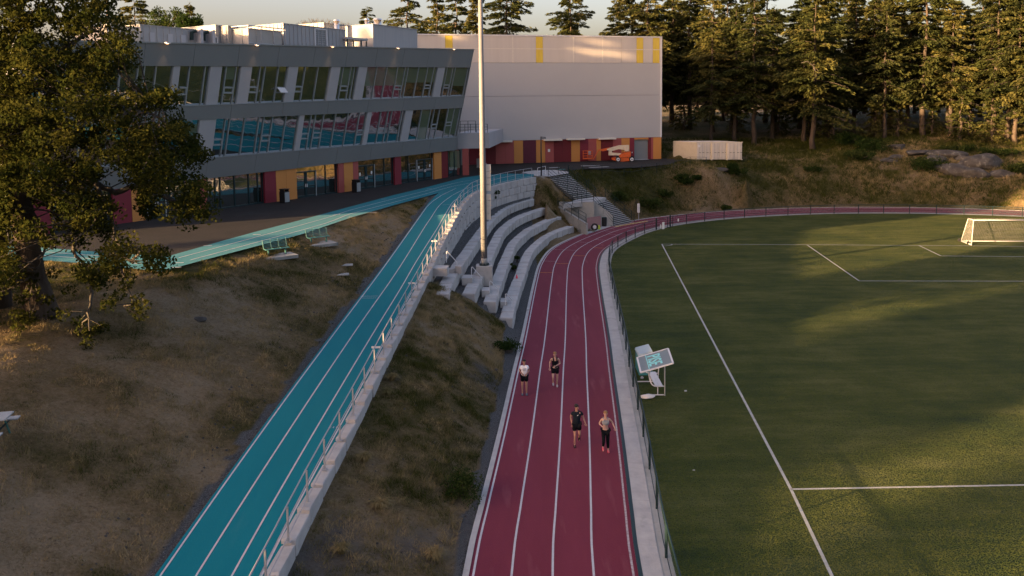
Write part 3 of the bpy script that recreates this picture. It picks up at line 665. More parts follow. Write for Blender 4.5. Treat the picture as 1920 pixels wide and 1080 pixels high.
# short return rail at the ramp's head
a, b = G(1008,331,5.6), G(1023,327,5.6)
e = empty('end_railing', a, 'short pale bent rail at the head of the ramp beside the thin black lamp post', 'railing')
for q in (a, b): obj('post', MB().tube([q, q+Vector((0,0,1.0))], .03, 6), M['rail_white'], e)
for h in (1.0, .55): obj('rail', MB().tube([a+Vector((0,0,h)), b+Vector((0,0,h))], .025, 6), M['rail_white'], e)

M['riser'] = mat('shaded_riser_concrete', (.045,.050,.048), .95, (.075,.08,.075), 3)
# ================================================================ STAIRS
def lerpv(a, b, t): return a+(b-a)*t
stairs = empty('concrete_stairs', G(1150,423,0), 'wide concrete staircase with a landing, climbing from the red track to the yard', 'stairs')
def flight(Tl, Tr, Bl, Br, z0, z1, n_):
    for i in range(n_):
        t0, t1 = i/n_, (i+1)/n_; z = z0+(z1-z0)*t0-.0
        q = [lerpv(Tl, Bl, t1), lerpv(Tr, Br, t1), lerpv(Tr, Br, t0), lerpv(Tl, Bl, t0)]
        m_ = MB().hexa([(p.x, p.y, z-(z0-z1)/n_-.05) for p in q], [(p.x, p.y, z-(z0-z1)/n_) for p in q]); s_ = obj('step', m_, M['concrete'], stairs)
        bk2 = (Tl-Bl); bk2.z = 0; bk2 = bk2.normalized()*.14; qq = [q[0]+bk2, q[1]+bk2, q[2]+bk2*.5, q[3]+bk2*.5]
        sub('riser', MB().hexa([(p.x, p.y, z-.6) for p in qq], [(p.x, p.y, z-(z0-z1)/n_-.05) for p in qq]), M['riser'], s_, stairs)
zL = 2.9
UTl, UTr, UBl, UBr = G(1028,330,5.6), G(1065,324.5,5.6), G(1083,374.5,zL), G(1117,369.5,zL)
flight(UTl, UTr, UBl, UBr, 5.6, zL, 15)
LTl, LTr, LBl, LBr = G(1112,377,zL), G(1135,370,zL), G(1151,424,.02), G(1189,416,.02)
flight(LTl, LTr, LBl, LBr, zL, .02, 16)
lq = [UBl, LTl, LTr, UBr]
lq = [G(1056,383,zL), G(1092,379,zL), G(1113,378,zL), G(1136,370,zL), G(1117,368.5,zL), G(1083,373.5,zL)]
lm = MB(); n0 = 6; lm.v = [(p.x, p.y, zL-.005) for p in lq]+[(p.x, p.y, zL-.5) for p in lq]; lm.f = [tuple(range(6)), tuple(range(11,5,-1))]+[(i, i+6, (i+1) % 6+6, (i+1) % 6) for i in range(6)]
obj('landing', lm, M['concrete'], stairs)
tact = MB()
for i in range(9):
    p = lerpv(G(1157,424.5,.03), G(1215,414.5,.03), i/8.6); tact.box((p.x, p.y+.05, .04), (.42,.3,.03), .35)
obj('tactile_strip', tact, mat('tactile_yellow', (.45,.34,.12), .8, (.55,.45,.2), 5), stairs)
# storage alcove under the landing
P0, P1, P2, P3, P4 = G(1099,440,0), G(1046,388,2.3), G(1055,383,zL), G(1092.7,379,zL), G(1113,378,zL)
P5 = G(1150,424,0)
def wallq(name, a, b, za0, za1, zb0, zb1, th=.22):
    a, b = Vector((a.x, a.y, 0)), Vector((b.x, b.y, 0)); d = (b-a).normalized(); nn = Vector((-d.y, d.x, 0))*th
    q = [(a, za0, za1), (b, zb0, zb1)]
    m_ = MB(); m_.hexa([(a.x,a.y,za0),(b.x,b.y,zb0),(b.x+nn.x,b.y+nn.y,zb0),(a.x+nn.x,a.y+nn.y,za0)], [(a.x,a.y,za1),(b.x,b.y,zb1),(b.x+nn.x,b.y+nn.y,zb1),(a.x+nn.x,a.y+nn.y,za1)])
    return obj(name, m_, M['concrete_dk'], alc)
alc = empty('storage_alcove', P0, 'open concrete storage bay under the landing of the staircase', 'alcove')
wallq('wing_wall', P1, P0, .0, 2.35, -.3, 1.2)
wallq('back_wall', P1+Vector((.15,.2,0)), P3, .0, zL-.05, -.3, zL+.02)
wallq('back_wall', P3, G(1114,379.5,zL), -.3, zL+.03, -.3, zL+.03)
wallq('parapet', G(1113,378.6,zL), P5, -.3, zL+.06, -.3, 1.25)
fl = [P0+Vector((.1,.1,0)), P5+Vector((-.05,0,0)), P5+Vector((-1.2,2.2,0)), P3, P1+Vector((.4,0,0))]
obj('floor', MB().poly([(p.x, p.y, .035) for p in fl]), M['concrete'], alc)
# things in the alcove
p = G(1114,424,0.03); 
a, b = G(1101,430,.04), G(1127,426,.04)
o = obj('plywood_board', MB().hexa([a, b, b+Vector((0,.35,0)), a+Vector((0,.35,0))], [a+Vector((0,.25,1.25)), b+Vector((0,.25,1.25)), b+Vector((0,.4,1.25)), a+Vector((0,.4,1.25))]), M['wood'], None, loc=a)
tag(o, 'reddish wooden crate front standing in the concrete storage bay', 'crate')
p = G(1132.5,424,.04); e = empty('litter_bin', p, 'black cylindrical litter bin inside the concrete storage bay', 'bin')
obj('body', MB().disc(p, .30, .04, 1.0, 14, .33), M['black'], e); obj('lid', MB().disc(p, .34, 1.0, 1.1, 14, .25), M['dark_metal'], e)
p = G(1115,432,.04); e = empty('hose_reel', p, 'black and white reel lying at the mouth of the storage bay', 'reel')
mb = MB(); mb.tube([p+Vector((math.cos(t)*.33, 0.05, .38+math.sin(t)*.33)) for t in [i*math.pi/6 for i in range(13)]], .09, 6); obj('tyre', mb, M['rubber'], e, True)
obj('hub', MB().tube([p+Vector((0,-.06,.38)), p+Vector((0,.14,.38))], .18, 10), M['white'], e)
obj('cable', MB().tube([p+Vector((-.4,0,.06)), p+Vector((-.8,.1,.05)), p+Vector((-1.1,-.1,.05))], .06, 6), M['black'], e)
p = G(1121,430,.04); o = obj('lime_bib', MB().hexa([p, p+Vector((.3,0,0)), p+Vector((.3,.3,0)), p+Vector((0,.3,0))], [p+Vector((.02,.02,.5)), p+Vector((.25,.03,.42)), p+Vector((.22,.2,.4)), p+Vector((.05,.2,.45))]), M['lime'], None, loc=p); tag(o, 'small lime coloured bag leaning by the reel in the storage bay', 'bag')
# dark railings of the stairs
def railing(name, pts, label, h=1.0, step=1.5, rails=(1.0,.62,.25), m_='dark_metal', r_=.022, group='dark railings of the staircase'):
    P = resample(np.array([tuple(p) for p in pts]), step); e = empty(name, P[0], label, 'railing', group)
    for p in P: obj('post', MB().tube([Vector(p)-Vector((0,0,.1)), Vector(p)+Vector((0,0,h))], .03, 5), M[m_], e)
    for rr in rails: obj('rail', MB().tube([Vector(p)+Vector((0,0,h*rr)) for p in P], r_, 5), M[m_], e)
    return e
up_ = Vector((0,0,.02))
railing('stair_railing', [UTl+up_, UBl+up_], 'dark railing down the side of the upper stair flight next to the grassy mound')
railing('stair_railing', [lerpv(UTl,UTr,.5)+up_, lerpv(UBl,UBr,.5)+up_], 'dark central railing of the upper stair flight')
railing('stair_railing', [UTr+up_, UBr+up_], 'dark railing of the upper stair flight on the weedy bank side')
railing('stair_railing', [G(1056,384,zL), G(1092.5,379.5,zL), G(1113,378.5,zL)+up_], 'dark guard rail round the landing above the storage bay')
railing('stair_railing', [G(1113,378.5,zL)+up_, P5+Vector((0,0,.2))], 'dark railing on the parapet of the lower stair flight', h=.9)
railing('stair_railing', [LTr+up_, LBr+up_], 'dark railing of the lower stair flight on the weedy bank side')
railing('stair_railing', [P1+Vector((0,0,.05)), P0+Vector((0,0,1.2))], 'dark railing on the sloping wing wall of the storage bay', h=1.05)
Q = [G(1100,342,4.6), G(1133,369,3.1), G(1160,392,1.6), G(1182,408,.5)]
railing('bank_fence', [Vector((q.x+.3, q.y+1.2, hz(q.x+.3, q.y+1.2))) for q in Q], 'thin dark rail fence running down the weedy bank beside the stairs', h=1.1, rails=(1.0,), group=None)
fz = [G(1100,318,5.6), G(1163,316.5,5.6), G(1186,315.5,5.6), G(1227,312,5.6), G(1260,310,5.6), G(1292,308,5.6), G(1324,306,5.6)]
fz = [G(1066,322,5.6)]+fz
P = [Vector((q.x, q.y, hz(q.x, q.y))) for q in fz]
e = empty('bank_top_fence', P[0], 'thin dark fence along the top of the weedy bank below the cherry picker', 'fence')
for p in resample(np.array([tuple(q) for q in P]), 2.9): obj('post', MB().tube([Vector(p)-Vector((0,0,.2)), Vector(p)+Vector((0,0,1.15))], .035, 5), M['dark_metal'], e)
for h in (1.13, .6): obj('rail', MB().tube([q+Vector((0,0,h)) for q in P], .018, 5), M['dark_metal'], e)

# ================================================================ FIELD FENCE
FP = offset(OUT, 6.14); FP = FP[(FP[:, 1] > 14)]; FP = FP[:int(np.argmax(FP[:, 0] > 80)) or None]
FPr = resample(FP, 3.05)
fen = empty('field_fence', (FP[0][0], FP[0][1], 0), 'low dark chain-link fence round the football field inside the track', 'fence')
gi = int(np.argmin(np.hypot(FPr[:, 0]-G(1250,434,0).x, FPr[:, 1]-G(1250,434,0).y)))
for i, p in enumerate(FPr):
    r_ = .045 if i not in (gi, gi+1) else .08
    obj('post', MB().tube([(p[0], p[1], 0), (p[0], p[1], 1.12 if r_ < .05 else 1.3)], r_, 6), M['dark_metal'], fen)
Ff = resample(FP, 1.0)
obj('top_rail', MB().tube([(p[0], p[1], 1.1) for p in Ff], .030, 5), M['dark_metal'], fen)
obj('bottom_rail', MB().tube([(p[0], p[1], .12) for p in Ff], .018, 4), M['dark_metal'], fen)
obj('middle_rail', MB().tube([(p[0], p[1], .45) for p in Ff if p[1] > 60], .022, 4), M['dark_metal'], fen)
wm = MB(); Wp = resample(FP, .07); wt = .0035
N_ = len(Wp); K = 14
for i in range(0, N_-K):
    for (a, b) in ((Wp[i], Wp[i+K]), (Wp[i+K], Wp[i])):
        n0 = len(wm.v); d = np.array(b)-np.array(a)
        wm.v += [(a[0], a[1], .10), (a[0], a[1], .10+2*wt), (b[0], b[1], 1.08+2*wt), (b[0], b[1], 1.08)]; wm.f.append((n0, n0+1, n0+2, n0+3))
NOFIX.add('wire_mesh'); o = obj('wire_mesh', wm, M['dark_metal'], fen); o['kind'] = 'stuff'
# dark green windscreen cloth on the near stretch of fence
near = FP[FP[:, 1] < 66]; cl = MB()
# gate with notices
g0, g1 = FPr[gi], FPr[gi+1]
e = empty('field_gate', (g0[0], g0[1], 0), 'narrow dark framed gate in the field fence at the bend', 'gate')
a, b = Vector((*g0, 0)), Vector((*g1, 0)); nn = Vector((b-a).normalized()); 
c1_, c2_ = a.lerp(b, .55), a.lerp(b, .93)
off = Vector((nn.y, -nn.x, 0))*.45
obj('leaf_frame', MB().tube([c1_+off+Vector((0,0,.1)), c1_+off+Vector((0,0,1.3))], .03, 5).tube([c2_+off+Vector((0,0,.1)), c2_+off+Vector((0,0,1.3))], .03, 5).tube([c1_+off+Vector((0,0,.62)), c2_+off+Vector((0,0,.62))], .025, 5).tube([c1_+off+Vector((0,0,.1)), c2_+off+Vector((0,0,.1))], .03, 5), M['dark_metal'], e)
p = G(1243,434,0); q = Vector((p.x, p.y, 0))
for (px, pw, z0, z1, lab) in ((1243.5,.30,.25,1.02,'pale upright notice board fixed to the field fence left of the gate'), (1238.5,.14,.35,.75,'small pale plate beside the notice board on the field fence'), (1271.5,.16,.95,1.25,'little white notice on the narrow field gate')):
    p = G(px,433.5 if px < 1260 else 431,0); o = obj('fence_notice', MB().box((p.x, p.y-.06, (z0+z1)/2), (pw,.02,z1-z0), .5), M['paper'], None, loc=(p.x, p.y, z0)); tag(o, lab, 'notice', 'notices on the field fence')
# ================================================================ LIGHTING MAST
b0 = G(908,528.5,1.7); pc = Vector((b0.x, b0.y+.55, 0)); ptop = 1.7+1.08
mast = empty('lighting_mast', (pc.x, pc.y, 1.6), 'tall pale steel floodlight mast on a concrete pier among the seating rows', 'mast')
obj('pier', MB().hexa([(pc.x-.58,pc.y-.55,1.4),(pc.x+.58,pc.y-.55,1.4),(pc.x+.58,pc.y+.55,1.4),(pc.x-.58,pc.y+.55,1.4)], [(pc.x-.56,pc.y-.53,ptop),(pc.x+.56,pc.y-.53,ptop),(pc.x+.56,pc.y+.53,ptop),(pc.x-.56,pc.y+.53,ptop)]), M['concrete'], mast)
mpole = mat('mast_steel', (.135,.14,.15), .65, (.18,.18,.18), 2, metal=.2, stretch=(1,1,.3))
obj('pole', MB().tube([(pc.x, pc.y, ptop+.05), (pc.x, pc.y, 10), (pc.x, pc.y, 27)], [.225, .20, .13], 20), mpole, mast, True)
obj('base_sleeve', MB().tube([(pc.x, pc.y, ptop+.02), (pc.x, pc.y, ptop+.5)], .225, 20), M['concrete_dk'], mast, True)
obj('base_flange', MB().disc(pc, .36, ptop, ptop+.06, 18), M['dark_metal'], mast)
for k in range(8):
    a = k*math.pi/4; obj('bolt', MB().disc((pc.x+math.cos(a)*.30, pc.y+math.sin(a)*.30), .03, ptop+.06, ptop+.16, 6), M['dark_metal'], mast)
for z in (3.85, 4.3, 4.78): obj('clamp', MB().disc(pc, .222, z, z+.03, 18), M['dark_metal'], mast)
for (y0, y1) in ((308,321),(321,333),(333,345.5),(345.5,357.5),(363.5,375.5),(375.5,387.5),(387.5,399.5),(399.5,411.5)):
    Yc = pc.y+.22; a = GY(915.5, y1, Yc); b = GY(915.5, y0, Yc)
    bx = MB().box((a.x, Yc, (a.z+b.z)/2), (.36,.30,b.z-a.z-.025)); obj('ballast_box', bx, M['white_warm'], mast)
Yc = pc.y+.22; a = GY(915.5,411,Yc); b = GY(915.5,306,Yc); obj('bracket', MB().box((a.x-.12, Yc+.02, (a.z+b.z)/2), (.10,.12,b.z-a.z)), M['galv'], mast)
hd = MB()
for k in (-1,0,1): hd.box((pc.x+k*.9, pc.y-.2, 27), (.6,.35,.5))
obj('floodlight', hd, M['galv'], mast); obj('crossarm', MB().box((pc.x, pc.y, 26.8), (2.8,.12,.12)), M['galv'], mast)
# black lamp post by the stairs
b0 = G(1015,332,5.55); e = empty('lamp_post', b0, 'thin black lamp post with a short arm at the head of the stairs', 'lamp post')
obj('footing', MB().box((b0.x, b0.y, 5.45), (.7,.7,.5)), M['concrete_dk'], e)
obj('pole', MB().tube([b0, b0+Vector((0,0,4.75))], [.085,.065], 8), M['black'], e, True)
obj('arm', MB().beam(b0+Vector((0,0,4.7)), b0+Vector((.55,0,4.65)), .08, .06), M['black'], e); obj('lamp_head', MB().box(b0+Vector((.33,0,4.55)), (.5,.22,.09)), M['black'], e)
# sign post on the track edge
b0 = G(1197.5,413,.1); e = empty('sign_post', b0, 'tall narrow white sign on a grey post at the foot of the weedy bank', 'sign')
obj('post', MB().tube([b0, b0+Vector((0,0,2.0))], .04, 6), M['galv'], e); obj('board', MB().box(b0+Vector((-.03,-.06,1.48)), (.30,.03,1.08)), M['white'], e)
for i in range(6): obj('print_line', MB().box(b0+Vector((-.03,-.08,1.85-.15*i)), (.20,.006,.05)), M['print'], e)
p = GY(991,541/1.0,54.5) if False else G(969,521.5,.76); o = obj('marker_cone', MB().tube([p, p+Vector((0,0,.28))], [.09,.03], 8), M['pink'], None, loc=p); tag(o, 'tiny pink cone left on the lowest seating row', 'cone')
# ================================================================ SPORTS CENTRE
B0 = Vector((-21.97, 71.43, 5.6)); BU = Vector((.51063,.8598,0)); BN = Vector((.8598,-.51063,0)); TL = math.tan(rad(14.5))
LV = {'ovh': (8.37,8.75), 'lwb': (10.05,10.32), 'lwt': (13.22,13.72), 'uwb': (14.42,15.12), 'uwt': (17.48,18.38), 'par': (19.25,20.42)}
def lv(k, t):
    a, b = LV[k]; return a+(b-a)*t/29.0
def Fp(t, z, o=0.0): return B0+BU*t+BN*(.3+o+TL*(z-8.7))+Vector((0,0,z-5.6))
n3 = BU.cross(Vector((BN.x*math.sin(rad(14.5)), BN.y*math.sin(rad(14.5)), math.cos(rad(14.5)))))
def hitF(x, y, o=0.0):
    P0 = B0+BN*(.3+o)+Vector((0,0,3.1)); d = ray(x, y); O = Vector((0,0,CH)); s_ = ((P0-O).dot(n3))/d.dot(n3); h = O+d*s_
    return (h-B0).dot(BU), h.z
def hitW(x, y, o=0.0):
    P0 = B0+BN*o; d = ray(x, y); O = Vector((0,0,CH)); s_ = ((P0-O).dot(BN))/d.dot(BN); h = O+d*s_
    return (h-B0).dot(BU), h.z
bld = empty('sports_centre', B0, 'long grey sports centre with leaning upper storeys, slanted white panels and dark glass', 'building')
T0, T1 = -21.5, 28.9
def slab(name, m_, t0, t1, k0, k1, o0, o1, par=None, inset=0.0):
    """leaning slab between two levels (key or number), from depth o0 (inner) to o1 (outer)"""
    f0 = (lambda t: lv(k0, t)) if isinstance(k0, str) else (lambda t: k0); f1 = (lambda t: lv(k1, t)) if isinstance(k1, str) else (lambda t: k1)
    mb = MB(); mb.hexa([Fp(t0,f0(t0)+inset,o0), Fp(t0,f0(t0)+inset,o1), Fp(t1,f0(t1)+inset,o1), Fp(t1,f0(t1)+inset,o0)], [Fp(t0,f1(t0)-inset,o0), Fp(t0,f1(t0)-inset,o1), Fp(t1,f1(t1)-inset,o1), Fp(t1,f1(t1)-inset,o0)])
    return obj(name, mb, m_, bld) if par is None else sub(name, mb, m_, par, bld)
# grey bands, in panels with joints
def band(k0, k1, step, o1=.16):
    n_ = int(round((T1-T0)/step)); 
    for i in range(n_):
        a = T0+(T1-T0)*i/n_; b = T0+(T1-T0)*(i+1)/n_
        slab('cladding_panel', M['grey_clad'], a+.012, b-.012, k0, k1, -.6, o1)
band('uwt', 'par', 4.2); band('lwt', 'uwb', 5.5); band('ovh', 'lwb', 4.8, .17)
slab('parapet_cap', M['frame'], T0, T1+.05, 'par', 'par', -.6, .22, inset=-.05)
# core box behind, roof, end wall, soffit
DEP = -22
# left end wall of the upper storeys
mb = MB(); mb.hexa([Fp(T0-.12,8.2,DEP), Fp(T0-.12,8.2,.1), Fp(T0,8.2,.1), Fp(T0,8.2,DEP)], [Fp(T0-.12,18.2,DEP), Fp(T0-.12,18.2,.1), Fp(T0,18.2,.1), Fp(T0,18.2,DEP)]); obj('end_wall', mb, M['white_clad'], bld)
mb = MB()
def q4(t0, t1, o0, o1, z0, z1): 
    return mb.hexa([Fp(t0,z0,o0), Fp(t0,z0,o1), Fp(t1,z0,o1), Fp(t1,z0,o0)], [Fp(t0,z1,o0), Fp(t0,z1,o1), Fp(t1,z1,o1), Fp(t1,z1,o0)])
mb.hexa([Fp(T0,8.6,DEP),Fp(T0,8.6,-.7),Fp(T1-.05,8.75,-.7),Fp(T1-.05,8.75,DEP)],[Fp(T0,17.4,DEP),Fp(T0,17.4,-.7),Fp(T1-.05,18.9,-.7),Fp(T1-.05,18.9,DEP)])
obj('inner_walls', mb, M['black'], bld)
mb = MB(); mb.hexa([Fp(T0,17.6,DEP), Fp(T0,17.6,-.5), Fp(T1,19.4,-.5), Fp(T1,19.4,DEP)], [Fp(T0,17.7,DEP), Fp(T0,17.7,-.5), Fp(T1,19.5,-.5), Fp(T1,19.5,DEP)])
obj('roof', mb, M['roof'], bld)
mb = MB(); mb.hexa([Fp(T1,8.6,DEP), Fp(T1,8.6,.1), Fp(T1+.12,8.6,.1), Fp(T1+.12,8.6,DEP)], [Fp(T1,20.3,DEP), Fp(T1,20.3,.1), Fp(T1+.12,20.3,.1), Fp(T1+.12,20.3,DEP)])
obj('end_wall', mb, M['grey_clad'], bld)
# window rows -----------------------------------------------------------
def bays(whites, mulls, k0, k1, ymid, hoppers, blinds, left_end, tend=None):
    """whites = pixel spans of white panels; mulls = pixel mullions; the rest is glass"""
    tx = lambda x: hitF(x, ymid)[0]
    Wt_ = [(tx(a), tx(b)) for a, b in whites]; Mt = sorted(tx(a) for a in mulls)
    edges = sorted([left_end]+[q for w_ in Wt_ for q in w_]+Mt+[T1-.25])
    for a, b in Wt_: slab('white_panel', M['white_clad'], a, b, k0, k1, -.5, .10)
    frm = {}
    for i in range(len(edges)-1):
        a, b = edges[i], edges[i+1]; mid = (a+b)/2
        if b-a < .05 or any(w_[0]-.01 < mid < w_[1]+.01 for w_ in Wt_): continue
        slab('pane', M['glass'], a, b, k0, k1, -.12, -.06)
        za, zb = lv(k0, mid), lv(k1, mid)
        for (x0, x1, zf0, zf1) in blinds:
            if tx(x0)-.1 < mid < tx(x1)+.1:
                slab('blind', M['glass_blind'], a+.05, b-.05, za+(zb-za)*zf0, za+(zb-za)*zf1, -.055, -.045)
        for (hx, hz0, hz1, opn) in hoppers:
            if a < tx(hx) < b:
                z0, z1 = za+(zb-za)*hz0, za+(zb-za)*hz1
                f_ = slab('opening_window', M['frame'], a+.02, b-.02, z0, z0+.12, -.06, .02); slab('rail', M['frame'], a+.02, b-.02, z1-.12, z1, -.06, .02, par=f_)
                slab('rail', M['frame'], a+.03, a+.12, z0+.12, z1-.12, -.06, .018, par=f_); slab('rail', M['frame'], b-.12, b-.03, z0+.12, z1-.12, -.06, .018, par=f_)
                if opn:
                    mb = MB(); mb.hexa([Fp(a+.1,z0+.05,.55), Fp(a+.1,z0+.05,.6), Fp(b-.1,z0+.05,.6), Fp(b-.1,z0+.05,.55)], [Fp(a+.1,z1,0.03), Fp(a+.1,z1,.08), Fp(b-.1,z1,.08), Fp(b-.1,z1,0.03)]); sub('open_sash', mb, M['white'], f_, bld)
    for t in Mt+[q for w_ in Wt_ for q in w_]+[T1-.2]:
        slab('mullion', M['frame'], t-.045, t+.045, k0, k1, -.10, .03)
    slab('head_frame', M['frame'], left_end, T1, k1, k1, -.2, .02, inset=0) if False else None
bays([(320.9,333.5),(390.3,411.9),(447.5,468.1),(536.2,554.3),(616,633.2),(667.5,683.4),(815.6,828.8)],
     [120,160,200,223.4,256.3,268.4,290,352.8,381.9,421.3,440,485,494,519.1,569,593,640,654.4,661,702.8,721.5,741.6,755.6,761.3,781,797.8,809.4,834,844.7,849.4],
     'uwb', 'uwt', 151, [(343,.27,.48,0),(430,.28,.46,0),(476,.28,.46,0),(527,.26,.42,1),(561,.27,.45,0),(647,.27,.44,0),(748,.27,.42,0),(803,.28,.42,0),(839,.28,.42,0)],
     [(421,440,.66,1),(635,660,.45,1),(685,760,.42,1),(760,800,.5,1),(800,815,.5,1),(830,866,.36,1)], T0)
bays([(371,401.3),(556,565.2),(682,690),(752.6,766.3)],
     [150,200,240,300,340,419.6,428,456,482.6,491.5,507.6,532.6,579.4,587.4,602.6,624.8,647.8,669,708.5,721.9,728.9,747.8,783.9,800.6,807,817,833,844],
     'lwb', 'lwt', 246, [(410,.30,.48,0),(499,.32,.5,0),(572,.3,.48,0),(595,.3,.48,0),(675,.3,.47,0),(715,.3,.47,0),(812,.34,.5,0),(839,.4,.55,0)],
     [(784,800,.0,1),(833,852,.1,1),(350,371,.1,.9)], T0)
slab('sill', M['frame'], T0, T1, 'uwb', 'uwb', -.2, .19, inset=-.035); slab('sill', M['frame'], T0, T1, 'lwb', 'lwb', -.2, .19, inset=-.035)
# ground floor -----------------------------------------------------------
zc = 8.72
def gslab(name, m_, t0, t1, z0, z1, o0, o1, par=None):
    mb = MB(); f = lambda t, z, o: B0+BU*t+BN*o+Vector((0,0,z-5.6))
    mb.hexa([f(t0,z0,o0), f(t0,z0,o1), f(t1,z0,o1), f(t1,z0,o0)], [f(t0,z1,o0), f(t0,z1,o1), f(t1,z1,o1), f(t1,z1,o0)])
    return obj(name, mb, m_, bld) if par is None else sub(name, mb, m_, par, bld)
gx_ = lambda x, y: hitW(x, y)[0]
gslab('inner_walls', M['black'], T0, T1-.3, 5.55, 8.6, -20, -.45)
gf = [('salmon',370,384,375),('crimson',492.4,513.7,345),('ochre',513.7,533,345),('ochre',533,552.6,345),('salmon',631,641.3,335),('ochre',641.3,658.5,335),('salmon',658.5,668.5,335),
      ('crimson',736.7,748.7,325),('ochre',810.7,824.3,310),('darkred',824.3,836.3,310),('crimson',50,92,410),('crimson',208,243,390),('ochre',243,268,390)]
for m_, a, b, y in gf: gslab('coloured_panel', M[m_], gx_(a,y)+.01, gx_(b,y)-.01, 5.6, zc, -.4, .28)
cols = sorted([(gx_(a,y), gx_(b,y)) for _, a, b, y in gf])
gm_ = sorted([gx_(x,y) for x, y in [(110,410),(150,405),(180,400),(205,395),(318,375),(345,375),(403.5,370),(412.8,370),(439.6,365),(466,360),(483,357),(610,340),(720,328),(765,320),(840.4,305),(851.5,305),(862.6,303)]])
doors = [(553.5,591.5,340),(669.6,701.5,330),(781,809.8,317),(275,310,385)]
dt = [(gx_(a,y), gx_(b,y)) for a, b, y in doors]
edges = sorted([T0, T1-.3]+gm_+[q for c in cols for q in c]+[q for c in dt for q in c])
for i in range(len(edges)-1):
    a, b = edges[i], edges[i+1]; mid = (a+b)/2
    if b-a < .04 or any(c[0]-.01 < mid < c[1]+.01 for c in cols): continue
    if any(c[0]-.01 < mid < c[1]+.01 for c in dt):
        gslab('pane', M['glass_gf'], a+.04, b-.04, 8.02, zc-.05, -.05, .0); continue
    gslab('pane', M['glass_gf'], a, b, 5.62, zc-.03, -.05, .0)
    if mid > gx_(838,305): gslab('blind', M['glass_blind'], a+.08, b-.08, 6.5, zc-.1, .002, .012)
for t in gm_+[c[0]-.02 for c in cols]+[c[1]+.02 for c in cols]: gslab('mullion', M['frame_dk'], t-.05, t+.05, 5.6, zc, -.06, .06)
gslab('base_rail', M['frame_dk'], T0, T1-.3, 5.6, 5.72, -.06, .04)
for (a, b) in dt:
    f_ = gslab('door', M['frame_dk'], a, b, 7.9, 8.02, -.06, .09); gslab('frame', M['frame'], a-.03, a+.05, 5.6, 8.02, -.06, .10, par=f_); gslab('frame', M['frame'], b-.05, b+.03, 5.6, 8.02, -.06, .10, par=f_)
    m = (a+b)/2; gslab('frame', M['frame_dk'], m-.09, m+.09, 5.6, 7.9, -.04, .06, par=f_)
    for s0, s1 in ((a+.05, m-.09), (m+.09, b-.05)):
        gslab('frame', M['frame_dk'], s0, s1, 5.6, 5.78, -.04, .055, par=f_); gslab('frame', M['frame_dk'], s0, s1, 6.55, 6.68, -.04, .055, par=f_); gslab('pane', M['glass_gf'], s0, s1, 5.78, 7.9, -.03, .01, par=f_)
        gslab('frame', M['frame_dk'], s0, s0+.07, 5.78, 7.9, -.04, .05, par=f_); gslab('frame', M['frame_dk'], s1-.07, s1, 5.78, 7.9, -.04, .05, par=f_)
    gslab('handle', M['white'], m-.13, m-.07, 6.55, 6.85, .06, .12, par=f_); gslab('handle', M['white'], m+.07, m+.13, 6.55, 6.85, .06, .12, par=f_)
    if a > 8:
        gslab('notice', M['paper'], a+.30, a+.52, 7.0, 7.3, .012, .02, par=f_); gslab('notice', M['paper'], b-.52, b-.30, 7.05, 7.35, .012, .02, par=f_)
# end column under the overhang and passage
a = G(868,328.5,5.6); mb = MB(); mb.box((a.x+.35, a.y+.2, 7.2), (.75,.6,3.2)); obj('coloured_panel', mb, M['salmon'], bld)
a = G(905,309,5.6); mb = MB(); mb.box((a.x-2.0, a.y+2.5, 7.1), (8.0,.3,3.1), rad(14)); obj('passage_wall', mb, M['crimson'], bld)
# white bridge block with dark guard rail
Yb = 98.2; a = GY(858,279,Yb); b = GY(917,249,Yb); a2 = GY(858,250,Yb)
mb = MB(); mb.hexa([(a.x,Yb,a.z),(b.x,Yb-.2,a.z+.05),(b.x+1.5,Yb+17,a.z+.05),(a.x+1.5,Yb+17,a.z)], [(a.x,Yb,b.z),(b.x,Yb-.2,b.z+.03),(b.x+1.5,Yb+17,b.z),(a.x+1.5,Yb+17,b.z)])
obj('bridge_block', mb, M['white_clad'], bld)
mb = MB(); c = GY(848,281,Yb-1.2); mb.hexa([(c.x,Yb-1.3,a.z-.1),(a.x,Yb,a.z-.1),(a.x,Yb+2,a.z-.1),(c.x,Yb+2,a.z-.1)], [(c.x,Yb-1.3,b.z-.2),(a.x,Yb,b.z-.1),(a.x,Yb+2,b.z-.1),(c.x,Yb+2,b.z-.2)]); obj('bridge_return', mb, M['grey_clad'], bld)
r0, r1 = Vector((a.x+.2, Yb+.6, b.z)), Vector((b.x-1.6, Yb+.4, b.z)); r2 = Vector((b.x-.2, Yb+.5, b.z))
gr = MB()
for t in np.linspace(0, 1, 6): p = r0.lerp(r2, float(t)); gr.tube([p, p+Vector((0,0,1.05))], .035, 5)
for h in (1.05,.7,.35): gr.tube([r0+Vector((0,0,h)), r2+Vector((0,0,h))], .025, 5)
obj('guard_rail', gr, M['dark_metal'], bld); gr = MB()
q0 = r0+Vector((0,2.5,0)); q1 = r0.lerp(r2,.55)+Vector((0,2.5,0))
for t in (0,.5,1): p = q0.lerp(q1, t); gr.tube([p, p+Vector((0,0,1.4))], .035, 5)
for h in (1.4, 1.0): gr.tube([q0+Vector((0,0,h)), q1+Vector((0,0,h))], .025, 5)
obj('guard_rail', gr, M['dark_metal'], bld)
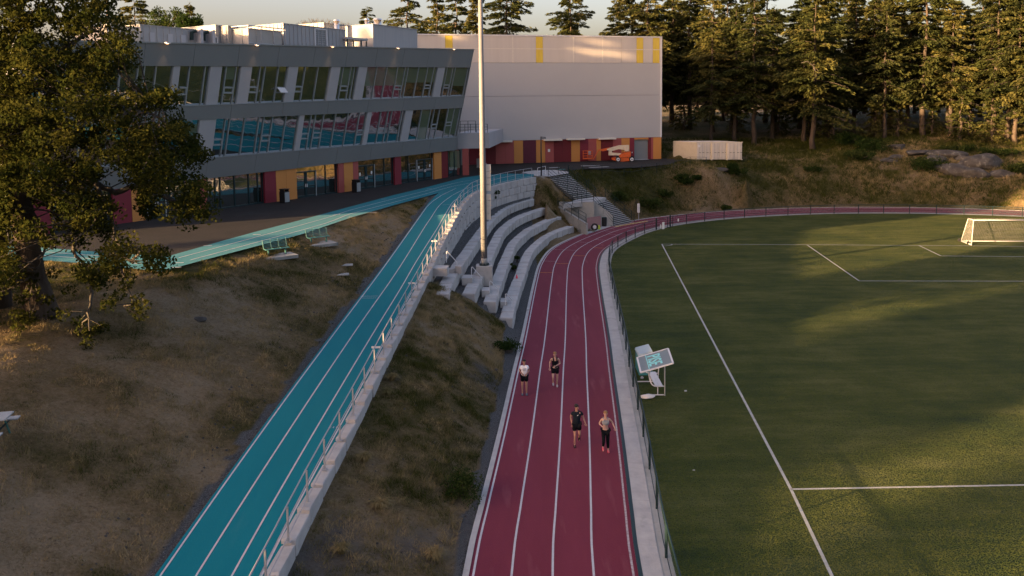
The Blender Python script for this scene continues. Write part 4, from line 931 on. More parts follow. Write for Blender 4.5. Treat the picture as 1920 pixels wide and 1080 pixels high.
# downlights on the parapet: lit lamps washing the grey band
lampm = bpy.data.materials.new('lamp_glow'); lampm.use_nodes = True; b_ = lampm.node_tree.nodes['Principled BSDF']; b_.inputs['Emission Color'].default_value = (1,.5,.22,1); b_.inputs['Emission Strength'].default_value = 2.0
for x, y in ((307,79),(476,81),(618,84),(741,88),(846,92)):
    t, z = hitF(x, y); p = Fp(t, lv('par', t)-.02, .42)
    mb = MB().box(p, (.34,.30,.09), math.atan2(BU.y, BU.x)); f_ = obj('wall_light', mb, M['white'], bld)
    l = bpy.data.lights.new('wall_lamp', 'SPOT'); l.energy = 22; l.color = (1,.55,.28); l.spot_size = rad(70); l.spot_blend = .8; l.shadow_soft_size = .06
    lo = bpy.data.objects.new('wall_lamp', l); link(lo); lo.parent = f_; lo.location = p-B0-Vector((0,0,.12)); lo.rotation_euler = (0,0,0)
    sub('lamp_lens', MB().box(p-Vector((0,0,.05)), (.16,.12,.02), math.atan2(BU.y, BU.x)), lampm, f_, bld)

# ================================================================ ROOFTOP EQUIPMENT (each a thing standing on the roof)
BROT = math.atan2(BU.y, BU.x)
def rpt(x, y, o):
    t, z = hitF(x, y, o); return t, z
def rbox(name, label, cat, x0, x1, y0, o, dep, m_, group=None, ridges=0, yb=92):
    t0, z0 = rpt(x0, y0, o); t1, z1 = rpt(x1, y0, o); z = (z0+z1)/2
    f = lambda t, zz, oo: B0+BU*t+BN*(.3+oo+TL*(18))*1.0+Vector((0,0,zz-5.6))
    # vertical walls: use the offset the leaning plane has at height z
    oz = o+TL*(z-8.7)+.3
    g = lambda t, zz, oo: B0+BU*t+BN*(oz+oo)+Vector((0,0,zz-5.6))
    p0 = g((t0+t1)/2, 19.3, 0); e = empty(name, p0, label, cat, group)
    zb = 19.0
    mb = MB().hexa([g(t0,zb,-dep), g(t0,zb,0), g(t1,zb,0), g(t1,zb,-dep)], [g(t0,z,-dep), g(t0,z,0), g(t1,z,0), g(t1,z,-dep)])
    obj('casing', mb, m_, e)
    if ridges:
        mb = MB(); n_ = int((t1-t0)/ridges)
        for i in range(n_):
            t = t0+(i+.5)*(t1-t0)/n_; mb.hexa([g(t-.05,zb,0), g(t-.05,zb,.05), g(t+.05,zb,.05), g(t+.05,zb,0)], [g(t-.05,z,0), g(t-.05,z,.05), g(t+.05,z,.05), g(t+.05,z,0)])
        nd = int(dep/ridges)
        for i in range(nd):
            o_ = -(i+.5)*dep/nd; mb.hexa([g(t0-.05,zb,o_-.05), g(t0-.05,zb,o_+.05), g(t0,zb,o_+.05), g(t0,zb,o_-.05)], [g(t0-.05,z,o_-.05), g(t0-.05,z,o_+.05), g(t0,z,o_+.05), g(t0,z,o_-.05)])
        j = obj('ribs', mb, m_, e)
    mb = MB().hexa([g(t0-.06,z,-dep), g(t0-.06,z,.07), g(t1+.06,z,.07), g(t1+.06,z,-dep)], [g(t0-.06,z+.06,-dep), g(t0-.06,z+.06,.07), g(t1+.06,z+.06,.07), g(t1+.06,z+.06,-dep)])
    obj('cap', mb, m_, e)
    return e, g, t0, t1, z
def louvre(e, g, t0, t1, z0, z1, m_='unit'):
    f = MB()
    for (a, b, c, d) in ((t0,t0+.12,z0,z1),(t1-.12,t1,z0,z1),(t0,t1,z1-.1,z1),(t0,t1,z0,z0+.1)): f.hexa([g(a,c,.0), g(a,c,.09), g(b,c,.09), g(b,c,.0)], [g(a,d,.0), g(a,d,.09), g(b,d,.09), g(b,d,.0)])
    obj('louvre_frame', f, M['white'], e); f = MB(); n_ = 9
    for i in range(n_): z = z0+.12+(z1-z0-.24)*i/n_; f.hexa([g(t0+.12,z,.01), g(t0+.12,z,.06), g(t1-.12,z,.06), g(t1-.12,z,.01)], [g(t0+.12,z+.07,.01), g(t0+.12,z+.07,.03), g(t1-.12,z+.07,.03), g(t1-.12,z+.07,.01)])
    obj('louvre_slats', f, M['grey_clad'], e)
e, g, t0, t1, z = rbox('rooftop_screen', 'long low grey equipment house with hatch doors on the roof behind the oak', 'equipment house', 262, 404, 53.5, -5, 6, M['unit'], ridges=.55)
for xx in (278, 312, 337):
    a = rpt(xx, 60, -5)[0]; b = rpt(xx+9, 60, -5)[0]; obj('hatch_door', MB().hexa([g(a,19.2,0), g(a,19.2,.08), g(b,19.2,.08), g(b,19.2,0)], [g(a,z-.5,0), g(a,z-.5,.08), g(b,z-.5,.08), g(b,z-.5,0)]), M['white_clad'], e)
for xx in (355, 378):
    a = rpt(xx, 60, -5)[0]; obj('cowl', MB().tube([g(a,19.6,.2), g(a,20.2,.25), g(a+.3,20.35,.5)], .16, 8), M['dark_metal'], e); b = rpt(xx+9, 60, -5)[0]; obj('vent_box', MB().hexa([g(a+.5,19.2,0), g(a+.5,19.2,.7), g(b+.3,19.2,.7), g(b+.3,19.2,0)], [g(a+.5,20.5,0), g(a+.5,20.5,.7), g(b+.3,20.5,.7), g(b+.3,20.5,0)]), M['white_clad'], e)
a, b = rpt(392,60,-5)[0], rpt(407,60,-5)[0]; louvre(e, g, a, b, 19.4, z-.4)
rbox('rooftop_unit', 'plain grey box unit on the roof just right of the long hatch-door house', 'rooftop unit', 404, 426, 48.7, -6, 5, M['unit'], 'rooftop equipment')
rbox('rooftop_unit', 'leftmost pale rooftop unit half hidden by the oak crown', 'rooftop unit', 200, 262, 50, -3.5, 4, M['unit_lit'], 'rooftop equipment', ridges=.9)
e, g, t0, t1, z = rbox('rooftop_unit', 'sunlit cream ribbed unit with a round duct on the roof', 'rooftop unit', 427, 447, 50, -5, 3, M['unit_lit'], 'rooftop equipment', ridges=.5)
mb = MB(); c0_ = g(t1+.2, z-1.0, -1.0); c1_ = g(t1+5.5, z-1.0, -1.0); mb.tube([c0_, c1_], .95, 18); obj('round_duct', mb, M['unit_lit'], e, True)
e, g, t0, t1, z = rbox('rooftop_unit', 'low sunlit chiller inside a pipe frame on the roof, left of the corrugated box', 'rooftop unit', 464, 528, 57, -3, 3, M['unit_lit'], 'rooftop equipment', ridges=1.3)
fr = MB()
for t in np.linspace(t0-.2, t1+.2, 4): t = float(t); fr.tube([g(t,19,.3), g(t,z+.25,.3)], .05, 5); fr.tube([g(t,z+.25,.3), g(t,z+.25,-2)], .05, 5)
for zz in (z+.25, 19.5): fr.tube([g(t0-.2,zz,.3), g(t1+.2,zz,.3)], .05, 5)
obj('pipe_frame', fr, M['galv'], e)
e, g, t0, t1, z = rbox('rooftop_unit', 'large grey corrugated box with a tall louvre on the middle of the roof', 'rooftop unit', 530, 648, 51, -4, 4, M['unit'], 'rooftop equipment', ridges=.5)
a, b = rpt(587,60,-4)[0], rpt(611,60,-4)[0]; louvre(e, g, a, b, 19.4, z-.1)
rbox('rooftop_unit', 'sunlit cream plant wall behind the small steel canopy on the roof', 'rooftop unit', 606, 698, 48.5, -9, 6, M['unit_lit'], 'rooftop equipment', ridges=.6)
e, g, t0, t1, z = rbox('rooftop_unit', 'big plain pale box at the right end of the roof next to the white hall', 'rooftop unit', 698, 783, 51, -4, 9, M['unit'], 'rooftop equipment')
t0, z0 = rpt(651, 69, -3.2); t1, _ = rpt(690, 69, -3.2); oz = -3.2+TL*(z0-8.7)+.3
g = lambda t, zz, oo: B0+BU*t+BN*(oz+oo)+Vector((0,0,zz-5.6))
e = empty('roof_canopy', g(t0, 19.3, 0), 'small flat steel canopy on thin legs on the roof', 'canopy')
obj('canopy_top', MB().hexa([g(t0,z0-.2,-2.5), g(t0,z0-.2,0), g(t1,z0-.2,0), g(t1,z0-.2,-2.5)], [g(t0,z0,-2.5), g(t0,z0,0), g(t1,z0,0), g(t1,z0,-2.5)]), M['galv'], e)
for t in (t0+.1, t0+(t1-t0)*.33, t0+(t1-t0)*.7, t1-.1): obj('leg', MB().tube([g(t,19,-.1), g(t,z0-.2,-.1)], .08, 6), M['frame_dk'], e)
for i, (x, y0, r_, lb) in enumerate(((631,37,.28,'slim shiny steel flue standing alone on the left of the roof plant'), (687.5,35,.22,'thin shiny steel flue, middle one of the three on the roof'), (708,35,.42,'thick shiny sunlit flue above the big pale box on the roof'))):
    t, z = rpt(x, y0, -8); p = B0+BU*t+BN*(-8+.3+TL*(z-8.7)); e = empty('flue', (p.x, p.y, 19.5), lb, 'flue', 'steel flues on the roof')
    obj('pipe', MB().tube([(p.x,p.y,19), (p.x,p.y,z-.15)], r_, 14), M['steel'], e, True); obj('cap', MB().disc(p, r_*1.3, z-.15, z, 14, r_*1.1), M['steel'], e)

# ================================================================ WHITE HALL
Gr = G(1240,298.5,5.6); Gl = G(915,308.6,5.6); GU = (Gr-Gl).normalized(); GN = Vector((GU.y,-GU.x,0)); GLen = (Gr-Gl).length
hall = empty('sports_hall', Gr, 'huge windowless white sports hall with a striped translucent top and a coloured base', 'building')
def hitG(x, y, o=0.0):
    P0 = Gr+GN*o; d = ray(x, y); O = Vector((0,0,CH)); s_ = ((P0-O).dot(GN))/d.dot(GN); h = O+d*s_; return (h-Gr).dot(GU), h.z
def hslab(name, m_, t0, t1, z0, z1, o0, o1, par=hall):
    mb = MB(); f = lambda t, z, o: Gr+GU*t+GN*o+Vector((0,0,z-5.6))
    mb.hexa([f(t0,z0,o0), f(t0,z0,o1), f(t1,z0,o1), f(t1,z0,o0)], [f(t0,z1,o0), f(t0,z1,o1), f(t1,z1,o1), f(t1,z1,o0)]); return obj(name, mb, m_, par)
tw = lambda x, y: hitG(x, y)[0]
HT0 = tw(740,100); zt = hitG(1240,68.5)[1]; zj = hitG(1235,118)[1]; zm = hitG(1235,178)[1]; zb = hitG(1235,257)[1]
print('hall', HT0, zt, zj, zm, zb)
hslab('inner_walls', M['grey_clad'], HT0, -.05, 5.5, zt-.1, -30, -.3)
hslab('wall_panel', M['gym_white'], HT0, 0, zm+.02, zj-.03, -.3, .0); hslab('wall_panel', M['gym_white'], HT0, 0, zb, zm-.02, -.3, .0)
hslab('roof_cap', M['white'], HT0, .05, zt-.18, zt, -30.1, .08); hslab('corner_trim', M['white'], -.22, .04, zb, zt-.18, -.3, .05)
ys_ = [(835,849),(1005,1018),(1193.5,1206),(1224,1236.5)]; sp_ = [(tw(a,95), tw(b,95)) for a, b in ys_]
edges = sorted([HT0, -.22]+[q for s_ in sp_ for q in s_]+[tw(x,95) for x in (902,961.5,1075.5,1130,1165)])
for a, b in zip(edges[:-1], edges[1:]):
    mid = (a+b)/2; yl = any(s_[0] < mid < s_[1] for s_ in sp_)
    hslab('yellow_strip' if yl else 'translucent_panel', M['yellow_strip'] if yl else M['polycarb'], a+.015, b-.015, zj, zt-.2, -.2, .02)
for x in (961.5,1075.5,1130): t = tw(x,95); hslab('glazing_bar', M['white_warm'], t-.07, t+.07, zj, zt-.2, -.1, .035)
hslab('glazing_bar', M['white_warm'], HT0, -.22, (zj+zt)/2-.05, (zj+zt)/2+.05, -.1, .03)
pan = [('crimson',880,912.7),('darkred',912.7,929.6),('salmon',929.6,947),('salmon',947,963.9),('ochre',963.9,981),('maroon',981,1005.4),('ochre',1005.4,1022.4),('salmon',1022.4,1038.7),('darkred',1038.7,1055),('darkred',1055,1071.3),('ochre',1071.3,1087.6),('crimson',1087.6,1103.2),('salmon',1103.2,1118.7),('ochre',1118.7,1126.9),('darkred',1126.9,1149.7),('salmon',1149.7,1165.4),('ochre',1165.4,1180.7),('crimson',1180.7,1189.6),('darkred',1216.2,1221),('salmon',1221,1225),('ochre',1225,1240.2)]
for m_, a, b in pan: hslab('coloured_panel', M[m_], tw(a,280)+.01, tw(b,280)-.01, 5.65, zb-.03, -.3, -.04)
a, b = tw(1189.8,280), tw(1216,280); hslab('coloured_panel', M['ochre'], a, b, zb-.28, zb-.03, -.3, -.05)
for i in range(4): aa = a+(b-a)*i/4; hslab('door_leaf', M['frame_dk'] if i % 2 else M['dark_metal'], aa+.02, aa+(b-a)/4-.02, 5.68, zb-.3, -.5, -.35)
hslab('door_sill', M['galv'], a, b, 5.6, 5.68, -.3, .05)
for x0, x1, y in ((926.6,960.6,266),(1021,1054,263),(1064.7,1096.7,261.5),(1123.8,1155.2,260.5)):
    z = hitG(x0, y, .6)[1]; ta, tb = hitG(x0, y, .6)[0], hitG(x1, y, .6)[0]; hslab('door_canopy', M['white_warm'], ta, tb, z-.1, z+.14, -.04, .7)
hslab('notice', M['paper'], tw(1027.5,282), tw(1031.5,282), hitG(1029,284.8)[1], hitG(1029,279.5)[1], -.04, -.01)
hslab('notice', M['paper'], tw(1184.6,286), tw(1186,286), hitG(1185,287)[1], hitG(1185,284.8)[1], -.04, -.01)
# grey cabinet at the end of the passage
a = G(900,314,5.6); o = obj('wall_cabinet', MB().box((a.x, a.y, 6.2), (.9,.7,1.2)), M['unit'], None, loc=(a.x, a.y, 5.6)); tag(o, 'grey cabinet standing in the passage between the two buildings', 'cabinet')

# ================================================================ YARD THINGS
def trash_bin(p, label, flip=1):
    e = empty('waste_bin', p, label, 'bin', 'black waste bins by the doors'); 
    obj('body', MB().box(p+Vector((0,0,.5)), (.62,.6,1.0), BROT), M['black'], e)
    q = p+BN*.33+BU*0; obj('side_panel', MB().box(q+Vector((0,0,.52)), (.52,.04,.86), BROT), M['frame'], e)
    obj('lid', MB().box(p+Vector((0,0,1.22)), (.66,.62,.06), BROT), M['black'], e)
    for s_ in (-1, 1): obj('lid_bracket', MB().box(p+BU*.28*s_+Vector((0,0,1.1)), (.05,.5,.2), BROT), M['black'], e)
trash_bin(G(532,381,5.6)+Vector((0,.3,0)), 'black waste bin in front of the wide ochre panel, left of the doors')
trash_bin(G(667,361,5.6)+Vector((0,.3,0)), 'black waste bin standing by the double doors with paper notices')
# containers
def container(A, B, C, label, end=True):
    """A,B = near bottom corners of the door end, C = rear direction point"""
    u = (B-A); L = u.length; u.normalize(); v = C.normalized(); H = 2.6
    e = empty('shipping_container', A, label, 'container', 'tan shipping containers beside the white hall'); D = 6.06
    f = lambda a, b, z: A+u*a+v*b+Vector((0,0,z))
    obj('body', MB().hexa([f(0,.06,.08), f(L,.06,.08), f(L,D,.08), f(0,D,.08)], [f(0,.06,H), f(L,.06,H), f(L,D,H), f(0,D,H)]), M['cont'], e)
    mb = MB()
    for i in range(20):
        b = .25+i*(D-.5)/20; mb.hexa([f(-.04,b,.2), f(0,b,.2), f(0,b+.14,.2), f(-.04,b+.14,.2)], [f(-.04,b,H-.15), f(0,b,H-.15), f(0,b+.14,H-.15), f(-.04,b+.14,H-.15)])
    obj('side_corrugation', mb, M['cont'], e)
    mb = MB()
    for i in range(10):
        b = .4+i*(D-.8)/10; mb.hexa([f(.08,b,H), f(L-.08,b,H), f(L-.08,b+.3,H), f(.08,b+.3,H)], [f(.1,b,H+.03), f(L-.1,b,H+.03), f(L-.1,b+.3,H+.03), f(.1,b+.3,H+.03)])
    obj('roof_panel', mb, M['cont2'], e)
    for k in (0, 1):
        a0, a1 = L/2*k+.04, L/2*(k+1)-.04; d_ = obj('door', MB().hexa([f(a0,0,.15), f(a1,0,.15), f(a1,.05,.15), f(a0,.05,.15)], [f(a0,0,H-.12), f(a1,0,H-.12), f(a1,.05,H-.12), f(a0,.05,H-.12)]), M['cont2'], e)
        for j in range(4): z = .45+j*.55; sub('rib', MB().hexa([f(a0+.06,-.03,z), f(a1-.06,-.03,z), f(a1-.06,.0,z), f(a0+.06,.0,z)], [f(a0+.06,-.03,z+.28), f(a1-.06,-.03,z+.28), f(a1-.06,.0,z+.28), f(a0+.06,.0,z+.28)]), M['cont2'], d_, e)
        for s_ in (.28, .75): aa = a0+(a1-a0)*s_; sub('lock_rod', MB().tube([f(aa,-.06,.15), f(aa,-.06,H-.12)], .025, 5), M['galv'], d_, e); sub('handle', MB().box(f(aa+.1,-.08,1.1), (.3,.03,.05)), M['dark_metal'], d_, e)
    for (a, z) in ((0,.08),(L,.08),(0,H),(L,H)): obj('corner_casting', MB().box(f(a,.06,z), (.17,.17,.13)), M['cont'], e)
    return e
for (a, b, lb) in ((306.5+1000, 335-.6+1000, 'leftmost shipping container, its long tan side and a white square sign in view'), (1335.0, 1363, 'middle shipping container of the group beside the hall'), (1363.8, 1391.5, 'rightmost shipping container of the group, by the round green bush')):
    A = G(a,300.5,5.68); B = G(b,300.2,5.68); dv = Vector((-.42,1,0))
    B = A+(B-A)
    ex = container(A, B, dv, lb)
p = G(1309.5,276,5.68+1.9); A = G(1306.5,300.5,5.68); o = obj('container_notice', MB().box((A.x+.32, A.y-.1, 7.75), (.34,.02,.3)), M['white'], ex.parent or ex); 
# boom lift ---------------------------------------------------------------
Yl = 118.6; bl = empty('boom_lift', GY(1172,303.5,Yl), 'orange and cream cherry picker parked by the coloured wall of the hall', 'boom lift')
def L_(x, y, dy=0): return GY(x, y, Yl+dy)
def ext(name, pts, m_, d0, d1, par=bl):
    """outline in the machine's side plane, extruded in depth"""
    mb = MB(); P = [L_(x, y) for x, y in pts]; n_ = len(P)
    mb.v = [(p.x, Yl+d0, p.z) for p in P]+[(p.x, Yl+d1, p.z) for p in P]
    tr_ = tessellate_polygon([[Vector((p.x, p.z, 0)) for p in P]])
    mb.f = [tuple(t) for t in tr_]+[tuple(i+n_ for i in t)[::-1] for t in tr_]+[(i, (i+1) % n_, (i+1) % n_+n_, i+n_) for i in range(n_)]
    return obj(name, mb, m_, par)
for (x, y, d) in ((1158.8,300.8,-.9),(1184.6,300.2,-.9),(1158.8,299.6,.9),(1184.6,299,.9)):
    c = L_(x, y, d); c.z = 5.6+.37; wl = obj('wheel', MB().tube([c-Vector((0,.14,0)), c+Vector((0,.14,0))], .37, 16), M['rubber'], bl)
    sub('rim', MB().tube([c-Vector((0,.17,0)), c+Vector((0,.17,0))], .25, 14), M['white'], wl, bl); sub('hub', MB().tube([c-Vector((0,.2,0)), c+Vector((0,.2,0))], .09, 8), M['dark_metal'], wl, bl)
ext('chassis', [(1147,299),(1147,296),(1152,295),(1180,295),(1184,297),(1184,301),(1164,302.5),(1153,301)], M['orange'], -.7, .7)
ext('turret', [(1160,293.5),(1161,289.5),(1173,285),(1181,284),(1181,294),(1160,294.5)], M['orange'], -.75, .75)
ext('turret_base', [(1155,295.5),(1156,292),(1178,293),(1178,295.8)], M['dark_metal'], -.4, .4)
ext('lower_boom', [(1141,289),(1143,285.5),(1165,287.5),(1160,291),(1141.5,291)], M['cream'], -.35, .0)
ext('upright_link', [(1141,291),(1141.5,278),(1145,277),(1147,284),(1147,290.5)], M['cream'], -.3, .3)
ext('upper_boom', [(1137.5,279),(1161,272.5),(1178,272),(1178.5,279),(1171,281),(1160,279.5),(1147,283),(1138,281.5)], M['cream'], -.25, .25)
ext('boom_rear', [(1171,272.5),(1178.5,272),(1178.5,283),(1171,283.5)], M['cream'], -.5, .5)
ext('fly_boom', [(1126,280),(1130,279.2),(1143,276.5),(1138,281.5),(1131,283.5),(1126.5,282.5)], M['orange'], -.15, .15)
ext('jib', [(1122,280.5),(1127,279.8),(1127,281.8),(1122.5,282),(1115,296),(1113,299.5),(1112,298.5)], M['orange'], -.12, .12)
bk = MB(); x0, x1 = L_(1093.5,297).x, L_(1110.5,297).x; zf = L_(1100,297.5).z; zt_ = zf+1.15
obj('platform_floor', MB().box(((x0+x1)/2, Yl, zf+.02), (x1-x0, .9, .12)), M['orange'], bl)
for x in (x0, (x0+x1)/2, x1):
    for y in (Yl-.42, Yl+.42): bk.tube([(x,y,zf),(x,y,zt_)], .03, 5)
for z in (zf+.4, zf+.78, zt_):
    for y in (Yl-.42, Yl+.42): bk.tube([(x0,y,z),(x1,y,z)], .025, 5)
    for x in (x0, x1): bk.tube([(x,Yl-.42,z),(x,Yl+.42,z)], .025, 5)
obj('platform_guard', bk, M['orange'], bl); obj('control_box', MB().box((x1-.45, Yl-.1, zf+.85), (.4,.3,.5)), M['unit'], bl)
# puddles and pale sheets on the yard
for i, (x, y, w_, lb) in enumerate(((1107,311,2.6,'long pale plank lying on the dark yard below the lift basket'), (1123,313.6,2.8,'lower pale plank lying at the grass edge of the dark yard'), (1038,314.5,1.6,'pale sheet lying on the yard right of the lamp post'), (1053,318,1.0,'small bluish sheet lying on the yard by the stair top'))):
    p = G(x, y, 5.62); o = obj('loose_board', MB().box((p.x, p.y, 5.64), (w_,.5,.05), rad(8+i*11)), M['unit'] if i != 3 else M['teal_paint'], None, loc=p); tag(o, lb, 'board')
# ================================================================ VEGETATION
def npmesh(name, V, Fq, m_, vary=None, smooth=False):
    me = bpy.data.meshes.new(name); V = np.asarray(V, np.float32); Fq = np.asarray(Fq, np.int32); k = Fq.shape[1]
    me.vertices.add(len(V)); me.vertices.foreach_set('co', V.ravel()); me.loops.add(Fq.size); me.loops.foreach_set('vertex_index', Fq.ravel())
    me.polygons.add(len(Fq)); me.polygons.foreach_set('loop_start', (np.arange(len(Fq))*k).astype(np.int32)); me.update()
    if vary is not None:
        a = me.attributes.new('vary', 'FLOAT', 'FACE'); a.data.foreach_set('value', np.asarray(vary, np.float32))
    if m_: me.materials.append(m_)
    return me
def sprigs(C, D, S, r, asp=.5, tilt=.6):
    """one kite-shaped leaf spray (2 tris as a quad) per centre C, pointing along D (unit), length S"""
    n_ = len(C); up = np.tile([0,0,1.], (n_,1))+r.normal(0, tilt, (n_,3)); sd = np.cross(D, up); sd /= np.linalg.norm(sd, axis=1)[:, None]+1e-9
    h = S[:, None]; p0 = C-D*h*.5; p1 = C+sd*h*asp*.5+D*h*.05; p2 = C+D*h*.5+np.array([0,0,-.12])*h; p3 = C-sd*h*asp*.5+D*h*.05
    V = np.stack([p0,p1,p2,p3], 1).reshape(-1,3); F_ = np.arange(n_*4).reshape(-1,4); return V, F_
def unit(v): return v/(np.linalg.norm(v, axis=1)[:, None]+1e-9)
def fir_parts(seed, H, Rr, hb, lean=0.0, dens=1.0, m_='needles', sparse=.12, S0=.62):
    r = np.random.default_rng(seed); C = []; D = []; S_ = []; vr = []
    limbs = MB(); z = hb
    while z < H-.4:
        f = (z-hb)/(H-hb); prof = (1-f)**.55*(.62+.38*min(1, f*4+.2))*(.78+.22*math.sin(z*1.1+seed)); nb = r.integers(3,6)
        for k in range(nb):
            if r.random() < sparse*(1.5 if f < .3 else .8): continue
            a = r.uniform(0, 2*math.pi); L = Rr*prof*r.uniform(.65,1.25)+.35; rise = .30*(f-.45)+r.normal(0,.07)
            base = np.array([lean*z, 0, z+r.uniform(-.7,.7)]); dr = np.array([math.cos(a), math.sin(a), 0])
            ns = int((10+26*L/Rr*dens)*dens)
            if L > 1.4 and r.random() < .5: limbs.tube([tuple(base), tuple(base+dr*L*.5+np.array([0,0,rise*L*.5])), tuple(base+dr*L*.85+np.array([0,0,rise*L*.7-.1*L]))], [.07,.045,.015], 3, caps=False)
            t = r.uniform(.12, 1, ns)**.75; lat = r.normal(0, .17, ns)*L*(1.15-t*.8); sag = -.16*L*t**2
            cx = base+dr*(t*L)[:, None]+np.array([-dr[1], dr[0], 0])*lat[:, None]; cx[:, 2] += rise*L*t+sag+r.normal(0,.10,ns)-abs(lat)*.25
            C.append(cx); dd = dr+np.array([-dr[1], dr[0], 0])*(lat/L*2.2)[:, None]+r.normal(0,.35,(ns,3)); dd[:, 2] -= .12; D.append(unit(dd)); S_.append(r.uniform(.7,1.3,ns)*S0)
            vr.append(np.full(ns, r.normal(0,.09))+r.normal(0,.05,ns)+t*.08)
        z += r.uniform(.34,.62)*(1 if H > 14 else .7)
    # leader
    ns = 40; cx = np.stack([lean*H+r.normal(0,.18,ns), r.normal(0,.18,ns), r.uniform(H-1.6,H+.3,ns)], 1); C.append(cx); D.append(unit(r.normal(0,1,(ns,3))+[0,0,.6])); S_.append(np.full(ns,.4)); vr.append(np.zeros(ns))
    C = np.concatenate(C); D = np.concatenate(D); S_ = np.concatenate(S_); vr = np.concatenate(vr)
    V, F_ = sprigs(C, D, S_, r, .34)
    crown = npmesh('crown', V, F_, M[m_], vr)
    tr_ = MB(); zs = np.linspace(-.6, H*.97, 12); wob = r.normal(0,.10,(12,2)); wob[0] = 0
    tr_.tube([(lean*max(0,zz)+w_[0], w_[1], zz) for zz, w_ in zip(zs, wob)], [(.19+H*.0085)*(1-zz/H*.93)*(1.25 if i == 0 else 1) for i, zz in enumerate(zs)], 8)
    for k in range(int(6+hb)):   # dead snags on the bare trunk
        zz = r.uniform(2.0, hb+3); a = r.uniform(0, 6.28); L = r.uniform(.5,1.8); tr_.tube([(lean*zz,0,zz), (lean*zz+math.cos(a)*L, math.sin(a)*L, zz-.1+r.normal(0,.15))], [.035,.012], 3, caps=False)
    n0 = len(tr_.v); tr_.v += limbs.v; tr_.f += [tuple(i+n0 for i in f) for f in limbs.f]
    trunk = mesh('trunk', tr_, M['bark'], True)
    return trunk, crown
FIRS = {}
def fir_kind(key, *a, **k): FIRS[key] = fir_parts(*a, **k)
fir_kind('tall', 11, 27, 6.2, 8.5, dens=1.9, S0=.66, sparse=.14)
fir_kind('tall2', 12, 25, 6.6, 7.0, sparse=.18, dens=1.9, S0=.66)
fir_kind('full', 13, 24, 6.4, 5.5, dens=2.1, S0=.68, sparse=.10)
fir_kind('broad', 14, 23, 8.0, 5.5, dens=2.2, sparse=.18, S0=.70)
fir_kind('slim', 15, 23, 4.6, 5.5, dens=1.7, S0=.6)
fir_kind('dark', 16, 26, 6.2, 6.5, m_='needles_dk', dens=1.9, S0=.70)
fir_kind('dark2', 17, 24, 6.0, 5.5, m_='needles_dk', sparse=.16, dens=1.8, S0=.70)
fir_kind('small', 18, 9, 2.9, .6, S0=.45, dens=1.2)
fir_kind('low', 19, 25, 6.3, 1.6, m_='needles_dk', dens=1.6, S0=.85, sparse=.04)
def tree(key, x, y, z, label, rz=0, s=1.0, group=None, name='fir_tree', sz=None):
    e = empty(name, (x, y, z), label, 'tree', group, rz); e.scale = (s, s, sz or s)
    for nm, me_ in zip(('trunk','crown'), FIRS[key]):
        o = bpy.data.objects.new(nm, me_); link(o); o.parent = e
    return e
def tg(key, px, py, z, label, **k): P = GH(px, py) if px > 1400 else G(px, py, z); return tree(key, P.x, P.y, hz(P.x, P.y)-.1, label, **k)
fg = 'tall firs along the front edge of the forest'
tg('tall', 1336,255,8.0, 'fir with a thick bare trunk rising directly behind the tan containers', rz=1, group=fg, s=1.05)
tg('tall2', 1413,272,6.6, 'fir with a bare trunk standing in the grass just right of the containers', rz=2.2, group=fg, s=1.0)
tg('broad', 1525,281,6.1, 'broad sunlit fir with a bent pale limb, standing alone in front of the forest', rz=.6, group=fg, s=1.08)
tg('full', 1730,254,8.6, 'fir with reddish trunk above the rocky outcrop', rz=3.9, group=fg, s=1.22)
tg('slim', 1601,248,8.2, 'slim fir with a leaning dark trunk at the dark forest edge', rz=2.0, group=fg, s=1.1)
tg('slim', 1890,262,8.0, 'pointed fir at the right end of the forest edge', rz=.3, group=fg, s=1.05)
# pale bent limb of the broad fir
P = GH(1525,281); zz = hz(P.x, P.y)
a = GY(1531,150,P.y-2.2); limb = MB().tube([GY(1527,170,P.y-.5), GY(1531,140,P.y-2.0), GY(1526,124,P.y-2.6), GY(1514,115,P.y-3), GY(1502,118,P.y-3.2)], [.16,.15,.12,.09,.04], 6)
br = bpy.data.objects['fir_tree.002']
for i, v in enumerate(limb.v): limb.v[i] = tuple((Matrix.Rotation(-br.rotation_euler.z, 3, 'Z') @ (Vector(v)-br.location))/br.scale.x)
o = bpy.data.objects.new('bare_limb', mesh('bare_limb', limb, M['bark_pale'], True)); link(o); o.parent = br
# forest
rt = random.Random(21); fgroup = 'firs inside the forest'
spots = []
for row, (Y0, Y1, stepx, x0, x1) in enumerate(((134,142,5.6,33,110),(146,156,6.0,27,120),(158,170,6.2,22,130),(174,190,7,15,140))):
    x = x0
    while x < x1:
        Y = rt.uniform(Y0, Y1)-max(0, x-55)*.42+max(0, 38-x)*.25; spots.append((x+rt.uniform(-1.6,1.6), Y, row)); x += stepx*rt.uniform(.75,1.2)
fx = [(1560,262,8),(1640,255,8.6),(1685,258,8.6),(1790,258,8.6),(1835,262,8.4),(1920,275,7.8),(1965,280,7.5)]
for x, y, z in fx: P = GH(x, y); spots.append((P.x, P.y+rt.uniform(1,4), 0))
keys = ['full','dark','tall2','dark2','slim','dark','broad','tall']
for i, (x, y, row) in enumerate(spots):
    if math.hypot(x-67, y-133) < 4: continue
    k = keys[rt.randrange(8)] if row else ['dark','full','dark2','slim','tall2'][rt.randrange(5)]
    s = rt.uniform(.85,1.12)*(1.0 if row else .95); s *= 1-.0016*max(0, x-75)
    tree(k, x, y, hz(x, y)-.1, 'dark fir crowded among the others inside the forest', rz=rt.uniform(0,6.28), s=s, group=fgroup)
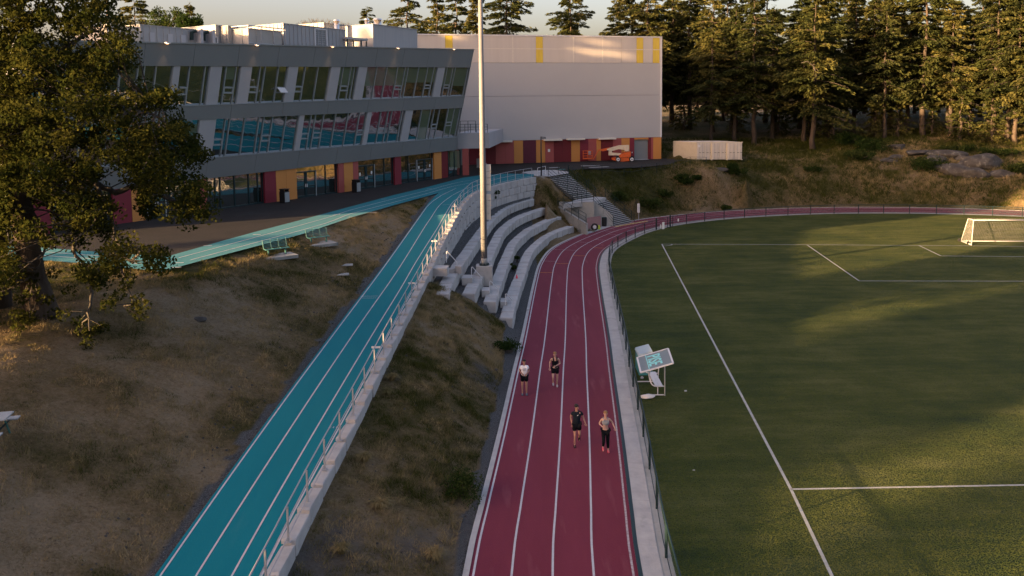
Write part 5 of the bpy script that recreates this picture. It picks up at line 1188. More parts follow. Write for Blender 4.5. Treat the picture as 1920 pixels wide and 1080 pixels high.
# young undergrowth firs at the forest foot
for i, (x, y, z) in enumerate([(1575,268,7.6),(1655,262,8.4),(1765,262,8.5),(1820,272,8),(1700,262,8.4),(1880,276,7.6),(1530,262,7.6),(1470,258,7.9),(1390,250,8.6),(1290,250,8.4)]):
    P = GH(x, y) if x > 1400 else G(x, y, z); tree('small', P.x, P.y+3, hz(P.x, P.y+3)-.1, 'young bushy fir '+['in the dark gap right of the broad sunlit fir','just left of the reddish trunk above the rocks','right of the reddish trunk above the rocks','in the dark undergrowth above the pale crest scrub','beneath the crown of the reddish fir above the rocks','at the crest near the right edge of the picture','directly behind the broad sunlit fir','in the shade left of the broad sunlit fir','between the two bare trunks behind the containers','in the shade between the white hall corner and the thick bare trunk'][i], rz=i*1.3, s=rt.uniform(.7,1.15), group='young firs at the forest foot')
# trees behind the buildings
for key, px, ytop, Y, lb, s in (
    ('broad', 1070,-22,150,'broad fir standing behind the middle of the white hall roof, alone against the sky',1.0),
    ('broad', 948,-45,140,'fir behind the white hall just right of the lighting mast',1.0),
    ('tall2', 762,-32,130,'fir behind the big pale box at the right end of the grey roof',1.05),
    ('slim', 818,-35,152,'narrow fir behind the hall, left of the first yellow stripe',1.2),
    ('tall', 855,-35,158,'bare-trunked fir behind the hall above the first yellow stripe',1.1),
    ('slim', 893,-15,150,'narrow fir behind the hall touching the left side of the lighting mast',1.2),
    ('tall2', 688,14,170,'small distant fir behind the steel flues',.8),
    ('full', 1185,-60,158,'sunlit fir behind the right part of the hall roof',1.15),
    ('tall', 1215,-70,150,'tall sunlit fir behind the right corner of the hall',1.15),
    ('full', 1262,-40,158,'sunlit fir just right of the hall corner',1.1),
    ('broad', 250,-6,140,'fir behind the roof at the left, beside the brown pole',.95),
    ('slim', 355,4,150,'small pointed fir behind the long equipment house',.8)):
    top = GY(px, ytop, Y); e = tree(key, top.x, Y, 0, lb, rz=px*.7, s=s, group='firs behind the buildings')
    H = {'tall':27,'tall2':25,'full':24,'broad':22,'slim':23}[key]*s; e.location.z = top.z-H
# bare tree and pole behind the roof
def bare_tree(name, P, H, label, seed):
    r = random.Random(seed); e = empty(name, P, label, 'tree'); mb = MB(); tw_ = MB()
    mb.tube([P, P+Vector((0,0,H*.45))], [.3,.18], 6)
    def grow(p, d, L, r_, lvl):
        q = p+d*L; (mb if lvl < 2 else tw_).tube([p, q], [r_, r_*.6], 4 if lvl < 2 else 3, caps=False)
        if lvl >= 4: return
        for k in range(3 if lvl < 3 else 3):
            nd = (d+Vector((r.uniform(-.7,.7), r.uniform(-.7,.7), r.uniform(-.1,.5)))).normalized(); grow(q, nd, L*.68, r_*.6, lvl+1)
    for k in range(5): a = k*1.26; grow(P+Vector((0,0,H*.4)), Vector((math.cos(a)*.7, math.sin(a)*.7, 1)).normalized(), H*.22, .12, 0)
    obj('trunk', mb, M['bark_pale'], e); o = obj('twigs', tw_, M['bark_pale'], e); o['kind'] = 'stuff'; return e
top = GY(608,24,135); bare_tree('bare_tree', Vector((top.x,135,top.z-14)), 14, 'bare leafless tree seen above the middle of the grey roof', 5)
a = GY(204,52,120); o = obj('wooden_pole', MB().tube([(a.x,120,5.6),(a.x,120,a.z+12)], [.28,.2], 8), M['bark'], None, loc=(a.x,120,5.6)); tag(o, 'tall brown wooden pole rising behind the roof beside the oak', 'pole')

# ---- leaf clump helper
def clumps(cent, rad_, nper, r, size=(.10,.18), flat=.8, asp=.62):
    C = []; vr = []
    for (c, R0, n_) in zip(cent, rad_, nper):
        q = unit(r.normal(0,1,(n_,3)))*(R0*r.uniform(.25,1,n_)**.5)[:, None]; q[:, 2] *= flat; C.append(np.array(c)+q); vr.append(r.normal(0,.07)+q[:, 2]/R0*.06+r.normal(0,.07,n_))
    C = np.concatenate(C); vr = np.concatenate(vr); n_ = len(C)
    V, F_ = sprigs(C, unit(r.normal(0,1,(n_,3))+[0,0,-.15]), r.uniform(*size, n_), r, asp, 1.0); return V, F_, vr
# ---- the oak at the left
ro = np.random.default_rng(4)
OB = G(72,588,hz(-21,35.5)); OB = Vector((OB.x, OB.y, hz(OB.x, OB.y)))
OY = OB.y
oak = empty('oak_tree', OB, 'large gnarled oak with a thick leaning trunk and drooping crown at the left edge', 'tree')
POLY = [(-230,-160),(120,-190),(200,-60),(206,20),(240,58),(247,85),(238,118),(212,150),(188,158),(192,172),(235,180),(262,160),(290,158),(322,170),(328,190),(318,206),(330,215),(345,222),(352,250),(372,268),(386,290),(376,310),(345,306),(350,335),(372,345),(385,375),(392,402),(388,425),(360,420),(336,414),(312,402),(296,420),(285,452),(312,478),(322,492),(312,508),(296,500),(262,488),(232,492),(222,520),(182,530),(150,505),(110,470),(60,470),(20,520),(-60,600),(-260,560)]
HOLES = [(214,331,20),(206,287,9),(78,405,15),(120,478,24),(265,430,24),(230,410,15),(222,372,14),(30,450,12),(165,440,10),(95,55,9),(150,80,12),(175,70,9),(45,15,8),(120,20,6),(200,60,6),(152,232,6),(300,218,10),(350,318,8),(180,478,14),(70,300,7),(110,330,7),(320,372,9)]
cent = []; rad_ = []; npr = []
pp = np.array(POLY, float)
tries = 0
while len(cent) < 1650 and tries < 90000:
    tries += 1; x = ro.uniform(-230,392); y = ro.uniform(-190,600)
    if not inpoly(np.array([x]), np.array([y]), POLY)[0]: continue
    if any(math.hypot(x-a, (y-b)) < c+9 for a, b, c in HOLES): continue
    if y > 400 and ro.random() < .35: continue
    halfd = 5.2*math.sqrt(max(.05, 1-((x-60)/360)**2)); Yc = OY+ro.uniform(-halfd, halfd*.8)
    p = GY(x, y, Yc)
    if p.z < hz(p.x, p.y)+.3: continue
    cent.append(tuple(p)); rad_.append(ro.uniform(.3,.72)); npr.append(int(ro.uniform(80,150)))
# hanging sprays near the ground
for x, y in [(262,592),(253,580),(270,572),(258,560),(155,640),(170,635),(185,628),(192,645),(150,625),(165,650),(40,560),(60,545),(85,560),(35,640),(60,650),(50,672),(62,700),(100,620),(120,590),(30,590),(200,575),(205,560),(235,535),(225,550),(60,520),(20,500),(100,512),(130,545),(285,500),(300,505),(245,520)]:
    p = GY(x, y, OY-ro.uniform(.3,2.2)); g_ = hz(p.x, p.y)
    if p.z < g_+.25: p.z = g_+.25
    cent.append(tuple(p)); rad_.append(.33); npr.append(60)
V, F_, vr = clumps(cent, rad_, npr, ro, (.10,.19))
off = np.array(OB); o = bpy.data.objects.new('crown', npmesh('crown', V-off, F_, M['oak_leaf'], vr)); link(o); o.parent = oak
# trunk and limbs
T = lambda x, y, dy=0: GY(x, y, OY+dy)
tk = MB(); tk.tube([Vector((OB.x+.15, OB.y, OB.z-.6)), Vector((OB.x+.1, OB.y, OB.z+.2)), T(62,520), T(48,440), T(36,370), T(24,300,.2), T(14,230,.4), T(10,150,.2)], [1.05,.68,.50,.46,.46,.42,.34,.2], 12)
for a in range(7):
    q = Vector((math.cos(a*.9)*1.0, math.sin(a*.9)*1.0, -.35)); tk.tube([OB+Vector((0,0,.5)), OB+q*.6+Vector((0,0,.1)), OB+q*1.4], [.3,.2,.05], 5)
obj('trunk', tk, M['bark'], oak, True)
limbs_px = [[(20,290),(45,262),(60,245),(90,240),(150,225),(230,205),(300,190)], [(36,380),(70,350),(120,330),(180,345),(215,360),(262,350),(330,380),(370,400)],
 [(40,400),(62,395),(75,425),(88,445),(85,475),(72,500),(62,520)], [(14,230),(50,150),(110,100),(170,60),(215,70)], [(24,300),(-40,220),(-120,120)], [(14,230),(5,120),(40,20),(60,-90)],
 [(120,330),(150,345),(160,365),(168,390),(178,402),(170,425)], [(180,345),(200,385),(212,420),(215,448),(208,462),(225,478)], [(215,448),(230,470),(245,490),(262,470),(248,458),(240,470)],
 [(208,462),(225,500),(240,535),(250,570)], [(140,455),(138,470),(150,490),(165,505),(175,540)], [(130,300),(160,330),(155,370)], [(36,370),(-20,340),(-90,330)], [(230,205),(280,215),(325,240),(360,285)], [(170,520),(172,560),(165,585),(168,620)], [(60,245),(75,200),(120,170),(165,172)], [(300,190),(310,180),(320,178)]]
lb_ = MB()
for i, L in enumerate(limbs_px):
    dz = ro.uniform(-2.5,-.2) if i in (2,6,7,8,9,10,14,15) else ro.uniform(-1,1.5); n_ = len(L)
    P = [T(x, y, dz*k/(n_-1)+ro.normal(0,.12)) for k, (x, y) in enumerate(L)]
    r0 = .20 if i in (0,1,3,4,5,12) else .075; P = [Vector(q) for q in spline([tuple(p) for p in P], .4)]
    for k in range(1, len(P)-1): P[k] += Vector((ro.normal(0,.03), ro.normal(0,.03), ro.normal(0,.03)))
    lb_.tube(P, [r0*(1-.85*k/(len(P)-1))+.012 for k in range(len(P))], 6)
# twigs joining clumps to the limb skeleton
nodes = np.array([v for v in lb_.v][::6]); 
for c in [cent[i] for i in range(0, len(cent), 2)]:
    d = np.linalg.norm(nodes-np.array(c), axis=1); j = int(d.argmin())
    if .3 < d[j] < 4.5:
        a, b = Vector(nodes[j]), Vector(c); m = (a+b)/2+Vector((ro.normal(0,.2), ro.normal(0,.2), ro.uniform(-.1,.25)))
        lb_.tube([a, m, b], [.035,.025,.010], 3, caps=False)
NOFIX.add('limb'); o = obj('limb', lb_, M['bark_pale'], oak, True); o['kind'] = 'stuff'
# second trunk at the very edge
a = GY(-6,560,OY+1.2); tk = MB(); tk.tube([(a.x,a.y,hz(a.x,a.y)-.4), GY(0,500,OY+1.2), GY(-2,440,OY+1.2), GY(-12,300,OY+1.5), GY(-30,150,OY+2)], [.6,.34,.30,.26,.2], 10)
e = empty('oak_tree', (a.x,a.y,hz(a.x,a.y)), 'second oak trunk cut by the left edge behind the big leaning oak', 'tree'); obj('trunk', tk, M['bark'], e, True)
ce = [tuple(GY(x, y, OY+ro.uniform(1,4))) for x, y in zip(ro.uniform(-200,30,60), ro.uniform(-150,330,60))]
V, F_, vr = clumps(ce, [.6]*60, [90]*60, ro); o = bpy.data.objects.new('crown', npmesh('crown', V-np.array(e.location), F_, M['oak_leaf'], vr)); link(o); o.parent = e
# deciduous tree seen over the roof at the left
for (x0, x1, y0, y1, Y, lb) in ((282,335,14,52,130,'rounded leafy tree above the left end of the equipment house'), (335,372,26,52,128,'small leafy tree right beside the pointed fir over the roof')):
    cc = [tuple(GY(ro.uniform(x0,x1), y0+(y1-y0)*ro.random()**.7, Y+ro.uniform(-2,2))) for _ in range(34)]
    p = GY((x0+x1)/2, 52, Y); e = empty('leafy_tree', (p.x, Y, 5.6), lb, 'tree', 'leafy trees beyond the roof')
    V, F_, vr = clumps(cc, [.85]*34, [60]*34, ro, (.25,.45)); o = bpy.data.objects.new('crown', npmesh('crown', V-np.array(e.location), F_, M['bush_leaf'], vr)); link(o); o.parent = e
    mb = MB().tube([(p.x,Y,5.6),(p.x,Y,p.z)], [.35,.2], 6)
    for c in cc[::2]: mb.tube([(p.x,Y,p.z-.5), c], [.10,.03], 4, caps=False)
    obj('trunk', mb, M['bark'], e)
# ---- bushes
def bush(px, py, z, R0, H, label, n_=14, m_='bush_leaf', group=None, size=(.16,.30), P=None):
    P = P or (GH(px, py) if px > 1410 else G(px, py, z)); zz = hz(P.x, P.y); P = Vector((P.x, P.y, zz)); r = np.random.default_rng(int(px*7+py))
    e = empty('bush', P, label, 'bush', group)
    ce = [(P.x+r.normal(0,R0*.45), P.y+r.normal(0,R0*.45), zz+r.uniform(.15,.8)*H) for _ in range(n_)]
    V, F_, vr = clumps(ce, list(r.uniform(.3,.55,n_)*min(R0,H*1.2)), [90]*n_, r, size); o = bpy.data.objects.new('foliage', npmesh('foliage', V-np.array(P), F_, M[m_], vr)); link(o); o.parent = e
    mb = MB()
    for c in ce[::2]: mb.tube([P, Vector(c)], [.03,.012], 3, caps=False)
    obj('stems', mb, M['bark'], e); return e
bg_ = 'bushes on the weedy hillside'
bush(1376,309,5.5,1.1,1.9,'round green bush in front of the right-hand container',20,group=bg_)
bush(1283,315,5.4,1.0,1.3,'dark bush at the top edge of the bank below the containers',14,group=bg_)
bush(1308,316,5.3,.7,.8,'small shrub just right of the dark bush at the bank top',9,group=bg_)
bush(1590,272,7.6,2.2,2.0,'dark green thicket left of the rocky outcrop, upper one',26,group=bg_)
bush(1635,285,7.2,2.4,1.9,'dark green thicket touching the left end of the rocks',28,group=bg_)
bush(1610,300,6.4,2.0,1.4,'low green thicket below the other two near the rocks',20,group=bg_)
bush(1735,318,5.4,2.2,1.8,'bright green shrub growing in the middle of the rocky outcrop',26,group=bg_)
bush(1905,326,4.4,1.5,1.5,'dark shrub at the right edge beyond the rocks',16,group=bg_)
bush(1800,285,7.8,2.5,1.0,'pale green low scrub along the crest right of the reddish fir',24,group=bg_)
bush(1870,292,7.4,2.6,1.0,'pale green low scrub on the crest near the right edge',24,group=bg_)
bush(1520,357,2.0,1.2,.8,'small dark shrub low on the grassy hillside above the bend',12,group=bg_)
bush(1365,372,1.6,.9,.6,'tiny green shrub near the track at the foot of the bank',8,group=bg_)
bush(1245,385,.8,1.2,.9,'leafy weeds low on the bank right of the white sign',12,group=bg_)
bush(1155,350,3.9,1.6,1.0,'tangle of green weeds on the bank right of the upper stairs',18,group=bg_)
bush(1210,345,3.9,1.8,1.1,'tangle of green weeds in the middle of the bank under the yard',18,group=bg_)
bush(868,905,.6,.75,1.0,'dark green shrub on the bank by the gravel edge of the red track',26,size=(.05,.10))
bush(948,650,.35,.7,.6,'olive shrub beside the grey boulder near the red track',14,size=(.07,.13))
bush(937,376,3.7,.55,1.3,'tall leafy weed at the foot of the retaining wall behind the top row',10,size=(.10,.18),P=Vector((-1.9,83.6,0)))
bush(975,560,1,.25,.8,'weeds growing between the two lowest seating rows',8,size=(.08,.14),P=Vector((.1,65,0)))
bush(960,500,1,.25,.7,'yellowing weeds between the lower rows halfway along',7,size=(.08,.14),P=Vector((.35,68.5,0)))
# ---- tussocks of dry grass
def tussock(x, y, R0, H, n_, seed):
    r = np.random.default_rng(seed); z = hz(x, y); a = r.uniform(0, 6.28, n_); L = r.uniform(.6,1,n_)*H; sp = r.uniform(.1,1,n_)
    b = np.stack([x+np.cos(a)*R0*.2*sp, y+np.sin(a)*R0*.2*sp, np.full(n_, z-.03)], 1); m = np.stack([x+np.cos(a)*R0*.6*sp, y+np.sin(a)*R0*.6*sp, z+L*.8], 1); t = np.stack([x+np.cos(a)*R0*1.2*sp, y+np.sin(a)*R0*1.2*sp, z+L*(.9-.5*sp)], 1)
    s = np.stack([-np.sin(a), np.cos(a), 0*a], 1)*.012
    return np.stack([b-s, b+s, m+s*.8, m-s*.8], 1).reshape(-1,3), np.stack([m-s*.8, m+s*.8, t, t], 1).reshape(-1,3)
gt = 'straw tussocks on the bank between the two tracks'
for i, (px, py, z, R0, H, lb) in enumerate(((712,950,.9,.55,.35,'pale yellow star-shaped grass tussock in the middle of the bank'), (815,1020,.6,.5,.45,'straw tussock fallen over near the gravel, low on the bank'), (683,865,1.3,.5,.4,'brown tussock close under the ramp kerb'), (640,1030,1.0,.4,.35,'small brown tussock at the bottom of the bank'), (735,715,1.9,.5,.4,'brown tussock beneath the ramp railing halfway up'), (725,735,1.9,.4,.3,'round pale tussock just below the railing'))):
    P = G(px, py, z); A, B = tussock(P.x, P.y, R0, H, 170, i); V = np.concatenate([A, B])-np.array([P.x, P.y, hz(P.x, P.y)])
    me_ = npmesh('tussock', V, np.arange(len(V)).reshape(-1,4), M['grass_blade'], np.full(len(V)//4, .35+.1*(i == 0)))
    o = bpy.data.objects.new('grass_tussock', me_); link(o); o.location = (P.x, P.y, hz(P.x, P.y)); tag(o, lb, 'tussock', gt)
# ---- grass as ground cover
def blades(n_, X, Y, h, wd, r, seed_lean=.5):
    Z = hfield(X, Y); a = r.uniform(0, 6.28, n_); L = r.uniform(.5,1.3,n_)*h; dx = r.normal(0, seed_lean, n_)*L; dy = r.normal(0, seed_lean, n_)*L
    b = np.stack([X, Y, Z-.02], 1); s = np.stack([np.cos(a), np.sin(a), 0*a], 1)*(np.asarray(wd)/2)[..., None]; t = b+np.stack([dx, dy, L], 1)
    return np.stack([b-s, b+s, t], 1).reshape(-1,3)
def cover(name, label, n_, box, hgt, wd, cond, seed):
    r = np.random.default_rng(seed); X = r.uniform(box[0], box[1], n_); Y = r.uniform(box[2], box[3], n_)
    zr_a, zg_a, zb_a = zones(X, Y); k = (zg_a < .45) & cond(X, Y) & (r.random(n_) > zb_a*.75); X, Y, dr_ = X[k], Y[k], zr_a[k]
    cl = np.clip(.75+vnoise(X, Y, 1.3, 31)*1.2+vnoise(X, Y, .35, 32)*1.6, .1, 1.9)
    dist = np.hypot(X, Y); hh = np.interp(dist, [15, 60, 130], [hgt[0], hgt[1], hgt[2]]); ww = np.interp(dist, [15, 60, 130], [wd[0], wd[1], wd[2]])
    V = blades(len(X), X, Y, hh*cl, ww, r); me_ = npmesh(name, V, np.arange(len(V)).reshape(-1,3), M['grass_blade'], np.clip((dr_-.42)*.95, -.4, .5)+r.normal(0,.16,len(X))+vnoise(X, Y, .38, 41)*.75+vnoise(X, Y, .9, 42)*.45)
    o = bpy.data.objects.new(name, me_); link(o); tag(o, label, kind='stuff'); return o
def crv(Y): return np.interp(Y, CURB[:, 1], CURB[:, 0])
def rlv(Y): return np.interp(Y, RL[:, 1], RL[:, 0])
def otv(Y): return np.interp(Y, OUT[:86, 1], OUT[:86, 0])
upl = [(p.x, p.y) for p in UPLw]
def notplaza(X, Y): return ~inpoly(X, Y, PLZ)
cover('grass', 'parched grass on the slope left of the turquoise ramp', 480000, (-34,-7,14,80), (.12,.17,.22), (.020,.034,.055), lambda X, Y: (X < rlv(Y)-.5) & notplaza(X, Y) & (X > -Y*.66-3), 1)
cover('grass', 'rough grass on the bank between the ramp and the red track', 200000, (-7,1.5,14,50), (.14,.20,.24), (.018,.032,.05), lambda X, Y: (X > crv(Y)+.12) & (X < otv(Y)-.45), 2)
cover('grass', 'weedy grass on the mound beside the stairs', 60000, (0,9,85,100), (.1,.25,.32), (.02,.04,.07), lambda X, Y: notplaza(X, Y) & (Y > np.interp(X, [ROWS[k][0][0] for k in 'DCBA'], [ROWS[k][0][1] for k in 'DCBA'])+.4) & (X < 4.6+(101-Y)*.75), 3)
bdc = lambda X, Y: pdist(X, Y, OUT[::3])
def hillc(X, Y):
    d, s = bdc(X, Y); return (s < 0) & (d > .9) & notplaza(X, Y) & (X > 8+(98-Y)*.55) & ~((X > 23.5) & (X < 35) & (Y > 118.5) & (Y < 126))
cover('grass', 'tall wild grass and weeds on the hillside beyond the bend', 330000, (6,92,90,140), (.3,.3,.42), (.04,.05,.085), hillc, 4)
# ---- rocks
def rock(P, sx, sy, sz, label, seed, group=None, name='rock', rz=0, m_='rock', sink=.3):
    bm = bmesh.new(); bmesh.ops.create_icosphere(bm, subdivisions=3, radius=1); r = np.random.default_rng(seed); pl = [unit(r.normal(0,1,(1,3)))[0] for _ in range(9)]
    for v in bm.verts:
        c = np.array(v.co)
        for p_ in pl:
            dd = c@p_
            if dd > .68: c = c-p_*(dd-.68)*.9
        v.co = Vector((c[0]*sx, c[1]*sy, c[2]*sz))+Vector(r.normal(0,.015,3))*min(sx,sy)
    me_ = bpy.data.meshes.new(name); bm.to_mesh(me_); bm.free(); me_.materials.append(M[m_])
    o = bpy.data.objects.new(name, me_); link(o); o.location = (P.x, P.y, hz(P.x, P.y)+sz*(.12-sink)); o.rotation_euler = (0,0,rz); tag(o, label, 'rock', group); return o
rg = 'boulders of the rocky outcrop'
for i, (px, py, z, sx, sy, sz, lb) in enumerate(((1683,277,7.6,1.3,1.0,.7,'small dark boulder at the upper left end of the outcrop'), (1725,287,7.3,2.4,1.4,.6,'low flat rock slab on the upper left of the outcrop'), (1770,290,7.2,2.8,1.5,.7,'long flat slab along the top of the outcrop'), (1805,297,6.8,1.4,1.0,.5,'small pale slab on the right of the outcrop top'), (1680,296,6.6,1.3,1.0,.5,'half buried rock left of the bright shrub'), (1665,302,6.2,1.2,.8,.5,'lone dark rock at the lower left of the outcrop'), (1755,300,6.4,1.3,1.0,.8,'dark rounded boulder right of the bright shrub'), (1835,312,5.9,3.0,1.6,1.1,'big dark hump on the upper right of the outcrop'), (1790,325,4.9,2.6,1.6,1.3,'dark jagged boulder in the middle of the outcrop'), (1825,330,4.7,2.0,1.3,1.0,'dark boulder between the jagged one and the pale one'), (1845,350,3.2,3.3,1.8,1.5,'largest pale lichen-covered boulder low on the hillside'), (1878,362,2.2,1.6,1.1,.8,'dark rock at the foot of the pale boulder'), (1815,352,3.0,1.2,.9,.5,'small pale rock left of the largest boulder'))):
    P = GH(px, py); rock(P, sx*1.2, sy*1.3, sz*1.0, lb, i+3, rg, rz=.35*math.sin(i*2.1), sink=.10)
rock(G(1350,318,4.8), 1.8,1.2,.5,'grey stony patch on the bank top right of the yard fence',40, m_='rock')
rock(G(372,586,4.6), .45,.28,.16,'flat grey stone lying on the dry slope right of the oak',41)
rock(G(945,652,.25), .75,.4,.35,'grey flat-topped boulder at the gravel edge of the red track',42)
rock(G(928,695,.2), .2,.16,.12,'small tan stone at the foot of the bank left of the runner in white',43)
rock(G(934,700,.1), .16,.12,.1,'pebble-sized pale stone beside the tan stone at the bank foot',44)
for i, (x, y, z) in enumerate(((648,474,4.9),(640,484,4.9))):
    P = G(x, y, z); o = obj('metal_cover', MB().box((P.x, P.y, hz(P.x,P.y)+.03), (.85,.6,.05), .2), M['concrete_dk'], None, loc=(P.x,P.y,hz(P.x,P.y))); tag(o, ('grey metal cover set in the grass, the upper of two near the benches','grey metal cover set in the grass, the lower of two near the benches')[i], 'cover', 'metal covers in the grass')
rs = random.Random(8); sm = MB()
for i in range(420):
    if rs.random() < .55: y = rs.uniform(16,60); x = np.interp(y, RL[:,1], RL[:,0])-rs.uniform(.3,2.2)
    else: y = rs.uniform(16,50); x = rs.uniform(np.interp(y, CURB[:,1], CURB[:,0])+.5, np.interp(y, OUT[:86,1], OUT[:86,0])-.3)
    z = hz(x, y); s_ = rs.uniform(.012,.034)*(1+y/50); sm.hexa([(x-s_,y-s_,z-.02),(x+s_,y-s_*.7,z-.02),(x+s_,y+s_,z-.02),(x-s_*.6,y+s_,z-.02)], [(x-s_*.5,y-s_*.6,z+s_*.8),(x+s_*.6,y-s_*.4,z+s_*.6),(x+s_*.4,y+s_*.6,z+s_*.9),(x-s_*.5,y+s_*.5,z+s_*.7)])
NOFIX.add('stones'); o = obj('stones', sm, M['rock'], None); tag(o, 'loose stones scattered on the slopes', kind='stuff')
# ---- unseen firs added left of the frame to shade the ground and shape sun patches
SD = np.array([math.cos(SUN_AZ), math.sin(SUN_AZ)]); SQ = np.array([-SD[1], SD[0]])
def shade_tree(c, s, key, sc, lb='tall unseen fir added outside the picture at the left to cast shade'):
    p = SQ*c+SD*s; tree(key, p[0], p[1], hz(p[0], p[1])-.1, lb, rz=c*1.3, s=sc, group='unseen firs added for shade left of the picture')
rr_ = random.Random(5)
def shade_row(c0, c1, s0, step, sc):
    c = c0
    while c < c1: shade_tree(c, s0+rr_.uniform(-5,5), 'low', sc*rr_.uniform(.9,1.1)); c += step*rr_.uniform(.85,1.15)
for s0 in (-62,-72,-84): shade_row(-34, 6.5, s0, 5.0, 1.0)
for s0 in (-64,-72,-82):
    for c_ in (24.2, 28.8): shade_tree(c_+rr_.uniform(-.5,.5), s0, 'low', .95)
for s0 in (-66,-76,-86): shade_tree(41.8+rr_.uniform(-.5,.5), s0, 'low', .8)
for s0 in (-66,-78,-90): shade_row(68.5, 92, s0, 4.6, 1.0)
for s0 in (-18,-26,-34): shade_row(93, 118, s0, 4.4, 1.22)
shade_tree(15.6, -120, 'slim', .8)
shade_tree(53.0, -120, 'slim', .8)
# ================================================================ SMALL THINGS ON THE GROUNDS
# benches
def bench(px, py, z, ang, label):
    P = G(px, py, z); zz = hz(P.x, P.y)+.02; P = Vector((P.x, P.y, zz))
    pad = empty('bench_pad', P, label[1], 'slab', 'concrete bench pads'); ca, sa = math.cos(ang)*.85, math.sin(ang)*.85
    f = lambda a, b, c: P+Vector((a*ca-b*sa, a*sa+b*ca, c*.9))
    obj('slab', MB().hexa([f(-1.15,-.75,-.15), f(1.15,-.75,-.15), f(1.15,.75,-.15), f(-1.15,.75,-.15)], [f(-1.15,-.75,.06), f(1.15,-.75,.06), f(1.15,.75,.06), f(-1.15,.75,.06)]), M['concrete_dk'], pad)
    e = empty('park_bench', f(0,.15,.06), label[0], 'bench', 'teal metal benches on the slope')
    for s_ in (-.62,.62): obj('leg', MB().box(f(s_,.2,.26), (.07,.09,.4), ang), M['teal_paint'], e)
    for i in range(6): y = .0+i*.085; obj('seat_slat', MB().hexa([f(-.85,y,.46), f(.85,y,.46), f(.85,y+.06,.46), f(-.85,y+.06,.46)], [f(-.85,y,.49), f(.85,y,.49), f(.85,y+.06,.49), f(-.85,y+.06,.49)]), M['teal_paint'], e)
    for i in range(6): z_ = .55+i*.085; y = .52+i*.03; obj('back_slat', MB().hexa([f(-.85,y,z_), f(.85,y,z_), f(.85,y+.025,z_), f(-.85,y+.025,z_)], [f(-.85,y+.015,z_+.035), f(.85,y+.015,z_+.035), f(.85,y+.04,z_+.035), f(-.85,y+.04,z_+.035)]), M['teal_paint'], e)
    for s_ in (-.85,-.28,.28,.85): obj('arm', MB().tube([f(s_,-.02,.46), f(s_,.5,.5), f(s_,.72,1.06)], .022, 5), M['teal_paint'], e)
bench(522,479,5.2,rad(38),('teal metal park bench nearer the oak, on its own concrete pad','small concrete pad under the teal bench nearer the oak'))
bench(600,451,5.3,rad(38),('teal metal park bench farther right, near the turquoise path','small concrete pad under the teal bench farther right'))
# picnic table at the left edge
P = G(-48,764,hz(-19.8,28)); zz = hz(P.x, P.y); P.z = zz; e = empty('picnic_table', P, 'grey picnic table half cut by the left edge', 'picnic table')
ang = rad(12); ca, sa = math.cos(ang), math.sin(ang); f = lambda a, b, c: P+Vector((a*ca-b*sa, a*sa+b*ca, c))
tb = mat('grey_weathered_wood', (.22,.26,.28), .8, (.28,.31,.33), 5)
for i in range(5): y = -.36+i*.145; obj('table_plank', MB().hexa([f(-.95,y,.74), f(.95,y,.74), f(.95,y+.135,.74), f(-.95,y+.135,.74)], [f(-.95,y,.78), f(.95,y,.78), f(.95,y+.135,.78), f(-.95,y+.135,.78)]), tb, e)
for y0 in (-.82, .56):
    for j in (0, 1): y = y0+j*.14; obj('seat_plank', MB().hexa([f(-.95,y,.42), f(.95,y,.42), f(.95,y+.13,.42), f(-.95,y+.13,.42)], [f(-.95,y,.46), f(.95,y,.46), f(.95,y+.13,.46), f(-.95,y+.13,.46)]), tb, e)
for x in (-.7,.7):
    for s_ in (-1,1): obj('leg', MB().tube([f(x,.15*s_,.74), f(x,.6*s_,0)], .03, 5), M['teal_paint'], e)
    obj('seat_bearer', MB().tube([f(x,-.78,.40), f(x,.78,.40)], .028, 5), M['dark_metal'], e)
# players' shelter with roof lettering
z0, z1 = 1.78, 2.22
c1_, c2_, c3_, c4_ = G(1201.5,698.5,z0), G(1262,681,z1), G(1252.5,653.8,z1), G(1194.6,671,z0)
gb = G(1246.5,742,0); e = empty('player_shelter', gb, 'small white framed players shelter with lettered roof sheet beside the field fence', 'shelter')
def tb_(pts, r_=.028): return MB().tube(pts, r_, 6)
for a, b in ((c1_,c2_),(c2_,c3_),(c3_,c4_),(c4_,c1_)): obj('roof_frame', MB().beam(a, b, .075, .055), M['white'], e)
up3 = (c2_-c1_).cross(c4_-c1_).normalized()
m_ = MB(); m_.hexa([c1_, c2_, c3_, c4_], [c1_+up3*.012, c2_+up3*.012, c3_+up3*.012, c4_+up3*.012]); sheet_ = obj('roof_sheet', m_, M['roof_sheet'], e)
ex_ = (c2_-c1_); ey_ = (c4_-c1_)
# lettering: runs from the far edge to the near edge, tops of the letters to the right
cu = bpy.data.curves.new('t', 'FONT'); cu.body = 'PISE'; cu.extrude = .004; cu.size = 1; cu.align_x = 'CENTER'; cu.align_y = 'CENTER'; cu.offset = .012
to = bpy.data.objects.new('t', cu); link(to); bpy.context.view_layer.update(); tme = bpy.data.meshes.new_from_object(to); bpy.data.objects.remove(to)
xs = [v.co.x for v in tme.vertices]; ysx = [v.co.y for v in tme.vertices]; xm, xM, ym, yM = min(xs), max(xs), min(ysx), max(ysx)
for v in tme.vertices:
    u_ = (v.co.x-xm)/(xM-xm); w_ = (v.co.y-ym)/(yM-ym)
    q = c1_+ey_*(.86-.68*u_)+ex_*(.30+.42*w_)+up3*(.018+v.co.z); v.co = q-gb
tme.materials.clear(); tme.materials.append(M['letter']); to = bpy.data.objects.new('roof_lettering', tme); link(to); to.parent = sheet_
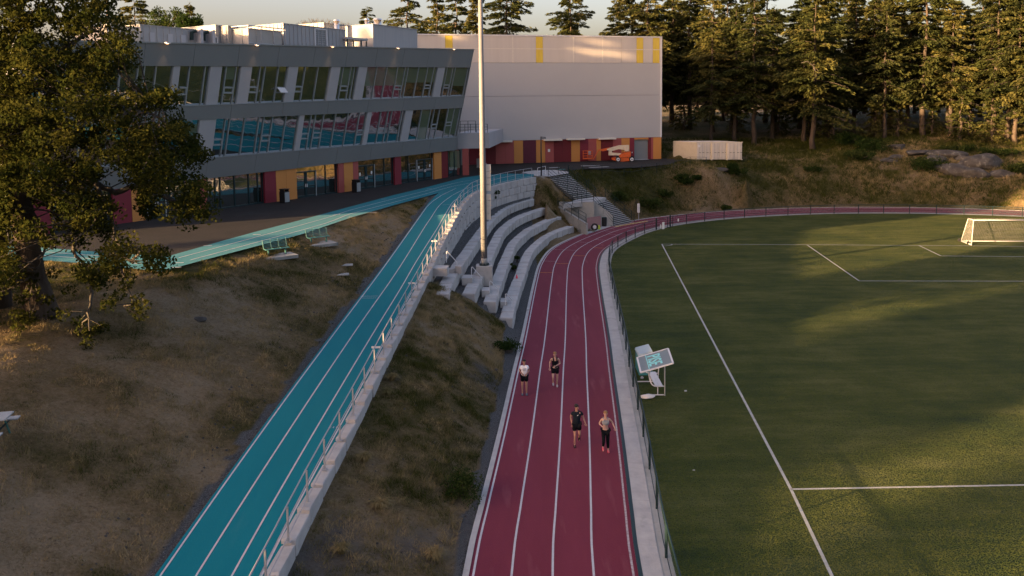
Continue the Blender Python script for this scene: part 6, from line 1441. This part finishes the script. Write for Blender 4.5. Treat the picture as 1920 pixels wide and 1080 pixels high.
mb = MB(); st_ = .275; q = [c1_+ex_*(st_-.012)+up3*.013, c1_+ex_*(st_+.012)+up3*.013, c1_+ex_*(st_+.012)+ey_+up3*.013, c1_+ex_*(st_-.012)+ey_+up3*.013]; mb.hexa(q, [p+up3*.006 for p in q]); sub('cyan_stripe', mb, M['letter'], sheet_, e)
fr_, br_ = gb, G(1238,712,0)
nr = c1_.lerp(c2_, .74); fr2 = c4_.lerp(c3_, .74)
obj('post', tb_([gb, nr]), M['white'], e); g2 = Vector((gb.x+.02, gb.y+2.0, 0)); obj('post', tb_([g2, fr2]), M['white'], e)
for k, (yy, top) in enumerate(((gb.y+.05, c1_.lerp(c2_, .30)), (gb.y+1.95, c4_.lerp(c3_, .30)))):
    x0 = gb.x-1.0; pts = [top, Vector((x0+.25, yy, 1.0)), Vector((x0+.35, yy, .62)), Vector((x0+.55, yy, .46)), Vector((gb.x, yy, .45))]
    obj('side_frame', tb_([Vector(p) for p in spline([tuple(p) for p in pts], .12)], .032), M['white'], e)
    obj('foot', tb_([Vector((gb.x, yy, .03)), Vector((gb.x-1.0 if k else gb.x-.55, yy, .03))], .03), M['white'], e); obj('foot_post', tb_([Vector((gb.x-.33, yy, .03)), Vector((gb.x-.33, yy, .45))], .026), M['white'], e)
for i in range(2): x = gb.x-.42+i*.19; obj('seat_plank', MB().box((x+.05, gb.y+1.0, .48), (.17,2.1,.035)), M['white'], e)
P = G(1213,704,0); e = empty('storage_box', P, 'blue-green storage box with a pale lid behind the players shelter', 'box')
x0, x1, y0, y1 = P.x-.40, P.x+.28, P.y, P.y+1.25
obj('body', MB().hexa([(x0,y0,0),(x1,y0,0),(x1,y1,0),(x0,y1,0)], [(x0,y0,1.0),(x1,y0,1.0),(x1,y1,1.0),(x0,y1,1.0)]), M['teal_box'], e)
obj('lid', MB().hexa([(x0-.04,y0-.03,1.0),(x1+.04,y0-.03,1.0),(x1+.04,y1+.03,1.0),(x0-.04,y1+.03,1.0)], [(x0,y0,1.1),(x1,y0,1.28),(x1,y1,1.28),(x0,y1,1.1)]), mat('pale_blue_grey_lid', (.28,.36,.40), .6), e)
def lump(name, P, sx, sy, sz, m_, label, cat, seed):
    bm = bmesh.new(); bmesh.ops.create_icosphere(bm, subdivisions=2, radius=1); r = np.random.default_rng(seed)
    for v in bm.verts: v.co = Vector((v.co.x*sx*(1+r.normal(0,.12)), v.co.y*sy*(1+r.normal(0,.12)), v.co.z*sz*(1+r.normal(0,.12))))
    me_ = bpy.data.meshes.new(name); bm.to_mesh(me_); bm.free(); me_.materials.append(m_); o = bpy.data.objects.new(name, me_); link(o); o.location = P+Vector((0,0,sz*.8)); return tag(o, label, cat)
lump('sand_bag', G(1214,747,0), .34,.20,.12, M['white'], 'crumpled white bag lying against the fence below the players shelter', 'bag', 1)
lump('litter', G(1285.5,734,0), .07,.05,.04, M['white'], 'tiny white scrap lying alone on the turf right of the shelter', 'litter', 2)
lump('litter', G(1204,710,0), .08,.10,.07, M['unit'], 'little pale bundle between the fence and the storage box', 'bundle', 3)
lump('litter', G(1301,882,0), .06,.02,.015, M['white'], 'thin pale scrap on the turf in the lower part of the field', 'litter', 4)
# goal
pl = G(1821.5,460,0); gd = (G(1870,461.6)-G(1798,460)); gd.z = 0; gd = Vector((.9965,-.084,0)); bk_ = Vector((.084,.9965,0))
H = 2.44; e = empty('football_goal', pl, 'white portable football goal with sagging net on the sunlit turf', 'goal')
A0 = pl; A1 = pl+gd*7.32; rb = [G(1802,453,0), A1+bk_*2.1+gd*.3]; tp = [G(1815.5,409.3,H), A1+Vector((0,0,H))+bk_*.75]
for nm, pts, r_ in (('post',[A0, A0+Vector((.12,0,H))],.05),('post',[A1, A1+Vector((0,0,H))],.06),('crossbar',[A0+Vector((.12,0,H)), A1+Vector((0,0,H))],.06),('top_bar',[A0+Vector((.12,0,H)), tp[0]],.045),('top_bar',[A1+Vector((0,0,H)), tp[1]],.045),('back_stay',[tp[0], rb[0]+Vector((0,0,.05))],.04),('back_stay',[tp[1], rb[1]+Vector((0,0,.05))],.04),('ground_bar',[A0+Vector((0,0,.05)), rb[0]+Vector((0,0,.05))],.05),('ground_bar',[A1+Vector((0,0,.05)), rb[1]+Vector((0,0,.05))],.05),('rear_bar',[rb[0]+Vector((0,0,.05)), rb[1]+Vector((0,0,.05))],.05)):
    obj(nm, MB().tube(pts, r_*.9, 8), M['goal'], e, True)
for p in (rb[0]-gd*.15, A0.lerp(rb[0],.28)): obj('wheel', MB().tube([p+Vector((0,-.06,.16)), p+Vector((0,.06,.16))], .16, 12), M['rubber'], e)
nt_ = MB()
def netq(a, b, c, d, nu, nv):   # quad a-b-c-d of cords
    for i in range(nu+1):
        p, q = a.lerp(b, i/nu), d.lerp(c, i/nu); n0 = len(nt_.v); s_ = (b-a).normalized()*.0035; nt_.v += [tuple(p-s_), tuple(p+s_), tuple(q+s_), tuple(q-s_)]; nt_.f.append((n0,n0+1,n0+2,n0+3))
    for i in range(nv+1):
        p, q = a.lerp(d, i/nv), b.lerp(c, i/nv); n0 = len(nt_.v); s_ = (d-a).normalized()*.0035; nt_.v += [tuple(p-s_), tuple(p+s_), tuple(q+s_), tuple(q-s_)]; nt_.f.append((n0,n0+1,n0+2,n0+3))
netq(rb[0], rb[1], tp[1], tp[0], 50, 17); netq(tp[0], tp[1], A1+Vector((0,0,H)), A0+Vector((.12,0,H)), 60, 7)
netq(A0, rb[0], tp[0], A0+Vector((.12,0,H)), 18, 22); netq(A1, rb[1], tp[1], A1+Vector((0,0,H)), 18, 22)
NOFIX.add('net'); o = obj('net', nt_, M['net'], e); o['kind'] = 'stuff'

# ================================================================ PEOPLE
def skin(name, nodes, edges, radii, m_, parent, subd=1, flip=False):
    """continuous skinned body: nodes {key:(x,y,z)}, edges [(a,b)], radii {key:r or (rx,ry)}"""
    ks = list(nodes); me_ = bpy.data.meshes.new(name); me_.from_pydata([nodes[k] for k in ks], [(ks.index(a), ks.index(b)) for a, b in edges], [])
    o = bpy.data.objects.new(name, me_); link(o); o.parent = parent; me_.materials.append(m_)
    md = o.modifiers.new('skin', 'SKIN'); sv = me_.skin_vertices[0].data
    adj = {i: [] for i in range(len(ks))}
    for a, b in edges: adj[ks.index(a)].append(ks.index(b)); adj[ks.index(b)].append(ks.index(a))
    for i, k in enumerate(ks):
        r_ = radii[k]; sv[i].radius = (r_, r_) if isinstance(r_, (int, float)) else r_; sv[i].use_root = False
    seen = set()
    for i in range(len(ks)):
        if i in seen: continue
        sv[i].use_root = True; stt = [i]
        while stt:
            j = stt.pop()
            if j in seen: continue
            seen.add(j); stt += adj[j]
    md.use_smooth_shade = True; md.branch_smoothing = .5
    sd_ = o.modifiers.new('sub', 'SUBSURF'); sd_.levels = subd; sd_.render_levels = subd
    return o
def person(px, py, h, label, J, skinm, hair, top, bottom, shoe, ang=0.0, style='tee', long_legs=False, female=False, zoff=0.0, hairlong=False):
    P = G(px, py, 0); e = empty('person', P, label, 'person', 'runners on the red track', rz=ang); e.scale = (h/1.75,)*3; e.location.z = zoff
    w_ = .88 if female else 1.0
    N = dict(pel=(0,0,.95), wst=(0,0,1.10), chs=(0,-.01,1.30), nck0=(0,-.01,1.46), nck=(0,-.015,1.52), hd0=(0,-.03,1.60), hd1=(0,-.02,1.70),
             sl=(-.17*w_,0,1.43), sr=(.17*w_,0,1.43), hl=(-.09,0,.91), hr=(.09,0,.91))
    N.update(J)
    Rr = dict(pel=(.145*(1.04 if female else 1),.105), wst=(.125*w_,.09), chs=(.155*w_,.105), nck0=(.10*w_,.065), nck=.052, hd0=(.066,.075), hd1=(.076,.088), sl=.058*w_, sr=.058*w_, hl=.088, hr=.088,
              el=.040*w_, er=.040*w_, wl=.026, wr=.026, pl_=(.036,.018), pr_=(.036,.018), kl=.056, kr=.056, cl=.052, cr=.052, al=.034, ar=.034, fl=(.036,.026), fr=(.036,.026), tl=(.034,.018), tr=(.034,.018))
    ks = [k for k in N if k in Rr]
    for s_ in 'lr':   # calf bulge between knee and ankle
        k, a = Vector(N['k'+s_]), Vector(N['a'+s_]); c = k.lerp(a, .33); N['c'+s_] = tuple(c)
    hands = {}
    for s_ in 'lr':
        el, wr_ = Vector(N['e'+s_]), Vector(N['w'+s_]); d = (wr_-el).normalized(); N['p'+s_+'_'] = tuple(wr_+d*.075); hands[s_] = (wr_, d)
    E_ = [('pel','wst'),('wst','chs'),('chs','nck0'),('nck0','nck'),('nck','hd0'),('hd0','hd1'),('chs','sl'),('chs','sr'),('sl','el'),('sr','er'),('el','wl'),('er','wr'),('wl','pl_'),('wr','pr_'),
          ('pel','hl'),('pel','hr'),('hl','kl'),('hr','kr'),('kl','cl'),('kr','cr'),('cl','al'),('cr','ar'),('al','fl'),('ar','fr'),('fl','tl'),('fr','tr')]
    nodes = {k: N[k] for k in set(sum(E_, ()))}
    nodes = {k: nodes[k] for k in ['pel']+[q for q in nodes if q != 'pel']}; rad2 = {k: Rr[k] for k in nodes}; edges = list(E_)
    # fingers: short chains rooted in the palm; thumb from the side of the palm
    for s_ in 'lr':
        wr_, d = hands[s_]; sidev = d.cross(Vector((0,-1,.2))).normalized()
        if sidev.length < .5: sidev = Vector((1,0,0))
        curl = d.cross(sidev).normalized()
        for i, (o_, L) in enumerate(((-.027,.068),(-.009,.078),(.009,.073),(.026,.058))):
            a = wr_+d*.07+sidev*o_; b = wr_+d*(.07+L*.55)+sidev*o_*1.2+curl*.012; c = b+d*L*.25+curl*L*.45
            for nm, q, r_ in ((f'{s_}f{i}a',a,.011),(f'{s_}f{i}b',b,.0095),(f'{s_}f{i}c',c,.008)): nodes[nm] = tuple(q); rad2[nm] = r_
            edges += [(f'{s_}f{i}a',f'{s_}f{i}b'),(f'{s_}f{i}b',f'{s_}f{i}c')]
        a = wr_+d*.03+sidev*.02; b = wr_+d*.06+sidev*.05; c = b+d*.035+sidev*.008
        for nm, q, r_ in ((f'{s_}ta',a,.012),(f'{s_}tb',b,.0105),(f'{s_}tc',c,.0085)): nodes[nm] = tuple(q); rad2[nm] = r_
        edges += [(f'{s_}ta',f'{s_}tb'),(f'{s_}tb',f'{s_}tc')]
    skin('body', nodes, edges, rad2, skinm, e, 1)
    # face
    hd = Vector(N['hd1']); h0_ = Vector(N['hd0']); face = Vector(J.get('look', (0,-1,0))).normalized(); sx = face.cross(Vector((0,0,1))).normalized()
    def ico(name, c, r_, m_, sc=(1,1,1)):
        bm = bmesh.new(); bmesh.ops.create_icosphere(bm, subdivisions=2, radius=1)
        rot = Matrix((sx, -face, Vector((0,0,1)))).transposed()
        for v in bm.verts: v.co = rot @ Vector((v.co.x*r_*sc[0], v.co.y*r_*sc[1], v.co.z*r_*sc[2]))+c
        me_ = bpy.data.meshes.new(name); bm.to_mesh(me_); bm.free(); me_.materials.append(m_); me_.polygons.foreach_set('use_smooth', [True]*len(me_.polygons)); o = bpy.data.objects.new(name, me_); link(o); o.parent = e; return o
    ico('head', h0_.lerp(hd,.5)+Vector((0,0,.01)), .085, skinm, (.88,1.05,1.25)); mid_ = h0_.lerp(hd,.5)
    ico('nose', mid_+face*.092+Vector((0,0,-.005)), .016, skinm, (.8,1.1,1.4)); ico('mouth', mid_+face*.083+Vector((0,0,-.045)), .018, mat('lips', (.35,.12,.10)), (1.3,.4,.4))
    for s_ in (-1, 1):
        ico('eye', mid_+face*.078+sx*.03*s_+Vector((0,0,.02)), .010, M['hair_dk'], (1.2,.6,.7)); ico('ear', mid_+sx*.078*s_+Vector((0,0,.0)), .022, skinm, (.4,.8,1.2))
    ico('hair', mid_+Vector((0,0,.052))-face*.014, .094, hair, (.93,1.06,.86))
    if hairlong: ico('ponytail', mid_-face*.12+Vector((0,0,.03)), .045, hair, (.8,.9,1.6))
    # clothes
    straps = style == 'bra'
    K = lambda d, g: {k: (tuple(x*1+g for x in Rr[k]) if isinstance(Rr[k], tuple) else Rr[k]+g) for k in d}
    g = .016 if style != 'bra' else .006
    Lx = lambda a, b, t: tuple(Vector(N[a]).lerp(Vector(N[b]), t))
    if style == 'tee':
        nd = dict(hip=Lx('pel','wst',-.40), wst=N['wst'], chs=N['chs'], nck0=N['nck0'], sl=N['sl'], sr=N['sr'], el=Lx('sl','el',.62), er=Lx('sr','er',.62))
        rr = K(['wst','chs','nck0','sl','sr'], .022); rr['hip'] = (.178,.145); rr['wst'] = (.172,.138); rr['chs'] = (.195,.15); rr['sl'] = rr['sr'] = .09; rr['el'] = .07; rr['er'] = .07; rr['nck0'] = (.13,.095)
        ed = [('hip','wst'),('wst','chs'),('chs','nck0'),('chs','sl'),('chs','sr'),('sl','el'),('sr','er')]; sh = skin('shirt', nd, ed, rr, top, e)
    elif style == 'tank':
        nd = dict(hip=N['pel'], wst=N['wst'], chs=N['chs'], nck0=Lx('chs','nck0',.95), sl=Lx('chs','sl',.72), sr=Lx('chs','sr',.72)); rr = dict(wst=(.165,.135), chs=(.19,.15), hip=(.165,.135), nck0=(.12,.095), sl=.078, sr=.078)
        ed = [('hip','wst'),('wst','chs'),('chs','nck0'),('chs','sl'),('chs','sr')]; sh = skin('tank_top', nd, ed, rr, top, e); straps = True
    else:
        nd = dict(und=Lx('wst','chs',.30), mid=Lx('wst','chs',.7), chs=N['chs'], nck0=Lx('chs','nck0',.85), sl=Lx('chs','sl',.72), sr=Lx('chs','sr',.72)); rr = dict(und=(.165,.14), mid=(.18,.155), chs=(.195,.165), nck0=(.12,.10), sl=.082, sr=.082)
        ed = [('und','mid'),('mid','chs'),('chs','nck0'),('chs','sl'),('chs','sr')]; sh = skin('sports_top', nd, ed, rr, top, e)
    if straps:
        for s_ in (-1, 1):
            m_ = MB(); m_.tube([(s_*.075,-.135,1.36), (s_*.085,-.105,1.44), (s_*.095,-.03,1.505), (s_*.09,.06,1.47), (s_*.08,.115,1.38)], .028 if style == 'tank' else .016, 6); o_ = obj('shoulder_strap', m_, top, None); o_.parent = e
    lt = .985 if long_legs else .52; s0 = dict(pel=Lx('pel','wst',.25), hl=N['hl'], hr=N['hr']); rs_ = dict(pel=(.175,.14), hl=.115, hr=.115); ed = [('pel','hl'),('pel','hr')]
    if long_legs:
        for s_ in 'lr':
            s0['k'+s_] = N['k'+s_]; s0['c'+s_] = N['c'+s_]; s0['a'+s_] = Lx('c'+s_,'a'+s_,.82); rs_['k'+s_] = .072; rs_['c'+s_] = .068; rs_['a'+s_] = .048; ed += [('h'+s_,'k'+s_),('k'+s_,'c'+s_),('c'+s_,'a'+s_)]
        rs_['hl'] = rs_['hr'] = .108
    else:
        for s_ in 'lr': s0['k'+s_] = Lx('h'+s_,'k'+s_,.62); rs_['k'+s_] = .100; ed.append(('h'+s_,'k'+s_))
    skin('leggings' if long_legs else 'shorts', s0, ed, rs_, bottom, e)
    for s_ in 'lr':
        a, f_, t = Vector(N['a'+s_]), Vector(N['f'+s_]), Vector(N['t'+s_])
        nd = dict(h=tuple(a+(a-f_)*.25+Vector((0,0,-.035))), a=tuple(a+Vector((0,0,-.012))), f=tuple(f_), t=tuple(t)); skin('shoe', nd, [('h','a'),('a','f'),('f','t')], dict(h=(.040,.034), a=(.045,.04), f=(.048,.036), t=(.040,.026)), shoe, e)
    return e, sh, N
A_ = dict  # pose tables: metres, facing -y
front = (0,-1,0)
# runner in white: legs almost together, both elbows bent, hands near the belly
e, sh, N = person(983.5,740.5,1.74,'man in a white printed T-shirt and black shorts standing upright on the left lane', A_(el=(-.235,.05,1.20), er=(.235,.05,1.20), wl=(-.11,-.19,1.12), wr=(.11,-.19,1.10), kl=(-.10,-.03,.50), kr=(.10,-.03,.50), al=(-.10,.02,.09), ar=(.10,.02,.09), fl=(-.105,-.08,.045), fr=(.105,-.08,.045), tl=(-.11,-.16,.035), tr=(.11,-.16,.035), look=front), M['skin'], M['hair_dk'], M['cloth_white'], M['cloth_black'], M['shoe_blue'])
for i in range(4): pr = MB().box((0,-.148,1.36-i*.035), (.16,.006,.018)); o = obj('shirt_print', pr, M['print'], None); o.parent = e
# runner in the black tank top, in mid-stride
e, sh, N = person(1041,726,1.78,'fair-haired man in a black tank top and black shorts running in mid-stride', A_(el=(-.25,.10,1.18), er=(.26,.06,1.17), wl=(-.26,-.10,1.00), wr=(.02,-.20,1.12), kl=(-.11,-.22,.56), kr=(.10,.02,.50), al=(-.10,-.03,.24), ar=(.10,.10,.10), fl=(-.10,-.12,.17), fr=(.10,.01,.05), tl=(-.10,-.19,.14), tr=(.10,-.08,.035), look=(.05,-1,0)), M['skin2'], M['hair_fair'], M['cloth_black'], M['cloth_black'], M['shoe_grey'], style='tank')
# man in dark T-shirt, looking to the right, arm swung out
e, sh, N = person(1081.5,837,1.76,'dark-haired man in a dark T-shirt and black shorts jogging with his head turned', A_(el=(-.24,.06,1.20), er=(.27,.10,1.19), wl=(-.19,-.04,.95), wr=(.34,-.10,1.02), kl=(-.08,-.10,.50), kr=(.11,-.06,.52), al=(-.09,-.04,.09), ar=(.12,.24,.30), fl=(-.10,-.14,.05), fr=(.12,.20,.20), tl=(-.10,-.22,.035), tr=(.12,.18,.14), look=(.62,-.78,-.1)), M['skin'], M['hair_dk'], M['cloth_navy'], M['cloth_black'], M['cloth_black'])
pr = MB().hexa([(.01,-.150,1.33),(.06,-.150,1.36),(.06,-.144,1.36),(.01,-.144,1.33)], [(.01,-.150,1.345),(.06,-.150,1.375),(.06,-.144,1.375),(.01,-.144,1.345)]); o = obj('chest_mark', pr, M['cloth_white'], None); o.parent = e
# woman in grey top and black leggings
e, sh, N = person(1135.5,848,1.70,'woman in a grey sports top, black leggings and pink shoes running', A_(el=(-.26,.04,1.20), er=(.29,.10,1.24), wl=(-.13,-.18,1.15), wr=(.36,-.10,1.08), kl=(-.10,-.20,.56), kr=(.09,-.02,.50), al=(-.11,-.02,.24), ar=(.11,.04,.09), fl=(-.11,-.09,.15), fr=(.11,-.06,.045), tl=(-.11,-.15,.11), tr=(.11,-.14,.035), look=front), M['skin2'], M['hair_fair'], M['cloth_grey'], M['cloth_black'], M['shoe_pink'], style='bra', long_legs=True, female=True, hairlong=True)
